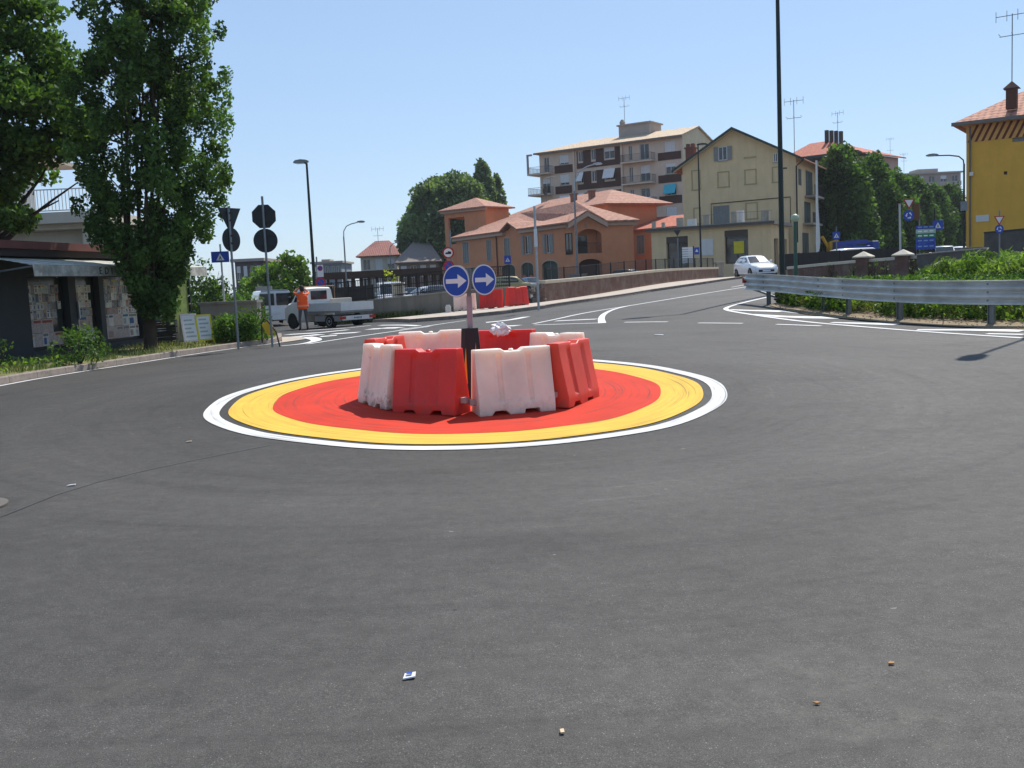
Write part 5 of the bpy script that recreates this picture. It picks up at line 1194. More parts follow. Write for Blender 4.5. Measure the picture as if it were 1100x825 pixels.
# pole with octagon and round plates seen from behind
t, p = pole_thing('traffic_sign', 'grey pole with a dark octagonal sign back above a round one, beside the hoop', 'traffic sign', 292.5, 368.8, .12, 4.05, .033)
def wl(px, py, Y): v = W(px, py, Y); return v - p
for nm, py, pts in (('octagonal_sign', 232.5, octo(.345)), ('round_sign', 258.5, circ(.33))):
    c = wl(283.5 if nm[0] == 'o' else 285.3, py, p.y + .06); b, R3 = plate(t, nm, c, (-.12, 1, .0), pts, M['red_sign'] if nm[0] == 'o' else M['blue_sign'], BK, .012)
    m_ = MB()
    for dz in (-.14, .14): m_.bx(c.x - .24, c.x + .24, c.y - .04, c.y - .013, c.z + dz - .02, c.z + dz + .02)
    m_.build('clamp', BK, b)
t, p = pole_thing('traffic_sign', 'grey pole with a dark triangular sign back above a round one, before the shrub', 'traffic sign', 256, 371.5, .12, 3.75, .033)
for nm, px, py, pts in (('triangular_sign', 246.5, 233, tri(.42, True)), ('round_sign', 248.3, 257.5, circ(.33))):
    c = p.copy(); c = W(px, py, p.y + .06) - p; b, R3 = plate(t, nm, c, (-.85, .5, 0), pts, M['white_sign'] if nm[0] == 't' else M['blue_sign'], BK, .012)
    m_ = MB(); m_.box((c.x, c.y - .03, c.z + .1), (.4, .02, .04), -1.04).box((c.x, c.y - .03, c.z - .1), (.4, .02, .04), -1.04); m_.build('clamp', BK, b)
# crossing sign
def crossing_face(par, b, R3, c, s, man=True):
    f = MB(); on_plate(f, R3, c, [(-s * .74, -s * .62), (s * .74, -s * .62), (0, s * .66)], .0025, .004); f.build('white_triangle', M['white_sign'], b)
    g = MB()
    on_plate(g, R3, c, [(-s * .12, s * .02), (s * .1, s * .02), (s * .16, -s * .2), (s * .3, -s * .5), (s * .2, -s * .52), (s * .02, -s * .24), (-s * .2, -s * .52), (-s * .3, -s * .5), (-s * .1, -s * .16)], .0045, .006)
    on_plate(g, R3, Vector(c) + R3 @ Vector((0, s * .12, 0)), circ(s * .09, 12), .0045, .006); g.build('walker', M['black_sign'], b)
t, p = pole_thing('crossing_sign', 'blue pedestrian crossing sign on a pale pole behind the newsstand awning', 'traffic sign', 241.5, 331, .1, 3.35, .035, pm('pale_pole', '#b5b8b6', .5), 0, Y=37)
c = W(236.5, 276, 36.9) - p; b, R3 = plate(t, 'sign_plate', c, (.1, -1, 0), [(-.32, -.2), (.32, -.2), (.32, .2), (-.32, .2)], M['blue_sign'], BK); crossing_face(t, b, R3, c, .2)
# bent hoop and yellow panel at the kerb end
p = pg(296, 368); t = thing('guard_hoop', 'bent dark steel hoop with a small yellow panel at the end of the kerb', 'guard rail', (p.x, p.y, p.z))
MB().tube([(-.45, .3, 0), (-.42, .25, .55), (-.33, .2, .68), (-.2, .1, .62), (.05, -.05, .3), (.14, -.1, -.12)], .022, 8).build('hoop', pm('rusty_dark_rail', '#3a2c26', .7), t, smooth=60)
MB().box((-.2, .14, .42), (.26, .02, .36), -.4, rot=Matrix.Rotation(-.45, 3, 'Y')).build('yellow_panel', pm('yellow_plate', '#d9ac1c', .5), t, bevel=.004)
# no parking plates on one pole behind the truck
t, p = pole_thing('parking_sign', 'no parking plate above a towing disc on a pole behind the white truck', 'traffic sign', 344, 340, 0, 3.3, .035, M['galv_dull'], 0, Y=47.5)
def no_park(b, R3, c, r):
    f = MB(); on_plate(f, R3, c, circ(r), .0025, .004); f.build('red_rim', M['red_sign'], b); f = MB(); on_plate(f, R3, c, circ(r * .76), .0045, .006); f.build('blue_disc', M['blue_sign'], b)
    f = MB(); on_plate(f, R3, c, [(-r * .6, r * .5), (-r * .5, r * .6), (r * .6, -r * .5), (r * .5, -r * .6)], .0065, .008); f.build('red_slash', M['red_sign'], b)
c = W(344, 291, 47.4) - p; b, R3 = plate(t, 'upper_plate', c, (0.1, -1, 0), [(-.15, -.29), (.15, -.29), (.15, .29), (-.15, .29)], M['white_sign'], BK); no_park(b, R3, c + Vector((0, 0, .12)), .125)
c = W(344.3, 303.3, 47.4) - p; b, R3 = plate(t, 'lower_disc', c, (0.1, -1, 0), circ(.25), M['red_sign'], BK); no_park(b, R3, c, .235)
# signs behind the island post
t, p = pole_thing('limit_sign', 'round white limit sign with red rim above a no stopping disc, behind the arrow discs', 'traffic sign', 488, 343, .1, 3.6, .035, M['galv_dull'], 0, Y=43.4)
c = W(481.5, 271.5, 43.3) - p; b, R3 = plate(t, 'limit_disc', c, (0, -1, 0), circ(.25), M['red_sign'], BK); f = MB(); on_plate(f, R3, c, circ(.185), .0025, .004); f.build('white_disc', M['white_sign'], b)
f = MB(); on_plate(f, R3, c, [(-.13, -.06), (.13, -.06), (.13, .04), (.0, .07), (-.02, .02), (-.09, .02), (-.13, -.02)], .0045, .006); f.build('vehicle_symbol', M['black_sign'], b)
c = W(482, 286, 43.3) - p; b, R3 = plate(t, 'no_stopping_disc', c, (0, -1, 0), circ(.24), M['red_sign'], BK); no_park(b, R3, c, .23)
t, p = pole_thing('crossing_sign', 'small blue pedestrian crossing sign in front of the orange building', 'traffic sign', 547.5, 312, .2, 3.4, .03, M['galv_dull'], -.01, Y=60)
c = W(545.3, 279, 59.9) - p; b, R3 = plate(t, 'sign_plate', c, (0, -1, 0), [(-.2, -.25), (.2, -.25), (.2, .25), (-.2, .25)], M['blue_sign'], BK); crossing_face(t, b, R3, c, .19)
t, p = pole_thing('traffic_sign', 'tall grey pole at the wall end with a sign plate seen edge on', 'traffic sign', 578.6, 330.5, .13, 3.75, .045, M['galv'], 0)
c = W(575.6, 255.5, p.y) - p; MB().box(tuple(c), (.12, .3, .66)).build('edge_on_plate', M['white_sign'], t); MB().box((c.x + .07, c.y + .02, c.z), (.02, .32, .68)).build('plate_back', BK, t)

# ------------------------------------------------------------------ street lamps
def lamp(name, label, px, Y, py_top, mat, r0, r1, arm=None, head=None, cat='street lamp', up=0.0):
    p = W(px, 300, Y); p.z = h(p.x, p.y) + up; zt = W(px, py_top, Y).z
    t = thing(name, label, cat, (p.x, p.y, p.z)); H = zt - p.z
    MB().lathe([(r0 * 1.6, 0), (r0 * 1.6, .35), (r0 * 1.05, .4)], (0, 0, 0), 14).build('base', mat, t, smooth=40)
    MB().tube([(0, 0, .3), (0, 0, H * .5), (0, 0, H)], [r0, (r0 + r1) / 2, r1], 14).build('pole', mat, t, smooth=50)
    return t, p, H
def lamp_head(par, c, dx, dy, l=.7, w=.26, hh=.14, mat=None):
    u = Vector((dx, dy, 0)).normalized(); v = Vector((-u.y, u.x, 0)); c = Vector(c); m_ = MB(); rings = []
    for s_, ww, z0, z1 in ((0, .35, .0, .5), (.15, .8, -.1, .8), (.5, 1, -.2, 1), (.85, .8, -.2, .8), (1, .4, -.05, .4)):
        o = c + u * (s_ * l); rings.append([o + v * (w / 2 * ww * a) + Vector((0, 0, hh * (z0 if b < 0 else z1) + 0)) for a, b in ((-1, -1), (1, -1), (1, .2), (.5, 1), (-.5, 1), (-1, .2))])
    m_.loft(rings); hd_ = m_.build('lamp_head', mat or M['galv_dull'], par, smooth=40)
    q = c + u * (l * .55); MB().box((q.x, q.y, q.z - hh * .24), (l * .5, w * .7, .03), math.atan2(u.y, u.x)).build('lens', M['lampglass'], hd_)
    return hd_
t, p, H = lamp('street_lamp', 'tall black street lamp with a flat head over the white truck', 337.5, 53, 175, M['dark_steel'], .1, .055)
MB().tube([(0, 0, H - .05), (-.15, 0, H + .1)], .05, 8).build('bracket', M['dark_steel'], t); lamp_head(t, (.1, 0, H + .05), -1, .1, .8, .34, .16, M['galv_dull'])
t, p, H = lamp('street_lamp', 'slim grey street lamp with a curved arm beyond the white truck', 372, 75, 254, M['galv_dull'], .07, .05)
MB().tube([(0, 0, H - .1), (.03, 0, H + .4), (.25, 0, H + .75), (.6, 0, H + .9), (1.1, 0, H + 1.0)], .035, 8).build('arm', M['galv_dull'], t, smooth=60); lamp_head(t, (1.05, 0, H + 1.0), 1, 0, .6, .25, .12)
t, p, H = lamp('street_lamp', 'small far lamp with a curved arm beside the distant pale house', 420.5, 140, 268, M['galv_dull'], .08, .06)
MB().tube([(0, 0, H - .1), (.1, 0, H + .4), (.5, 0, H + .8), (.9, 0, H + .9)], .05, 8).build('arm', M['galv_dull'], t); lamp_head(t, (.8, 0, H + .9), 1, 0, .6, .3, .2)
t, p, H = lamp('street_lamp', 'pale grey lamp post on a pedestal in front of the orange building', 620.5, 82, 205, M['galv_dull'], .1, .07, up=.3)
MB().tube([(0, 0, H - .1), (.06, 0, H + .8), (.5, 0, H + 1.6), (1.1, 0, H + 1.9), (1.7, 0, H + 2.05)], .05, 8).build('arm', M['galv'], t, smooth=60); lamp_head(t, (1.6, 0, H + 2.05), 1, 0, .75, .28, .14, M['galv'])
MB().bx(-.7, .7, -.5, .5, .0, .9).bx(-.78, .78, -.58, .58, .9, 1.0).build('pedestal', M['concrete'], t)
t, p, H = lamp('street_lamp', 'thin dark lamp post with a flat head in front of the gabled house', 753.5, 82, 155.5, M['black_metal'], .085, .05); lamp_head(t, (-.1, 0, H), 1, 0, .85, .3, .12, M['black_metal'])
t, p, H = lamp('street_lamp', 'very tall dark green lamp mast rising out of the picture behind the guard rail', 840.5, 37, -78, M['dark_steel'], .105, .06)
MB().tube([(0, 0, H - .1), (-.1, 0, H + .05), (-1.0, -.1, H + .12)], .045, 8).build('arm', M['dark_steel'], t); lamp_head(t, (-.8, -.1, H + .1), -1, -.12, .9, .34, .16, M['dark_steel'])
t, p, H = lamp('street_lamp', 'thin dark post with a small cap just right of the very tall mast', 842.5, 70, 181, M['black_metal'], .07, .05); MB().bx(-.06, .3, -.08, .08, H - .02, H + .06).build('lamp_head', M['black_metal'], t)
t, p, H = lamp('globe_lamp', 'short green lamp post with a pale globe behind the guard rail end', 855, 46, 238, pm('green_post', '#2f5546', .5), .09, .07)
MB().lathe([(.05, 0), (.16, .05), (.2, .16), (.17, .28), (.06, .36)], (0, 0, H - .02), 14).build('globe', pm('pale_green_globe', '#a9b79a', .4), t, smooth=60)
t, p, H = lamp('street_lamp', 'dark lamp post with a long arm at the corner of the ochre house', 1035.5, 66.5, 176, M['black_metal'], .08, .06)
MB().tube([(0, 0, H - .1), (-.05, 0, H + .25), (-.35, 0, H + .5), (-1.0, 0, H + .6), (-2.0, 0, H + .62)], .045, 8).build('arm', M['black_metal'], t, smooth=60); lamp_head(t, (-1.7, 0, H + .62), -1, 0, .8, .3, .13, M['galv_dull']); MB().bx(-.15, .15, -.2, .2, H * .55, H * .55 + .6).build('junction_box', M['galv_dull'], t)
# lamp just outside the frame at the right; its shadow falls on the road
t = thing('street_lamp', 'street lamp at the right whose shadow falls before the guard rail', 'street lamp', (12.35, 22.9, h(12.35, 22.9)))
MB().tube([(0, 0, 0), (0, 0, 8.0)], [.09, .06], 12).build('pole', M['galv_dull'], t, smooth=50); MB().tube([(0, 0, 7.9), (-.3, -.3, 8.1), (-1.7, -1.9, 8.2)], .04, 8).build('arm', M['galv_dull'], t); lamp_head(t, (-1.6, -1.8, 8.2), -.66, -.75, .9, .36, .15)

# ------------------------------------------------------------------ guard rail
GR = [(7.55, 31.6), (7.8, 29.6), (8.2, 26.2), (8.9, 23.0), (9.95, 20.9), (11.6, 19.3), (14.2, 18.4), (18, 18.2)]
gp = smooth_line(GR, 2); gp = resample(gp, .25)
gt = thing('guard_rail', 'galvanised triple wave steel guard rail on posts along the earth bank', 'guard rail', (0, 0, 0))
prof = []
for k in range(25):
    z = .43 + .506 * k / 24; ph = (k / 24) * 3 * 2 * PI; prof.append((.045 * math.cos(ph), z))
T = np.gradient(gp, axis=0); T /= np.linalg.norm(T, axis=1)[:, None]; N = np.c_[-T[:, 1], T[:, 0]]
def sm_h(q): return np.mean([h(q[0] + a, q[1] + b) for a in (-1.5, 0, 1.5) for b in (-1.5, 0, 1.5)])
mb = MB(); n = len(gp); nf = len(prof)
for q, nn in zip(gp, N):
    z = sm_h(q)
    for a, b in prof: mb.v.append((q[0] - nn[0] * (a + .06), q[1] - nn[1] * (a + .06), z + b))
for i in range(n - 1):
    for j in range(nf - 1): mb.f.append((i * nf + j, (i + 1) * nf + j, (i + 1) * nf + j + 1, i * nf + j + 1)); mb.m.append(0)
M['rail'] = pm('weathered_galvanised_rail', '#bfc1be', .45, .22, 1.6, .4, dirt=.25)
bm2 = mb.build('beam', M['rail'], gt, smooth=60); s_ = bm2.modifiers.new('s', 'SOLIDIFY'); s_.thickness = .006
def near(q): return int(np.argmin(np.hypot(gp[:, 0] - q[0], gp[:, 1] - q[1])))
for (px, py) in ((829.5, 327), (865, 337), (893.5, 340), (961, 345.3), (1058, 350.5), (1170, 354)):
    g = G(px, py); i = near(g); q = gp[i]; nn = N[i]; z = sm_h(q); a = math.atan2(T[i][1], T[i][0]); c = (q[0] + nn[0] * .06, q[1] + nn[1] * .06)
    m_ = MB(); m_.box((c[0], c[1], z + .35), (.13, .012, 1.0), a).box((c[0] - T[i][0] * .06, c[1] - T[i][1] * .06, z + .35), (.012, .09, 1.0), a).box((c[0] + T[i][0] * .06, c[1] + T[i][1] * .06, z + .35), (.012, .09, 1.0), a)
    po_ = m_.build('post', M['galv_dull'], gt)
    k = MB()
    for zz in (.52, .69, .86): k.lathe([(.022, -.02), (.022, .0), (.012, .012)], (q[0] - nn[0] * .11, q[1] - nn[1] * .11, z + zz), 8, 0, Matrix.Rotation(a, 3, 'Z') @ Matrix.Rotation(PI / 2, 3, 'X'))
    k.build('bolt', M['galv_dull'], po_)
e0 = gp[0]; z0 = sm_h(e0); mb = MB(); nn = N[0]; tt = T[0]
for k in range(10):
    pass
mb.tube([(e0[0] + tt[0] * .3 + nn[0] * .05, e0[1] + tt[1] * .3, z0 + .45), (e0[0] + tt[0] * 2.6 + nn[0] * .4, e0[1] + tt[1] * 2.6, z0 + .02)], .035, 6); mb.build('brace', M['galv_dull'], gt)
MB().box((e0[0] - nn[0] * .02, e0[1] - .03, z0 + .72), (.24, .05, .16), 0).build('red_reflector', M['redlamp'], gt, bevel=.01)
# ------------------------------------------------------------------ walls and fences
def wall_run(name, label, cat, pts, heights, thick, mat, capmat=None, cap=.09, over=.05, base=-.3, side=1, group=None, z_of=None):
    """wall following pts over the ground; heights is a list matching pts"""
    t = thing(name, label, cat, (0, 0, 0), 0, group); P = resample(pts, 1.2); d = np.r_[0, np.cumsum(np.hypot(*np.diff(P, axis=0).T))]
    Q = np.array([p[:2] for p in pts]); dq = np.r_[0, np.cumsum(np.hypot(*np.diff(Q, axis=0).T))]; Hh = np.interp(d, dq, heights)
    T = np.gradient(P, axis=0); T /= np.linalg.norm(T, axis=1)[:, None]; N = np.c_[-T[:, 1], T[:, 0]] * side
    A = [];C = []
    for p, nn, hh in zip(P, N, Hh):
        z = h(*p); zt = z + hh
        A.append([(p[0], p[1], z + base), (p[0] + nn[0] * thick, p[1] + nn[1] * thick, z + base), (p[0] + nn[0] * thick, p[1] + nn[1] * thick, zt), (p[0], p[1], zt)])
        o = over; C.append([(p[0] - nn[0] * o, p[1] - nn[1] * o, zt + .002), (p[0] + nn[0] * (thick + o), p[1] + nn[1] * (thick + o), zt + .002), (p[0] + nn[0] * (thick + o), p[1] + nn[1] * (thick + o), zt + cap), (p[0] - nn[0] * o, p[1] - nn[1] * o, zt + cap)])
    MB().loft(A).build('wall_body', mat, t)
    if capmat: MB().loft(C).build('coping', capmat, t, bevel=.012)
    return t, P, N, Hh
def brickmat(name, c1, c2, mort, sx=4.0):
    t = NT(name); p = t.pos(); s = t.n('ShaderNodeSeparateXYZ', {0: p}); cx = t.n('ShaderNodeCombineXYZ', {0: t.math('ADD', (s, 'X'), (s, 'Y')), 1: (s, 'Z'), 2: 0.0})
    b = t.n('ShaderNodeTexBrick', {'Vector': cx, 'Color1': (*srgb(c1), 1), 'Color2': (*srgb(c2), 1), 'Mortar': (*srgb(mort), 1), 'Scale': sx, 'Mortar Size': .018})
    d = t.ramp(t.noise(p, 1.4, 6, .7), [(.4, (0,) * 3), (.7, (.7,) * 3)]); t.col(t.mix(d, b, srgb('#8a7f72'))); t.set(Roughness=.92); t.bump(b, .3, .01); return t.m
brick = brickmat('old_brick', '#6b453a', '#5a382f', '#7a6f64')
# parapet of the bridge
PP = [(1.75, 47.6), (4.6, 53.4), (8.3, 61.2), (12.6, 70.6), (16.9, 80.2)]
PH = [.98, .95, .9, .85, .82]
t, P, N_, Hh = wall_run('parapet_wall', 'old brick parapet wall with a pale stone coping along the road to the bridge', 'wall', PP, PH, .35, brick, pm('pale_coping', '#b5aa98', .9, .12, 3, bump=.3), .16, .06)
# crumbled end of the parapet
cr = MB(); e0 = Vector((1.75, 47.6, h(1.75, 47.6)))
for k in range(60):
    x = -random.random() * 1.5; z = random.random() * (.95 + x * .35); cr.box((e0.x + x, e0.y + .2 + random.uniform(-.2, .2) - x * .3, e0.z + max(.1, z)), [random.uniform(.08, .3) for _ in range(3)], random.uniform(0, 3), rot=Matrix.Rotation(random.uniform(0, 3), 3, Vector((random.random(), random.random(), random.random())).normalized()))
tag(cr.build('broken_masonry', pm('broken_masonry', '#7b726a', .95, .4, 2)), 'broken heap of masonry at the gap between the parapet and the red barriers', 'rubble')
pl = thing('gate_pier', 'squat pale stone pier at the far end of the parapet', 'pier', (17.2, 81.0, h(17.2, 81))); MB().bx(-.3, .3, -.3, .3, 0, 1.25).build('shaft', M['concrete'], pl, bevel=.02); MB().bx(-.38, .38, -.38, .38, 1.25, 1.4).build('cap', M['concrete'], pl, bevel=.02)
def rail_run(name, label, pts, z0, z1, pitch, mat, post_pitch=2.2, solid=None, group=None, rails=2, hs=None):
    t = thing(name, label, 'fence', (0, 0, 0), 0, group); P = resample(pts, post_pitch); z = [h(*p) for p in P]
    if hs is not None:
        Q = np.array([p[:2] for p in pts]); dq = np.r_[0, np.cumsum(np.hypot(*np.diff(Q, axis=0).T))]; d = np.r_[0, np.cumsum(np.hypot(*np.diff(P, axis=0).T))]; z = [a + b for a, b in zip(z, np.interp(d, dq, hs))]
    for p, zz in zip(P, z): MB().bx(p[0] - .035, p[0] + .035, p[1] - .035, p[1] + .035, zz + z0 - .05, zz + z1 + .03).build('post', mat, t)
    mb = MB()
    for k in range(rails): mb.tube([(p[0], p[1], zz + z0 + .08 + (z1 - z0 - .1) * (k + 0) / max(1, rails - 1)) for p, zz in zip(P, z)], .022, 6)
    if pitch:
        for (a, za), (b, zb) in zip(zip(P[:-1], z[:-1]), zip(P[1:], z[1:])):
            n = int(np.linalg.norm(b - a) / pitch)
            for i in range(1, n): q = a + (b - a) * i / n; zq = za + (zb - za) * i / n; mb.bx(q[0] - .008, q[0] + .008, q[1] - .008, q[1] + .008, zq + z0 + .08, zq + z1 - .02)
    mb.build('rails', mat, t)
    if solid:
        m_ = MB(); 
        for (a, za), (b, zb) in zip(zip(P[:-1], z[:-1]), zip(P[1:], z[1:])):
            dd = (b - a) / np.linalg.norm(b - a); nn = np.array((-dd[1], dd[0])) * .03
            m_.loft([[(a[0] - nn[0], a[1] - nn[1], za + z0), (a[0] + nn[0], a[1] + nn[1], za + z0), (a[0] + nn[0], a[1] + nn[1], za + z1), (a[0] - nn[0], a[1] - nn[1], za + z1)], [(b[0] - nn[0], b[1] - nn[1], zb + z0), (b[0] + nn[0], b[1] + nn[1], zb + z0), (b[0] + nn[0], b[1] + nn[1], zb + z1), (b[0] - nn[0], b[1] - nn[1], zb + z1)]])
        m_.build('mesh_panel', solid, t)
    return t
DM = pm('dark_mesh_panel', '#33312e', .9, .2, 4)
def fineMesh():
    t = NT('dark_wire_mesh'); p = t.pos(); s = t.n('ShaderNodeSeparateXYZ', {0: p}); g = t.math('ADD', (s, 'X'), (s, 'Y'))
    a = t.math('LESS_THAN', t.math('FRACT', t.math('MULTIPLY', g, 14.0)), .14); b = t.math('LESS_THAN', t.math('FRACT', t.math('MULTIPLY', (s, 'Z'), 14.0)), .14); al = t.math('MAXIMUM', a, b)
    t.set(Roughness=.6); t.b.inputs['Base Color'].default_value = (.02, .02, .02, 1); t.L.new(al.outputs[0], t.b.inputs['Alpha']); return t.m
WIRE = fineMesh()
rail_run('mesh_fence', 'dark wire mesh fence behind the parapet in front of the orange building', [(2.0, 51.5), (7.2, 61.5), (12.0, 72), (17.3, 84)], .75, 1.75, 0, M['black_metal'], 2.4, WIRE)
# concrete wall on the left with railing
CW = [(-9.6, 50.0), (-7.8, 49.1), (-6.0, 48.4), (-2.6, 47.4), (.1, 46.9)]
wall_run('concrete_wall', 'stained grey concrete wall behind the truck, below the dark railing', 'wall', CW, [1.0, 1.0, 1.05, 1.05, .95], .3, plaster('stained_concrete', '#857f74', .7, .15), M['concrete'], .07, .03)
rail_run('wire_fence', 'dark post and wire fence standing on the stained concrete wall', CW, 0, 1.0, 0, M['black_metal'], 1.9, WIRE, None, 3, [1.08, 1.08, 1.13, 1.13, 1.0])
pw = Vector((-5.3, 48.5, h(-5.3, 48.5) + 1.1)); MB_ = MB().bx(-.27, .27, -.27, .27, 0, .62).bx(-.31, .31, -.31, .31, .62, .7)
o = MB_.build('stone_block', M['w_beige'], None, bevel=.015); o.location = pw; tag(o, 'squat beige block standing on the concrete wall in front of the parked cars', 'pillar')
p = W(482, 342, 43.6); o = MB().bx(-.12, .12, -.1, .1, 0, .28).bx(-.09, .09, -.07, .07, .28, .34).build('meter_box', M['white_plastic'], None, bevel=.01); o.location = (p.x, p.y, h(p.x, p.y) + .12); tag(o, 'small pale meter box on the pavement left of the grey white barrier', 'meter box')
# dark hedge-like screen and the carport behind
rail_run('screen_fence', 'dark brown screen fence beyond the railing and the white truck', [(-11.6, 63), (-8.4, 62.5)], .1, 1.9, 0, M['black_metal'], 2.5, pm('dark_brown_screen', '#3d352e', .95, .3, 2))
cpA, cpB = W(352, 293, 82), W(476, 289, 80); cpt = thing('carport', 'long low brown carport roof on many slim posts behind the parked cars', 'carport', (cpA.x, cpA.y, h(cpA.x, cpA.y)), math.atan2(cpB.y - cpA.y, cpB.x - cpA.x))
Lc = (cpB.xy - cpA.xy).length; zc = cpA.z - cpt.location.z; bw_ = pm('dark_brown_timber', '#4b372d', .85, .15, 3)
MB().bx(-.5, Lc, -.3, 4.5, zc - .55, zc).build('roof_beam', bw_, cpt)
for i in range(15): x = i * Lc / 14; MB().bx(x - .08, x + .08, -.08, .08, 0, zc - .55).build('post', bw_, cpt)
for i in range(15): x = i * Lc / 14; MB().bx(x - .08, x + .08, 4.0, 4.16, 0, zc - .55).build('post', bw_, cpt)
# brick wall with piers and screen fence at the right
BW = [P2(W(a, 300, b)) for a, b in ((846, 50.5), (880, 49), (925, 47), (986, 44.5))]
hh_ = [.62, .7, .78, .85]
wall_run('brick_wall', 'low brick wall with a pale coping and ivy behind the guard rail', 'wall', BW, hh_, .3, brick, M['w_beige'], .14, .06)
rail_run('dark_screen', 'dark screen fence above the low brick wall behind the guard rail', [P2(W(a, 300, b)) for a, b in ((838, 56), (880, 53), (925, 50.5), (983, 47.5))], .5, 1.38, 0, M['black_metal'], 2.2, DM)
for (px, Y) in ((925, 47.2), (967, 45.2)):
    q = W(px, 285, Y); t = thing('brick_pier', 'brick pier with a pyramid cap, %s' % ('left of two on the low brick wall' if px == 925 else 'right of two on the low brick wall'), 'pier', (q.x, q.y - .35, h(q.x, q.y)), -.7, 'piers of the low brick wall')
    MB().bx(-.28, .28, -.28, .28, 0, 1.0).build('shaft', brick, t); MB().add([(-.39, -.39, 1.0), (.39, -.39, 1.0), (.39, .39, 1.0), (-.39, .39, 1.0), (-.39, -.39, 1.06), (.39, -.39, 1.06), (.39, .39, 1.06), (-.39, .39, 1.06), (0, 0, 1.3)], [(0, 1, 2, 3), (0, 1, 5, 4), (1, 2, 6, 5), (2, 3, 7, 6), (3, 0, 4, 7), (4, 5, 8), (5, 6, 8), (6, 7, 8), (7, 4, 8)]).build('cap', M['w_beige'], t)
q0, q1 = W(985, 300, 44), W(1056, 300, 40); wall_run('grey_wall', 'dark grey wall under the big direction board at the right', 'wall', [(q0.x, q0.y), (q1.x, q1.y)], [1.0, 1.15], .25, pm('dark_grey_render', '#5b5854', .9, .2, 2), M['concrete'], .06, .04)
q0, q1 = W(1057, 300, 58), W(1150, 300, 54); wall_run('garden_wall', 'tall dark grey wall at the foot of the ochre house', 'wall', [(q0.x, q0.y), (q1.x, q1.y)], [1.95, 2.1], .3, pm('dark_stained_render', '#55524e', .95, .25, 1.5), pm('dark_coping', '#3b3936', .9), .1, .05)
q = W(1049, 280, 60); o = MB().bx(-.7, .7, -.3, .3, 0, 1.25).bx(-.74, .74, -.33, .33, 1.25, 1.32).build('utility_cabinet', pm('grey_cabinet', '#6d6b69', .7), None, bevel=.01); o.location = (q.x, q.y, h(q.x, q.y) - .1); tag(o, 'grey utility cabinet at the left foot of the ochre house', 'cabinet')

# ------------------------------------------------------------------ signs beyond the guard rail
t, p = pole_thing('roundabout_sign', 'give way triangle above a blue roundabout disc on a pale pole before the dark trees', 'traffic sign', 967.5, 275, 0, 3.45, .05, pm('pale_pole', '#b5b8b6', .5), -.01, Y=48)
def yield_face(t, c, r):
    b, R3 = plate(t, 'give_way_triangle', c, (0, -1, 0), tri(r, True), M['red_sign'], BK); f = MB(); on_plate(f, R3, c + R3 @ Vector((0, .02 * r, 0)), tri(r * .68, True), .0025, .004); f.build('white_triangle', M['white_sign'], b)
def round_face(t, c, r):
    b, R3 = plate(t, 'roundabout_disc', c, (0, -1, 0), circ(r), M['blue_sign'], BK); f = MB()
    for k in range(3):
        a0 = 2 * PI * k / 3
        pts = [(r * .55 * math.cos(a0 + i * .2), r * .55 * math.sin(a0 + i * .2)) for i in range(6)] + [(r * .72 * math.cos(a0 + 1.0), r * .72 * math.sin(a0 + 1.0)), (r * .5 * math.cos(a0 + 1.55), r * .5 * math.sin(a0 + 1.55)), (r * .24 * math.cos(a0 + 1.0), r * .24 * math.sin(a0 + 1.0))] + [(r * .36 * math.cos(a0 + i * .2), r * .36 * math.sin(a0 + i * .2)) for i in (5, 4, 3, 2, 1, 0)]
        on_plate(f, R3, c, pts, .0025, .004)
    f.build('arrows', M['white_sign'], b)
c = W(976.5, 217.5, 47.8) - p; yield_face(t, c, .29); c = W(976.3, 231.5, 47.8) - p; round_face(t, c, .26)
t.children[0]; MB().bx(W(983, 230, 48.2).x - p.x - .16, W(983, 230, 48.2).x - p.x + .16, .05, .09, W(983, 236, 48.2).z - p.z, W(983, 219, 48.2).z - p.z).build('brown_board', pm('brown_board', '#6d4a2c', .7), t); MB().tube([(W(987, 230, 48.2).x - p.x, .12, -.2), (W(987, 230, 48.2).x - p.x, .12, 3.4)], .03, 8).build('second_pole', M['galv_dull'], t)
q = W(994, 275, 45.2); db = thing('direction_board', 'blue and green direction board on a dark lattice frame behind the guard rail', 'direction sign', (q.x, q.y, h(q.x, q.y)))
z0 = W(994, 267.5, 45.2).z - db.location.z; z1 = W(994, 242, 45.2).z - db.location.z
for sx_ in (-.36, .36): MB().bx(sx_ - .04, sx_ + .04, -.04, .04, 0, z1).build('post', M['black_metal'], db)
for k in range(4): MB().bx(-.32, .32, -.02, .02, .25 + k * .3, .29 + k * .3).build('rung', M['black_metal'], db)
for k, (mm, fa, fb) in enumerate((('blue_sign', .86, 1.0), (None, .66, .85), (None, .48, .65), ('blue_sign', .25, .47), ('blue_sign', 0, .24))):
    mt = M[mm] if mm else pm('pale_green_panel' if k == 1 else 'green_panel', '#9fb3a6' if k == 1 else '#2f7a58', .5)
    pp_ = MB().bx(-.44, .44, -.07, -.041, z0 + (z1 - z0) * fa, z0 + (z1 - z0) * fb - .012).build('panel', mt, db)
    s_ = MB()
    for j in range(3): s_.bx(-.36 + j * .26, -.36 + j * .26 + .18, -.075, -.0705, z0 + (z1 - z0) * (fa + fb) / 2 - .03, z0 + (z1 - z0) * (fa + fb) / 2 + .025)
    s_.build('pale_marks', pm('pale_print', '#7f9ac0' if mm else '#dfe6e0', .6), pp_)
t, p = pole_thing('crossing_sign', 'blue pedestrian crossing sign touching the right side of the direction board', 'traffic sign', 1004, 290, 0, 3.1, .03, M['black_metal'], 0, Y=46)
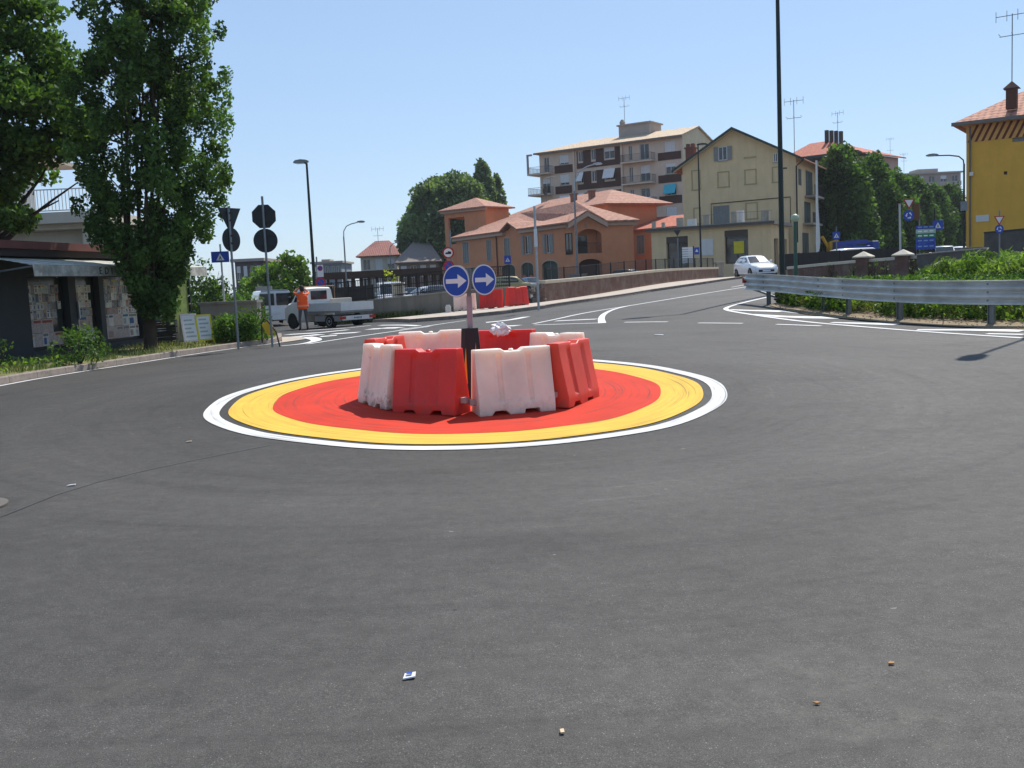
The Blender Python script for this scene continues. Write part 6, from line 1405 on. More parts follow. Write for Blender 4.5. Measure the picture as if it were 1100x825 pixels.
c = W(1007.5, 242, 45.9) - p; b, R3 = plate(t, 'sign_plate', c, (0, -1, 0), [(-.24, -.22), (.24, -.22), (.24, .22), (-.24, .22)], M['blue_sign'], BK); crossing_face(t, b, R3, c, .2)
t, p = pole_thing('roundabout_sign', 'give way triangle above a blue roundabout disc before the ochre house', 'traffic sign', 1073.5, 285, 0, 2.95, .035, M['galv_dull'], 0, Y=50)
c = W(1073.5, 235.5, 49.9) - p; yield_face(t, c, .27); c = W(1073.5, 246, 49.9) - p; round_face(t, c, .22)
t, p = pole_thing('direction_board', 'white slatted direction board with a blue plate in front of the shop wing', 'direction sign', 729, 292, 0, 3.4, .05, M['galv_dull'], 0, Y=78)
a = W(733, 283, 78) - p; b2 = W(744, 265, 78) - p; m_ = MB()
for k in range(7): m_.bx(a.x, b2.x, -.03, .02, a.z + (b2.z - a.z) * k / 7 + .01, a.z + (b2.z - a.z) * (k + 1) / 7 - .02)
m_.build('slatted_board', M['white_sign'], t)
for x in (a.x - .06, b2.x + .06): MB().bx(x - .04, x + .04, -.03, .03, -.1, b2.z + .05).build('board_post', M['black_metal'], t)
c = W(748.5, 269.5, 78) - p; b, R3 = plate(t, 'blue_plate', c, (0, -1, 0), [(-.2, -.28), (.2, -.28), (.2, .28), (-.2, .28)], M['blue_sign'], BK); f = MB(); on_plate(f, R3, c, tri(.13), .0025, .004); f.build('white_mark', M['white_sign'], b)
c = W(727.5, 249.5, 78) - p; plate(t, 'triangle_back', c, (0, 1, 0), tri(.28, True), M['white_sign'], BK)
q = W(878.5, 280, 62); t = thing('banner_pole', 'tall white pole with a furled white flag in front of the dark trees', 'flag pole', (q.x, q.y, h(q.x, q.y)))
H = W(878.5, 175, 62).z - q.z + 1; MB().tube([(0, 0, 0), (0, 0, H)], [.1, .06], 10).build('pole', M['white_trim'], t); zf = W(878, 252, 62).z - t.location.z; MB().loft([[(.03 + .2 * a * s, .1 * b_ * s, zf + dz) for a, b_ in ((-1, -1), (1, -1), (1, 1), (-1, 1))] for s, dz in ((.25, 1.5), (.5, .4), (.62, -.5), (.4, -.9))]).build('furled_flag', M['white_trim'], t)
# ------------------------------------------------------------------ vehicles
def carpaint(name, hx, metal=.0):
    return pm(name, hx, .25, .04, 2, metal, coat=.6)
STY = {
 'hatch': dict(L=3.98, W=1.72, body=[(.5, .80, .28, .52, .58), (.47, .93, .2, .64, .70), (.40, .97, .18, .72, .80), (.30, .99, .18, .80, .90), (.20, 1, .18, .86, .96), (-.1, 1, .18, .91, .97), (-.38, .99, .2, .95, 1.0), (-.46, .95, .24, .93, .98), (-.5, .86, .32, .80, .9)],
   gh=[(.20, .86, .94, .82, .97), (.03, .88, .95, .70, 1.38), (-.06, .88, .96, .69, 1.46), (-.28, .87, .97, .68, 1.44), (-.41, .84, .98, .64, 1.33), (-.49, .82, .98, .74, 1.02)],
   win=[[(.115, 1.02), (.03, 1.30), (-.10, 1.37), (-.115, 1.0)], [(-.135, 1.0), (-.12, 1.37), (-.29, 1.34), (-.37, 1.08)]], wheels=(.315, -.31), R=.30),
 'sedan': dict(L=4.4, W=1.75, body=[(.5, .82, .28, .5, .56), (.47, .94, .2, .62, .68), (.36, .98, .18, .74, .80), (.22, 1, .18, .84, .92), (-.1, 1, .18, .88, .94), (-.33, .99, .2, .92, .98), (-.45, .95, .24, .9, .96), (-.5, .86, .32, .78, .88)],
   gh=[(.22, .86, .9, .82, .93), (.06, .88, .92, .68, 1.36), (-.05, .88, .93, .67, 1.42), (-.2, .87, .94, .66, 1.40), (-.38, .84, .95, .74, .99)],
   win=[[(.14, .98), (.05, 1.26), (-.06, 1.32), (-.075, .96)], [(-.09, .96), (-.075, 1.32), (-.2, 1.29), (-.29, 1.02)]], wheels=(.315, -.30), R=.31),
 'wagon': dict(L=4.5, W=1.8, body=[(.5, .82, .3, .58, .66), (.47, .94, .22, .74, .82), (.36, .98, .2, .86, .94), (.24, 1, .2, .94, 1.02), (-.1, 1, .2, .98, 1.04), (-.42, .99, .22, 1.02, 1.08), (-.5, .9, .32, .9, 1.0)],
   gh=[(.24, .86, 1.0, .82, 1.03), (.08, .88, 1.02, .72, 1.56), (-.05, .88, 1.03, .72, 1.64), (-.35, .87, 1.04, .7, 1.62), (-.46, .85, 1.05, .68, 1.5), (-.495, .84, 1.05, .78, 1.1)],
   win=[[(.15, 1.08), (.07, 1.44), (-.05, 1.53), (-.065, 1.06)], [(-.085, 1.06), (-.07, 1.53), (-.25, 1.53), (-.25, 1.08)], [(-.27, 1.08), (-.27, 1.53), (-.4, 1.5), (-.43, 1.14)]], wheels=(.31, -.30), R=.33),
 'van': dict(L=4.9, W=1.95, body=[(.5, .84, .3, .66, .74), (.47, .95, .22, .86, .94), (.38, .98, .2, 1.0, 1.08), (.3, 1, .2, 1.06, 1.12), (-.1, 1, .2, 1.08, 1.12), (-.47, .99, .24, 1.08, 1.12), (-.5, .95, .3, 1.06, 1.1)],
   gh=[(.34, .90, 1.06, .86, 1.1), (.2, .95, 1.08, .82, 1.84), (.1, .97, 1.08, .82, 1.96), (-.46, .97, 1.08, .84, 1.96), (-.495, .94, 1.08, .86, 1.9)],
   win=[[(.25, 1.16), (.19, 1.68), (.09, 1.74), (.08, 1.14)], [(.05, 1.16), (.06, 1.74), (-.2, 1.74), (-.2, 1.16)], [(-.23, 1.16), (-.23, 1.74), (-.45, 1.72), (-.45, 1.16)]], wheels=(.32, -.30), R=.33)}
def wheel(par, c, R, s, w=.2):
    Mx = Matrix.Rotation(PI / 2 * (-s), 3, 'X')
    ty = MB().lathe([(R * .62, -w * .5), (R * .92, -w * .5), (R, -w * .3), (R, w * .3), (R * .92, w * .5), (R * .62, w * .42)], c, 20, 0, Mx).build('wheel', M['tyre'], par, smooth=40)
    MB().lathe([(R * .64, w * .36), (R * .6, w * .44), (R * .3, w * .38), (.05, w * .46)], c, 20, 0, Mx).build('rim', M['rim'], ty, smooth=40)
    return ty
def car(name, label, cat, loc, head, paint_, style, group=None, lights=True, detail=True):
    S = STY[style]; Lx, Wd = S['L'], S['W']; hw = Wd / 2; t = thing(name, label, cat, loc, head, group)
    rings = []
    for x, w, zb, zs, zt in S['body']:
        half = [(0, zb), (w * .84, zb), (w * .965, zb + .1), (w, (zb + zs) * .5 + .06), (w * .975, zs), (w * .9, zt - .01), (w * .5, zt + .02), (0, zt + .03)]
        rings.append([(x * Lx, y * hw, z) for y, z in half] + [(x * Lx, -y * hw, z) for y, z in half[-2:0:-1]])
    body = MB().loft(rings).build('body', paint_, t, smooth=38)
    gh = S['gh']; rings = []
    for x, wb, zb, wt, zt in gh:
        half = [(0, zb - .06), (wb, zb - .05), (wb * .6 + wt * .4, zb + (zt - zb) * .45), (wt, zb + (zt - zb) * .93), (wt * .9, zt), (0, zt + .025)]
        rings.append([(x * Lx, y * hw, z) for y, z in half] + [(x * Lx, -y * hw, z) for y, z in half[-2:0:-1]])
    MB().loft(rings).build('cabin', paint_, t, smooth=38)
    xs = [g[0] for g in gh]
    def yat(x, z):
        for i in range(len(gh) - 1):
            if gh[i][0] >= x >= gh[i + 1][0]:
                f = (gh[i][0] - x) / (gh[i][0] - gh[i + 1][0]); q = [a + (b - a) * f for a, b in zip(gh[i], gh[i + 1])]; break
        else: q = gh[0] if x > gh[0][0] else gh[-1]
        k = (z - q[2]) / max(.02, q[4] - q[2]); k = min(max(k, 0), 1)
        m_ = q[1] * .6 + q[3] * .4
        return hw * (q[1] + (m_ - q[1]) * k / .45 if k < .45 else m_ + (q[3] - m_) * min(1, (k - .45) / .48))
    for w in S['win']:
        for s in (-1, 1):
            a = [(x * Lx, s * (yat(x, z) + .008), z) for x, z in w]; b = [(x * Lx, s * (yat(x, z) - .01), z) for x, z in w]; n = len(a)
            MB().add(a + b, [tuple(range(n)), tuple(range(n, 2 * n))[::-1]] + [(i, (i + 1) % n, n + (i + 1) % n, n + i) for i in range(n)]).build('side_window', M['glass'], t)
    def screen(g0, g1, nm, f0=.03, f1=.96, off=.014):
        P = []
        for f in (f0, f1):
            x = g0[0] + (g1[0] - g0[0]) * f; zt = g0[4] + (g1[4] - g0[4]) * f; wt = (g0[3] + (g1[3] - g0[3]) * f) * .9
            P.append((x, wt, zt))
        sg = 1 if g0[0] > 0 else -1
        o = Vector((sg * off, 0, off)); (x0, w0, z0), (x1, w1, z1) = P
        v = [Vector((x0 * Lx, -w0 * hw, z0)) + o, Vector((x0 * Lx, 0, z0 + .025)) + o, Vector((x0 * Lx, w0 * hw, z0)) + o, Vector((x1 * Lx, w1 * hw, z1)) + o, Vector((x1 * Lx, 0, z1 + .025)) + o, Vector((x1 * Lx, -w1 * hw, z1)) + o]
        MB().add(v + [q - o * 1.6 for q in v], [(0, 1, 4, 5), (1, 2, 3, 4), (6, 7, 10, 11), (7, 8, 9, 10), (0, 6, 11, 5), (2, 8, 9, 3), (0, 1, 7, 6), (1, 2, 8, 7), (5, 4, 10, 11), (4, 3, 9, 10)]).build(nm, M['glass'], t)
    screen(gh[0], gh[1], 'windscreen'); screen(gh[-1], gh[-2], 'rear_window')
    for wx in S['wheels']:
        for s in (-1, 1):
            MB().lathe([(S['R'] + .055, -.02), (S['R'] + .055, .006)], (wx * Lx, s * hw * .985, S['R'] + .01), 20, 0, Matrix.Rotation(PI / 2 * -s, 3, 'X')).build('wheel_arch', M['darkplastic'], t)
            wheel(t, (wx * Lx, s * (hw - .085), S['R']), S['R'], s)
    if detail:
        b0, b1, b2 = S['body'][0], S['body'][1], S['body'][2]; fx = b0[0] * Lx
        for s in (-1, 1):
            MB().loft([[(b1[0] * Lx * .995, s * hw * .62, b1[3] - .03), (b1[0] * Lx * 1.0, s * hw * .88, b1[3] - .02), (b1[0] * Lx * 1.0, s * hw * .88, b1[3] + .09), (b1[0] * Lx * .995, s * hw * .6, b1[3] + .07)], [(b2[0] * Lx, s * hw * .84, b2[3] - .05), (b2[0] * Lx, s * hw * .985, b2[3] - .03), (b2[0] * Lx, s * hw * .965, b2[3] + .06), (b2[0] * Lx, s * hw * .86, b2[3] + .085)]]).build('headlight', M['lampglass'], t)
            e = S['body'][-1]; MB().box((e[0] * Lx + .03, s * hw * .74, e[3] - .02), (.1, .2, .24)).build('tail_light', M['redlamp'], t, bevel=.01)
            mx = (S['win'][0][0][0] - .015) * Lx; mz = S['win'][0][0][1] + .05; MB().box((mx, s * (hw + .07), mz), (.1, .16, .12)).build('wing_mirror', paint_, t, bevel=.025)
        MB().loft([[(fx + .012, y * hw * .6, z) for y, z in ((-1, .36), (1, .36), (1, .5), (-1, .5))], [(fx - .15, y * hw * .66, z) for y, z in ((-1, .34), (1, .34), (1, .54), (-1, .54))]]).build('grille', M['darkplastic'], t)
        MB().bx(fx + .013, fx + .03, -.26, .26, .38, .48).build('number_plate', M['plate'], t); r = S['body'][-1][0] * Lx; MB().bx(r - .02, r - .005, -.26, .26, .62, .73).build('number_plate', M['plate'], t)
        MB().bx(fx - .3, fx - .05, -hw * .8, hw * .8, .2, .28).build('lower_lip', M['darkplastic'], t)
    return t
def at(px, Y, up=0.0): p = W(px, 300, Y); return (p.x, p.y, h(p.x, p.y) + up)
WHITE = carpaint('white_car_paint', '#dfe1e3'); SILV = carpaint('silver_car_paint', '#9aa0a5', .4); DARK = carpaint('dark_grey_car_paint', '#24272c'); GOLD = carpaint('gold_beige_car_paint', '#b0a070', .35); BLUE = carpaint('steel_blue_car_paint', '#4c6484', .3)
p = G(812, 298.3); car('hatchback_car', 'white small hatchback car driving towards the roundabout by the very tall mast', 'car', (p.x + .3, 66.0, h(p.x, 66)), math.radians(-83), WHITE, 'hatch')
car('parked_car', 'gold beige car parked behind the red barriers in front of the orange building', 'car', at(552, 92), math.radians(-8), GOLD, 'wagon', 'parked cars by the orange building')
car('parked_car', 'steel blue car parked right of the gold beige one', 'car', at(571, 97), math.radians(-70), BLUE, 'hatch', 'parked cars by the orange building')
car('parked_car', 'black car parked in front of the bay of the orange building', 'car', at(662, 96), math.radians(175), DARK, 'hatch', 'parked cars by the orange building')
car('parked_car', 'pale silver car half hidden right of the black one by the bay', 'car', at(679, 99), math.radians(-60), SILV, 'hatch', 'parked cars by the orange building')
car('parked_van', 'white van parked under the carport, leftmost of the vehicles behind the railing', 'van', at(418, 70), math.radians(-80), WHITE, 'van', 'vehicles parked behind the railing')
car('parked_car', 'dark saloon parked between the white van and the white car behind the railing', 'car', at(442, 74), math.radians(-75), DARK, 'sedan', 'vehicles parked behind the railing')
car('parked_car', 'white car parked in the middle of the row behind the railing', 'car', at(452, 67), math.radians(200), WHITE, 'hatch', 'vehicles parked behind the railing')
car('parked_car', 'dark car parked right of the white one behind the railing', 'car', at(469, 66), math.radians(-85), DARK, 'hatch', 'vehicles parked behind the railing')
car('parked_car', 'dull grey car behind the round limit sign in the row behind the railing', 'car', at(487, 70), math.radians(-80), SILV, 'sedan', 'vehicles parked behind the railing')
car('parked_van', 'white van showing its roof and windows above the dark screen fence', 'van', at(908, 84), math.radians(200), WHITE, 'van')
car('parked_car', 'silver car roof above the dark screen fence, left of the pale pole', 'car', at(953, 92), math.radians(185), SILV, 'wagon', 'cars under the dark trees')
car('parked_car', 'dark car roof just right of the worker in the orange vest', 'car', at(941, 96), math.radians(185), DARK, 'wagon', 'cars under the dark trees')
car('parked_car', 'silver grey car with a shiny roof between the direction board and the ochre house', 'car', at(1014, 75), math.radians(-110), SILV, 'wagon', 'cars by the ochre house')
car('parked_car', 'white car close to the corner of the ochre house', 'car', at(1030, 80), math.radians(-110), WHITE, 'wagon', 'cars by the ochre house')
# white minibus seen from behind
vb = W(289, 345, 57); mv = car('minibus', 'white minibus with dark rear windows behind the flatbed truck, seen from behind', 'van', (vb.x - .3, 58.5, h(vb.x, 58.5) + .1), math.radians(112), WHITE, 'van')
for s in (-1, 1): MB().bx(-2.475, -2.44, s * .06 if s > 0 else -.86, .86 if s > 0 else -.06, 1.12, 1.78).build('rear_door_window', M['glass'], mv)
q = W(284, 318, 62); o = MB().bx(-.5, .5, -.05, .05, 0, .5).bx(-.05, .05, -.04, .04, -2.4, 0).build('notice_board', pm('grey_board', '#8d8a86', .8), None); o.location = (q.x, q.y, q.z + .1); tag(o, 'small grey notice board on a post above the white minibus', 'notice board')
# flatbed truck
def truck(loc, head):
    t = thing('flatbed_truck', 'white flatbed truck with a grey dropside body parked by the concrete wall', 'truck', loc, head); pw = pm('dull_white_truck_paint', '#e2e1db', .35, .04, 2, dirt=.06)
    # cab : x forward
    C = [(2.55, .80, .45, .9, .98), (2.48, .92, .35, 1.05, 1.12), (2.1, .97, .3, 1.2, 1.28), (1.75, .98, .3, 1.28, 1.34), (.85, .98, .3, 1.3, 1.34), (.72, .97, .35, 1.28, 1.32)]
    R_2 = []
    for x, w, zb, zs, zt in C:
        hf = [(0, zb), (w * .9, zb), (w, zb + .15), (w, zs), (w * .9, zt), (0, zt + .02)]; R_2.append([(x, y, z) for y, z in hf] + [(x, -y, z) for y, z in hf[-2:0:-1]])
    MB().loft(R_2).build('cab_body', pw, t, smooth=38)
    g = [(1.98, .9, 1.26, .84, 1.3), (1.45, .94, 1.3, .78, 1.98), (1.2, .95, 1.3, .79, 2.08), (.8, .95, 1.3, .8, 2.06), (.7, .93, 1.3, .8, 2.0)]; R_2 = []
    for x, wb, zb, wt, zt in g:
        hf = [(0, zb - .05), (wb, zb - .05), (wt, zb + (zt - zb) * .9), (wt * .92, zt), (0, zt + .03)]; R_2.append([(x, y, z) for y, z in hf] + [(x, -y, z) for y, z in hf[-2:0:-1]])
    MB().loft(R_2).build('cab_roof', pw, t, smooth=38)
    for s in (-1, 1):
        MB().add([(x, s * (y + d), z) for d in (.01, -.02) for x, y, z in ((1.62, .925, 1.36), (1.36, .85, 1.84), (.9, .85, 1.88), (.9, .935, 1.36))], [(0, 1, 2, 3), (4, 5, 6, 7), (0, 1, 5, 4), (1, 2, 6, 5), (2, 3, 7, 6), (3, 0, 4, 7)]).build('side_window', M['glass'], t)
        MB().box((1.72, s * 1.1, 1.5), (.1, .2, .3)).build('wing_mirror', M['darkplastic'], t, bevel=.03)
        MB().box((1.05, s * .99, 1.1), (.16, .03, .05)).build('door_handle', M['darkplastic'], t)
        MB().lathe([(.42, -.02), (.42, .012)], (1.75, s * .97, .38), 20, 0, Matrix.Rotation(PI / 2 * -s, 3, 'X')).build('wheel_arch', M['darkplastic'], t)
        wheel(t, (1.75, s * .88, .34), .34, s, .22); wheel(t, (-1.35, s * .84, .34), .34, s, .3)
        MB().bx(-2.2, -.1, s * .86, s * .9, .34, .62).build('side_guard', pm('grey_guard', '#8a8b89', .6), t)
    MB().bx(.672, .69, -.5, .5, 1.45, 1.9).build('rear_cab_window', M['glass'], t)
    MB().add([(1.96, -.74, 1.36), (1.96, .74, 1.36), (1.5, .68, 1.9), (1.5, -.68, 1.9), (1.93, -.74, 1.34), (1.93, .74, 1.34), (1.47, .68, 1.88), (1.47, -.68, 1.88)], [(0, 1, 2, 3), (4, 5, 6, 7), (0, 1, 5, 4), (1, 2, 6, 5), (2, 3, 7, 6), (3, 0, 4, 7)]).build('windscreen', M['glass'], t)
    MB().bx(-2.35, .6, -.35, -.25, .45, .62).bx(-2.35, .6, .25, .35, .45, .62).bx(-2.3, -2.2, -.35, .35, .45, .62).build('chassis', M['darkplastic'], t)
    alu = pm('dropside_aluminium', '#c3c8ca', .45, .06, 5, .3)
    MB().bx(-2.4, .58, -1.02, 1.02, .78, .86).build('bed_floor', M['galv_dull'], t)
    for s in (-1, 1):
        m_ = MB()
        for k in range(4): m_.bx(-2.4, .58, s * 1.02 - .015, s * 1.02 + .015, .87 + k * .1, .965 + k * .1)
        m_.bx(-2.4, .58, s * 1.02 - .01, s * 1.02 + .01, .86, 1.26); m_.build('side_board', alu, t)
    m_ = MB()
    for k in range(4): m_.bx(-2.44, -2.405, -1.03, 1.03, .87 + k * .1, .965 + k * .1)
    m_.bx(-2.43, -2.41, -1.03, 1.03, .86, 1.26); m_.build('tail_board', alu, t)
    MB().bx(.56, .6, -1.0, 1.0, .87, 1.35).build('head_board', alu, t)
    hr = MB(); hr.tube([(.6, -.95, .9), (.6, -.95, 2.12), (.6, .95, 2.12), (.6, .95, .9)], .025, 6); hr.build('ladder_rack', pm('rusty_tan_rail', '#9c7a58', .7), t)
    MB().bx(-2.42, -2.36, -.95, .95, .38, .6).build('tail_panel', M['white_plastic'], t)
    for s in (-1, 1): MB().bx(-2.45, -2.422, s * .93 - .18, s * .93 + .18, .44, .58).build('tail_light', M['redlamp'], t)
    pl_ = MB().bx(-2.44, -2.422, -.3, .3, .43, .56).build('number_plate', M['plate'], t); m_ = MB()
    for k in range(6): m_.bx(-2.446, -2.4405, -.24 + k * .085, -.19 + k * .085, .455, .53)
    m_.build('plate_marks', M['black_sign'], pl_)
    return t
tp = G(348, 352.3); TL = (tp.x + .1, tp.y + .6, h(tp.x, tp.y) + .0); tr_ = truck(TL, math.radians(137)); tr_.scale = (.83, .83, .83)
q = Vector(TL) + Matrix.Rotation(math.radians(137), 3, 'Z') @ Vector((-1.2, .2, .72)); o = MB().box((0, 0, .28), (.85, .5, .46), .3).build('cardboard_box', pm('pale_cardboard', '#cfc6b6', .85), None, bevel=.02); o.location = q; tag(o, 'pale box lying in the bed of the flatbed truck', 'box')
# crane truck far behind the dark screen
q = at(914, 98); t = thing('crane_truck', 'blue crane truck with a folded boom under the dark trees', 'truck', q, math.radians(8)); bl_ = pm('crane_blue', '#23459a', .45)
MB().bx(-1.6, 1.8, -.6, .6, 1.6, 2.5).build('turret', bl_, t, bevel=.05); MB().loft([[(-1.7, y, 2.5 + z) for y, z in ((-.3, 0), (.3, 0), (.3, .5), (-.3, .5))], [(1.7, y, 2.7 + z) for y, z in ((-.25, 0), (.25, 0), (.25, .4), (-.25, .4))]]).build('boom', bl_, t)
MB().bx(-2.6, 2.6, -1.0, 1.0, .7, 1.3).build('chassis', M['darkplastic'], t)
for x in (-1.8, 1.8):
    for s in (-1, 1): wheel(t, (x, s * .9, .45), .45, s, .3)
MB().bx(1.9, 2.6, -.7, .7, 1.3, 2.9).build('cab', bl_, t, bevel=.06); MB().bx(2.61, 2.63, -.55, .55, 1.9, 2.6).build('windscreen', M['glass'], t)
q = at(890, 99); t = thing('excavator', 'small yellow digger bucket arm left of the blue crane truck', 'digger', q, 0)
MB().tube([(0, 0, .5), (.2, 0, 2.2), (-.6, 0, 3.6)], .16, 8).build('arm', pm('digger_yellow', '#d6a51a', .5), t); MB().prism([(-.6, 2.0), (.6, 2.0), (.7, 2.8), (.2, 3.2), (-.6, 3.0)], lambda a, b, d: (a + .6, d, b), -.5, .5).build('bucket', pm('digger_yellow', '#d6a51a', .5), t)
MB().bx(-1.2, 1.2, -.8, .8, 0, .6).build('tracks', M['darkplastic'], t, bevel=.1); MB().bx(-.9, .5, -.6, .6, .6, 1.5).build('body', pm('digger_yellow', '#d6a51a', .5), t, bevel=.05)
t, p = pole_thing('crossing_sign', 'blue pedestrian crossing sign left of the blue crane truck', 'traffic sign', 899, 290, 0, 3.2, .04, M['galv_dull'], 0, Y=70)
c = W(898.5, 253, 69.9) - p; b, R3 = plate(t, 'sign_plate', c, (0, -1, 0), [(-.26, -.26), (.26, -.26), (.26, .26), (-.26, .26)], M['blue_sign'], BK); crossing_face(t, b, R3, c, .24)

# ------------------------------------------------------------------ people
SKIN = pm('skin', '#b98468', .6, .05, 6); HAIR = pm('dark_brown_hair', '#2e211b', .8, .2, 20)
VEST = pm('orange_safety_vest', '#ff5a14', .7, .08, 8); REFL = pm('reflective_band', '#e0a080', .4); TROU = pm('grey_trousers', '#4c4d52', .9, .15, 6); SHOE = pm('dark_shoes', '#1d1b1a', .7)
def person(name, label, loc, head, pose, vest=VEST, shirt=None, trou=TROU, s=1.0):
    """x right, y forward; joints in metres for a 1.75 m figure"""
    t = thing(name, label, 'person', loc, head); t.scale = (s, s, s)
    J = {'pel': (0, 0, .95), 'sp': (0, -.01, 1.12), 'ch': (0, -.01, 1.32), 'nk': (0, 0, 1.47), 'hb': (0, .02, 1.54), 'hd': (0, .03, 1.64), 'ht': (0, .025, 1.70)}
    R_ = {'pel': (.15, .105), 'sp': (.135, .095), 'ch': (.165, .105), 'nk': .055, 'hb': .07, 'hd': (.078, .095), 'ht': (.055, .065)}
    E = [('pel', 'sp'), ('sp', 'ch'), ('ch', 'nk'), ('nk', 'hb'), ('hb', 'hd'), ('hd', 'ht')]
    for sd, nm in ((-1, 'l'), (1, 'r')):
        J.update({nm + 'hp': (sd * .10, 0, .90), nm + 'kn': (sd * pose['stance'] * .9, pose['knee'][nm] + .02, .50), nm + 'an': (sd * pose['stance'], pose['knee'][nm] * 1.2 - .03, .09), nm + 'to': (sd * (pose['stance'] + .03), pose['knee'][nm] * 1.2 + .13, .035)})
        R_.update({nm + 'hp': .092, nm + 'kn': .058, nm + 'an': .042, nm + 'to': (.04, .03)})
        E += [('pel', nm + 'hp'), (nm + 'hp', nm + 'kn'), (nm + 'kn', nm + 'an'), (nm + 'an', nm + 'to')]
        sh, el, wr = pose['arm'][nm]; J.update({nm + 'sh': (sd * .19, -.01, 1.41), nm + 'el': el, nm + 'wr': wr}); R_.update({nm + 'sh': .058, nm + 'el': .042, nm + 'wr': .03})
        E += [('ch', nm + 'sh'), (nm + 'sh', nm + 'el'), (nm + 'el', nm + 'wr')]
        w = Vector(wr); d = (w - Vector(el)).normalized(); side = Vector((0, 0, 1)).cross(d); side = side.normalized() if side.length > .1 else Vector((1, 0, 0))
        J[nm + 'pm'] = tuple(w + d * .07); R_[nm + 'pm'] = (.036, .016); E.append((nm + 'wr', nm + 'pm'))
        for k, l in enumerate((.065, .078, .072, .055)):
            b0 = w + d * .085 + side * (.027 - k * .018); b1 = b0 + d * l * .55; b2 = b1 + (d * .7 + Vector((0, .0, -.5))).normalized() * l * .5
            J[f'{nm}f{k}a'] = tuple(b0); J[f'{nm}f{k}b'] = tuple(b2); R_[f'{nm}f{k}a'] = .010; R_[f'{nm}f{k}b'] = .0075; E += [(nm + 'pm', f'{nm}f{k}a'), (f'{nm}f{k}a', f'{nm}f{k}b')]
        J[nm + 'th'] = tuple(w + d * .075 + side * .055); R_[nm + 'th'] = .011; E.append((nm + 'wr', nm + 'th'))
    ks_ = list(J); me = skin_mesh([J[k] for k in ks_], [(ks_.index(a), ks_.index(b)) for a, b in E], [R_[k] for k in ks_], 2); me.name = 'body'
    me.materials.clear()
    for m_ in (SKIN, trou, SHOE, shirt or pm('white_shirt', '#c9c7c4', .9)): me.materials.append(m_)
    for pl_ in me.polygons:
        c = pl_.center; sh_ = abs(c.x) < .3 and 1.0 < c.z < 1.5 and abs(c.y) < .2
        pl_.material_index = 2 if c.z < .10 else 1 if c.z < 1.0 else 3 if sh_ else 0; pl_.use_smooth = True
    b = link(bpy.data.objects.new('body', me), t)
    # vest, hair, face
    J2 = [(0, 0, .80), (0, -.005, 1.0), (0, -.01, 1.18), (0, -.01, 1.36), (-.15, -.01, 1.42), (.15, -.01, 1.42), (0, -.005, 1.455)]
    me = skin_mesh(J2, [(0, 1), (1, 2), (2, 3), (3, 4), (3, 5), (3, 6)], [(.26, .18), (.25, .175), (.23, .165), (.235, .165), (.10, .09), (.10, .09), .08], 2); me.name = 'safety_vest'; me.materials.clear(); me.materials.append(vest); me.materials.append(REFL)
    for pl_ in me.polygons: pl_.use_smooth = True; pl_.material_index = 1 if (.95 < pl_.center.z < 1.0 or 1.12 < pl_.center.z < 1.17) else 0
    link(bpy.data.objects.new('safety_vest', me), t)
    hm = MB(); rings = []
    for z, rx, ry, yo in ((1.53, .066, .05, -.035), (1.58, .085, .085, -.012), (1.65, .092, .105, .012), (1.71, .083, .096, .018), (1.755, .05, .06, .02), (1.768, .01, .01, .02)):
        rings.append([(rx * math.cos(a * PI / 8), yo + ry * math.sin(a * PI / 8) - (.035 if math.sin(a * PI / 8) > .3 and z < 1.7 else 0), z) for a in range(16)])
    hm.loft(rings).build('hair', HAIR, t, smooth=70)
    fm = MB(); fm.add([(-.015, .115, 1.625), (.015, .115, 1.625), (0, .145, 1.63), (0, .118, 1.67)], [(0, 1, 2), (0, 2, 3), (1, 3, 2), (0, 3, 1)]); fm.build('nose', SKIN, t)
    for sd in (-1, 1): MB().lathe([(.004, 0), (.011, .003), (.004, .006)], (sd * .032, .118, 1.655), 8, 0, Matrix.Rotation(-PI / 2, 3, 'X')).build('eye', M['black_sign'], t); MB().box((sd * .082, .02, 1.635), (.02, .035, .055)).build('ear', SKIN, t, bevel=.008)
    MB().box((0, .112, 1.588), (.045, .012, .01)).build('mouth', pm('lips', '#8d5248', .6), t)
    return t
p = G(327, 355.2)
person('person', 'person in an orange safety vest and grey trousers, both hands raised to the head', (p.x, p.y, p.z), math.radians(28), dict(stance=.15, knee={'l': .02, 'r': .06}, arm={'l': (None, (-.30, .16, 1.50), (-.09, .17, 1.64)), 'r': (None, (.31, .15, 1.49), (.10, .17, 1.66))}), shirt=VEST, s=1.03)
q = at(933, 93, .0); person('person', 'distant worker in an orange vest above the dark screen fence beside the blue crane', (q[0], q[1], q[2] + .35), 2.6, dict(stance=.12, knee={'l': 0, 'r': .03}, arm={'l': (None, (-.26, .02, 1.15), (-.25, .15, .93)), 'r': (None, (.26, .02, 1.15), (.25, .15, .93))}), shirt=VEST)
# ------------------------------------------------------------------ vegetation
def limb_tree(par, base, stems, mat=None, name='trunk'):
    mb = MB()
    for pts, r0, r1 in stems:
        k = len(pts); mb.tube([Vector(p) for p in pts], [r0 + (r1 - r0) * (i / (k - 1)) ** .8 for i in range(k)], 9)
    return mb.build(name, mat or M['bark'], par, smooth=60)
def wiggle(a, b, n, s):
    a, b = Vector(a), Vector(b); return [a.lerp(b, i / n) + (Vector((RNG.normal(0, s), RNG.normal(0, s), 0)) if 0 < i < n else Vector()) for i in range(n + 1)]

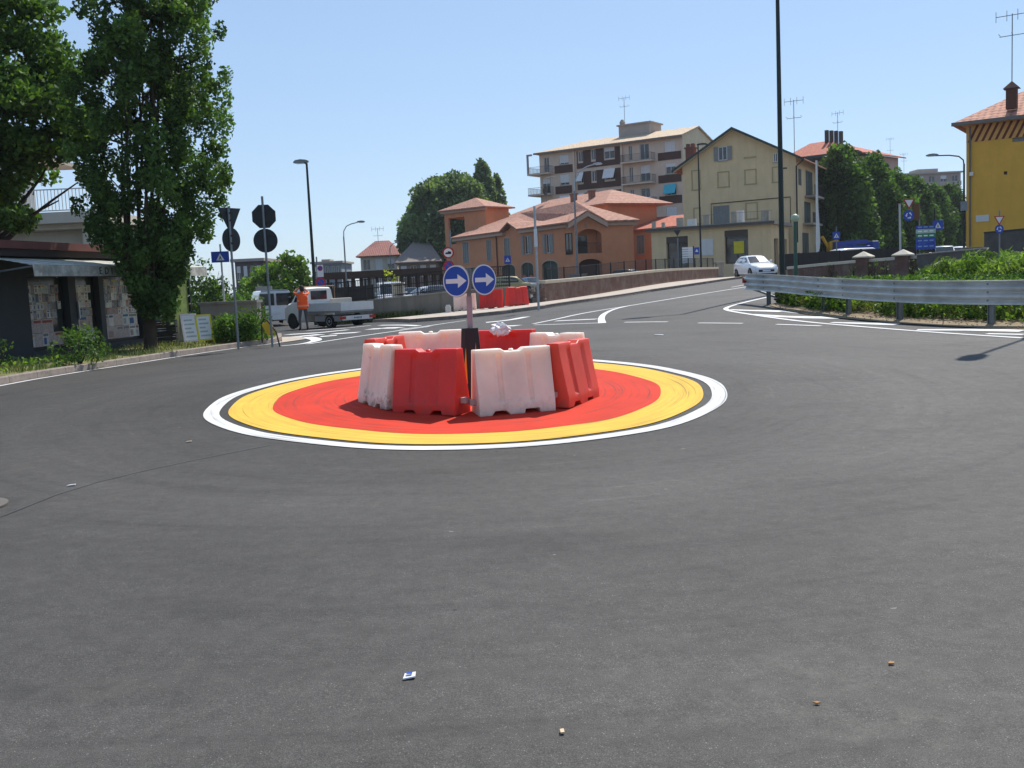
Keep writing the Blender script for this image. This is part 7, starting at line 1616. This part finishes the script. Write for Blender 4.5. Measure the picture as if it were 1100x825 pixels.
# --- columnar oak by the newsstand
tb = Vector((-10.05, 27.9, h(-10.05, 27.9) + .12)); t = thing('columnar_tree', 'tall dark columnar tree with several upright stems in front of the newsstand awning', 'tree', tb)
prof_z = [.9, 1.6, 2.2, 3.0, 3.6, 4.8, 6.1, 7.4, 8.7, 10.0, 11.2, 12.3]; prof_r = [.3, .5, .8, 1.2, 1.55, 1.85, 1.8, 1.75, 1.65, 1.45, 1.0, .3]
def crad(z): return float(np.interp(z, prof_z, prof_r))
stems = [([(0, 0, -.1), (.0, .02, .5), (.02, 0, 1.1)], .2, .16)]; tips = []
for k in range(11):
    a = k * 2.4; r = .25 + .75 * (k / 11); z1 = 7 + 4.5 * RNG.random(); p1 = (math.cos(a) * r * .75, math.sin(a) * r * .75, 2.6); p2 = (math.cos(a) * r * 1.1 + .07 * z1, math.sin(a) * r * 1.1, z1)
    stems.append(([(0, 0, .8)] + wiggle((math.cos(a) * .1, math.sin(a) * .1, 1.1), p1, 2, .03) + wiggle(p1, p2, 5, .08)[1:], .085, .015)); tips.append((p1, p2))
for k in range(26):
    p1, p2 = tips[k % 11]; f = RNG.uniform(.15, .8); b0 = Vector(p1).lerp(Vector(p2), f); a = RNG.uniform(0, 2 * PI); R = crad(b0.z + .9)
    stems.append((wiggle(b0, (math.cos(a) * R * .85, math.sin(a) * R * .85, b0.z + RNG.uniform(.7, 1.5)), 3, .05), .025, .008))
limb_tree(t, tb, stems)
cl = []
for k in range(420):
    z = 1.2 + 10.8 * RNG.random() ** 1.25; a = RNG.uniform(0, 2 * PI); R = crad(z) * (1 + .3 * math.sin(3 * a + 1.7 * z) * math.sin(1.9 * z + a) + (.18 if math.cos(a) > .3 and z < 5 else 0)); rr = R * math.sqrt(RNG.uniform(.12, 1.0)) * RNG.uniform(.82, 1.08)
    s = RNG.uniform(.17, .36); cl.append(((rr * math.cos(a) + .075 * z, rr * math.sin(a), z), (s, s, s * RNG.uniform(1.1, 1.9))))
pts, tt = clump_points(cl, 1700, .25); leaf_mesh('crown', pts, .08, M['leaf_dark'], t, 1.7, tint=tt)

# --- broad maple behind the newsstand
tb = Vector((-16.4, 31.0, h(-16, 31))); t = thing('broad_tree', 'broad leafy tree with a dark trunk behind the newsstand at the left edge', 'tree', tb)
stems = [(wiggle((0.35, 0, -.1), (.1, 0, 3.6), 4, .05), .26, .2)]
for k in range(14):
    a = RNG.uniform(0, 2 * PI); z = RNG.uniform(3.0, 4.5); r = RNG.uniform(1.6, 3.2); stems.append((wiggle((.1, 0, z - .5), (math.cos(a) * r, math.sin(a) * r, z + RNG.uniform(1.0, 6.0)), 4, .12), .11, .02))
limb_tree(t, tb, stems)
cl = []
for k in range(260):
    u = RNG.normal(size=3); u /= np.linalg.norm(u); rr = RNG.uniform(.45, 1.0) ** .6
    c = np.array((.6, 0, 7.9)) + u * rr * np.array((3.3, 3.2, 4.6))
    if c[2] < 3.9: c[2] = 3.9 + RNG.random() * .6
    if c[0] > 2.4 and c[2] > 9.2 and RNG.random() < .7: continue
    if c[0] > 1.2 and c[2] < 5.4: continue
    s = RNG.uniform(.35, .75); cl.append((c, (s * 1.2, s * 1.2, s * .7)))
for k in range(9): cl.append(((RNG.uniform(.2, 2.6), RNG.uniform(-2.6, -1.2), RNG.uniform(3.4, 4.3)), (.5, .5, .3)))
pts, tt = clump_points(cl, 640, .2); leaf_mesh('crown', pts, .15, M['leaf_mid'], t, 1.15, tint=tt)

def far_tree(name, label, px, Y, pyt, half_px, mat, shape='round', n=90, leaf=.45, dens=90, pyb=None, group=None, z_low=1.2):
    p = W(px, pyt, Y); g = h(p.x, p.y); t = thing(name, label, 'tree', (p.x, p.y, g), 0, group); H = p.z - g; R = half_px * Y / F
    limb_tree(t, None, [(wiggle((0, 0, -.2), (0, 0, H * .6), 4, .1), .28, .1)] + [(wiggle((0, 0, H * .2), (R * .6 * math.cos(a), R * .6 * math.sin(a), H * .6), 3, .1), .1, .03) for a in (0, 1.3, 2.6, 3.9, 5.2)])
    cl = []
    for k in range(n):
        if shape == 'round':
            u = RNG.normal(size=3); u /= np.linalg.norm(u); rr = RNG.uniform(.35, 1) ** .5; zc = (H + z_low) / 2; c = np.array((u[0] * R * rr, u[1] * R * rr, zc + u[2] * (H - z_low) / 2 * rr)); s = R * RNG.uniform(.16, .3)
        else:
            f = RNG.uniform(0, 1); z = z_low + (H - z_low) * f; rad = R * (np.interp(f, [0, .12, .35, .6, .85, 1], [.7, 1, 1.05, .92, .62, .2])); a = RNG.uniform(0, 2 * PI); q = rad * math.sqrt(RNG.uniform(.2, 1)); c = (q * math.cos(a), q * math.sin(a), z); s = R * RNG.uniform(.16, .3)
        cl.append((c, (s, s, s * (1.0 if shape == 'round' else 1.5))))
    pts, tt = clump_points(cl, dens, .25); leaf_mesh('crown', pts, leaf, mat, t, 1.5, tint=tt); return t
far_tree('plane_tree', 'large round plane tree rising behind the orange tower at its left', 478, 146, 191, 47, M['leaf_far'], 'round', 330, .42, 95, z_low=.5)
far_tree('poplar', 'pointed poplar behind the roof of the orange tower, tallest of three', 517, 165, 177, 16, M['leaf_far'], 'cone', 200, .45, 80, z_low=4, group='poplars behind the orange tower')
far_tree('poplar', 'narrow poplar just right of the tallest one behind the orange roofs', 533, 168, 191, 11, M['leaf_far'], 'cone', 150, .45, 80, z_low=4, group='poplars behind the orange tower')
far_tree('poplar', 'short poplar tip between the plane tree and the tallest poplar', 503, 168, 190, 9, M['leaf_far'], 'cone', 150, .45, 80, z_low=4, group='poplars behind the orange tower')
for px, Y, py, hp, lab in ((904, 106, 166, 34, 'big dark cone shaped tree right beside the gabled house'), (934, 114, 176, 34, 'dark cone shaped tree, second from the gabled house'), (957, 124, 190, 30, 'dark tree behind the roundabout sign, third from the gabled house'), (978, 134, 198, 27, 'dark tree above the direction board, fourth from the gabled house'), (1000, 146, 206, 26, 'greener tree right of the direction board in the dark row'), (1021, 152, 204, 22, 'tree nearest the ochre house in the dark row')):
    far_tree('hornbeam', lab, px, Y, py, hp, M['leaf_mid'], 'cone', 260, .3, 120, z_low=.9, group='dark street trees at the right')
far_tree('young_tree', 'bright green young tree behind the minibus and the sign poles', 306, 70, 274, 27, M['leaf_bright'], 'round', 110, .2, 170, z_low=1.0)
far_tree('young_tree', 'lower bright green bushy tree left of the taller one behind the minibus', 278, 72, 288, 22, M['leaf_bright'], 'round', 90, .2, 170, z_low=.6)
far_tree('ornamental_tree', 'small yellow green tree in front of the brown carport', 418, 78, 288, 9, M['leaf_yellow'], 'round', 40, .14, 170, z_low=1.4)
far_tree('garden_tree', 'green tree top between the apartment block and the orange annex', 690, 126, 226, 11, M['leaf_bright'], 'round', 60, .3, 90, z_low=5)
def bush(name, label, p, r, hh, mat, leaf, dens, n=26, group=None, cat='shrub', elong=1.8, drop=.0):
    t = thing(name, label, cat, p, 0, group)
    limb_tree(t, None, [(wiggle((0, 0, -.05), (r * .6 * math.cos(a), r * .6 * math.sin(a), hh * .75), 3, .04), .018, .006) for a in (.3, 1.5, 2.7, 3.9, 5.1)], name='stem')
    cl = []
    for k in range(n):
        a = RNG.uniform(0, 2 * PI); q = r * math.sqrt(RNG.uniform(.05, 1)) * .85; z = hh * RNG.uniform(.12, .85) * (1 - .35 * (q / r) ** 2); s = min(r, hh) * RNG.uniform(.18, .34); cl.append(((q * math.cos(a), q * math.sin(a), z), (s, s, s)))
    pts, tt = clump_points(cl, dens, .2); leaf_mesh('leaves', pts, leaf, mat, t, elong, tint=tt); return t
def gp_(px, py, up): p = G(px, py, up); return (p.x, p.y, p.z)
bush('shrub', 'rounded narrow leaved shrub on the verge between the two sign poles', gp_(258, 367, .12), .92, 1.0, M['leaf_mid'], .05, 900, 70, elong=3.2)
bush('shrub', 'dark shrub in front of the newsstand window', gp_(86, 391, .14), .66, .95, M['leaf_dark'], .05, 800, 45)
bush('shrub', 'pale green weedy shrub at the left edge beside the newsstand wall', gp_(2, 396, .14), .35, .8, M['leaf_bright'], .05, 700, 24)
q = at(236, 44); bush('hedge_bush', 'dark leafy bush behind the low wall and the crossing sign pole', q, 1.2, 2.9, M['leaf_mid'], .11, 300, 60)
q = at(215, 42); bush('hedge_bush', 'dark leafy bush right behind the end of the newsstand awning', q, 1.3, 3.6, M['leaf_dark'], .11, 300, 60)
q = at(262, 52); bush('hedge_bush', 'green bush above the left side of the minibus', q, 1.2, 2.4, M['leaf_mid'], .11, 260, 50)
for k, (px, Y, r, hh, lab) in enumerate(((1012, 33, .9, 1.05, 'low green bush above the rail, nearest the direction board'), (1036, 31.5, 1.1, 1.25, 'green bush above the rail in front of the utility cabinet'), (1066, 30.5, 1.15, 1.5, 'tall grassy bush above the rail below the second roundabout sign'), (1094, 29, 1.1, 1.4, 'green bush above the rail at the right edge'), (1128, 29, 1.2, 1.5, 'green bush just beyond the right edge of the picture'))):
    x, y, z = at(px, Y, .1); bush('bank_bush', lab, (x, y, z), r, hh * .75, (M['leaf_mid'], M['grass_lush'], M['leaf_bright'], M['grass_lush'], M['grass_lush'])[k], .05, 620, 70, 'bushes above the guard rail', elong=5.5)
for px, Y, lab in ((893, 48.2, 'ivy tuft on the brick wall, left of the two piers'), (917, 46.5, 'ivy tuft at the foot of the left brick pier'), (939, 45.6, 'ivy tuft between the two brick piers, nearer the left pier'), (951, 45.2, 'ivy tuft between the two brick piers, nearer the right pier'), (981, 43.5, 'ivy clump beside the lattice frame of the direction board')):
    x, y, z = at(px, Y, .15); bush('ivy', lab, (x, y, z), .3, .85, M['leaf_mid'], .06, 420, 16, 'ivy on the low brick wall', 'ivy', 1.3)
for (px, py, lab) in ((632, 311, 'small weed growing from the parapet wall below the pale lamp post'), (660, 309, 'small weed on the parapet wall right of the pale lamp post')):
    p = W(px, py, 47.6 + (px - 587) * .17); bush('wall_weed', lab, (p.x + .05, p.y - .3, h(p.x, p.y) + .45), .22, .45, M['leaf_mid'], .05, 400, 10, 'weeds on the parapet wall', 'weed')

# --- grass and weeds
def scatter(A, B, n, lo=0.0, hi=1.0, up=.12):
    A = resample_n(A, 80); B = resample_n(B, 80); i = RNG.uniform(0, 78.99, n); k = i.astype(int); f = (i - k)[:, None]; g = RNG.uniform(lo, hi, n)[:, None]
    p = (A[k] * (1 - f) + A[k + 1] * f) * (1 - g) + (B[k] * (1 - f) + B[k + 1] * f) * g
    return np.c_[p, hgt(p[:, 0], p[:, 1]) + up]
def patchy(P, scale, th, seed=0):
    v = np.sin(P[:, 0] * scale + seed) * np.sin(P[:, 1] * scale * 1.3 + seed * 2) + .6 * np.sin(P[:, 0] * scale * 2.7 + 1) * np.sin(P[:, 1] * scale * 2.1 + seed); return P[v + RNG.normal(0, .3, len(P)) > th]
P = patchy(scatter(VA + VN * .2, VIN, 15000, 0, .75), 1.7, .1); o = blade_mesh('verge_grass', P, RNG.uniform(.05, .22, len(P)), M['grass'], .008, .4); tag(o, kind='stuff')
P = patchy(scatter(VA[:30] + VN[:30] * .2, resample_n(VIN, 60)[:30], 5000, 0, .5), 2.3, .3, 2); o = leaf_mesh('verge_weeds', P + np.c_[np.zeros((len(P), 2)), RNG.uniform(0, .28, len(P))], .05, M['leaf_bright'], None, 1.8); tag(o, kind='stuff')
P = scatter(BKA, BKB, 60000, .06, .62, .1); P = patchy(P, 1.1, -.5, 1); d = np.hypot(P[:, 0] - 9, P[:, 1] - 24)
o = blade_mesh('bank_grass', P, RNG.uniform(.06, .32, len(P)), M['grass'], .010, .6); tag(o, kind='stuff')
P = patchy(scatter(BKA, BKB, 60000, .05, .5, .08), 1.6, -.35, 3); o = leaf_mesh('bank_weeds', P + np.c_[np.zeros((len(P), 2)), RNG.uniform(0, 1, len(P)) ** 1.5 * .55], .075, M['leaf_mid'], None, 1.7); tag(o, kind='stuff')
P = patchy(scatter(BKA, BKB, 30000, .04, .5, .08), 2.4, .1, 5); o = leaf_mesh('yellow_bank_weeds', P + np.c_[np.zeros((len(P), 2)), RNG.uniform(0, .45, len(P))], .06, M['leaf_bright'], None, 1.8); tag(o, kind='stuff')
P = scatter([(-8.5, 48.5), (-5, 47.5), (-2.2, 46.6)], [(-8.6, 48.9), (-5, 48.05), (-2.2, 47.1)], 5000, 0, 1, .05); P = patchy(P, 1.3, -.1); o = blade_mesh('wall_foot_grass', P, RNG.uniform(.1, .45, len(P)), M['grass'], .014, .4); tag(o, kind='stuff')
# loose stones on the earth bank
sp = scatter(BKA, BKB, 500, .0, .12, .02); mb = MB()
for q in sp: mb.box(tuple(q + np.array((0, 0, .02))), [RNG.uniform(.01, .028) for _ in range(3)], RNG.uniform(0, 3))
o = mb.build('gravel', pm('pale_gravel', '#9b8c78', .95, .3, 9)); tag(o, kind='stuff')

# ------------------------------------------------------------------ house behind the left trees
lh = Bldg('terrace_house', 'pale house with a white railed terrace behind the trees at the left edge', 'house', W(-90, 240, 46), W(112, 240, 46), -.1)
z1 = lh.p(60, 240)[1]; z2 = lh.p(60, 228)[1]
mb = MB(); facade(mb, 0, lh.w - .5, 0, z1, [(lh.w - 9, lh.w - 7.6, .9, z1 - .5), (lh.w - 5.5, lh.w - 1.2, .9, z1 - .25)], .9, y=.4); mb.poly([(lh.w - .5, .4, 0), (lh.w - .5, 8, 0), (lh.w - .5, 8, z1), (lh.w - .5, .4, z1)]); mb.build('wall', M['w_beige'], lh.e)
window(lh.e, (lh.w - 9, lh.w - 7.6, .9, z1 - .5), .2, y=.4)
MB().bx(-.2, lh.w, -.1, 8, z1, z2).build('terrace_slab', M['w_beige'], lh.e)
g = MB(); railing(g, ID, 0, lh.w - .05, 0, z2 + .05, z2 + 1.05, .16, .03, .05); g.build('terrace_railing', M['white_trim'], lh.e)
mb = MB(); facade(mb, 0, lh.w - 4.5, z2, z2 + 2.9, [(lh.w - 8, lh.w - 6.4, z2 + .1, z2 + 2.3)], .2, y=3.2); mb.build('upper_wall', M['white_trim'], lh.e); window(lh.e, (lh.w - 8, lh.w - 6.4, z2 + .1, z2 + 2.3), .2, y=3.2, shut=M['shutter_grey'])
MB().bx(-.4, lh.w - 4.1, 2.6, 8, z2 + 2.9, z2 + 3.1).build('roof', M['w_grey'], lh.e)

bpy.context.view_layer.update()
# ------------------------------------------------------------------ thin summer air
hz = NT('thin_haze'); hz.N.remove(hz.b); vol = hz.N.new('ShaderNodeVolumePrincipled'); vol.inputs['Color'].default_value = (.86, .92, 1, 1); vol.inputs['Density'].default_value = .00019; vol.inputs['Anisotropy'].default_value = .2
hz.L.new(vol.outputs[0], hz.out.inputs['Volume'])
zb = float(GZ.min()) - 1.0
o = MB().bx(-3000, 3000, -3000, 3000, zb, 45).build('haze', hz.m); tag(o, kind='stuff')
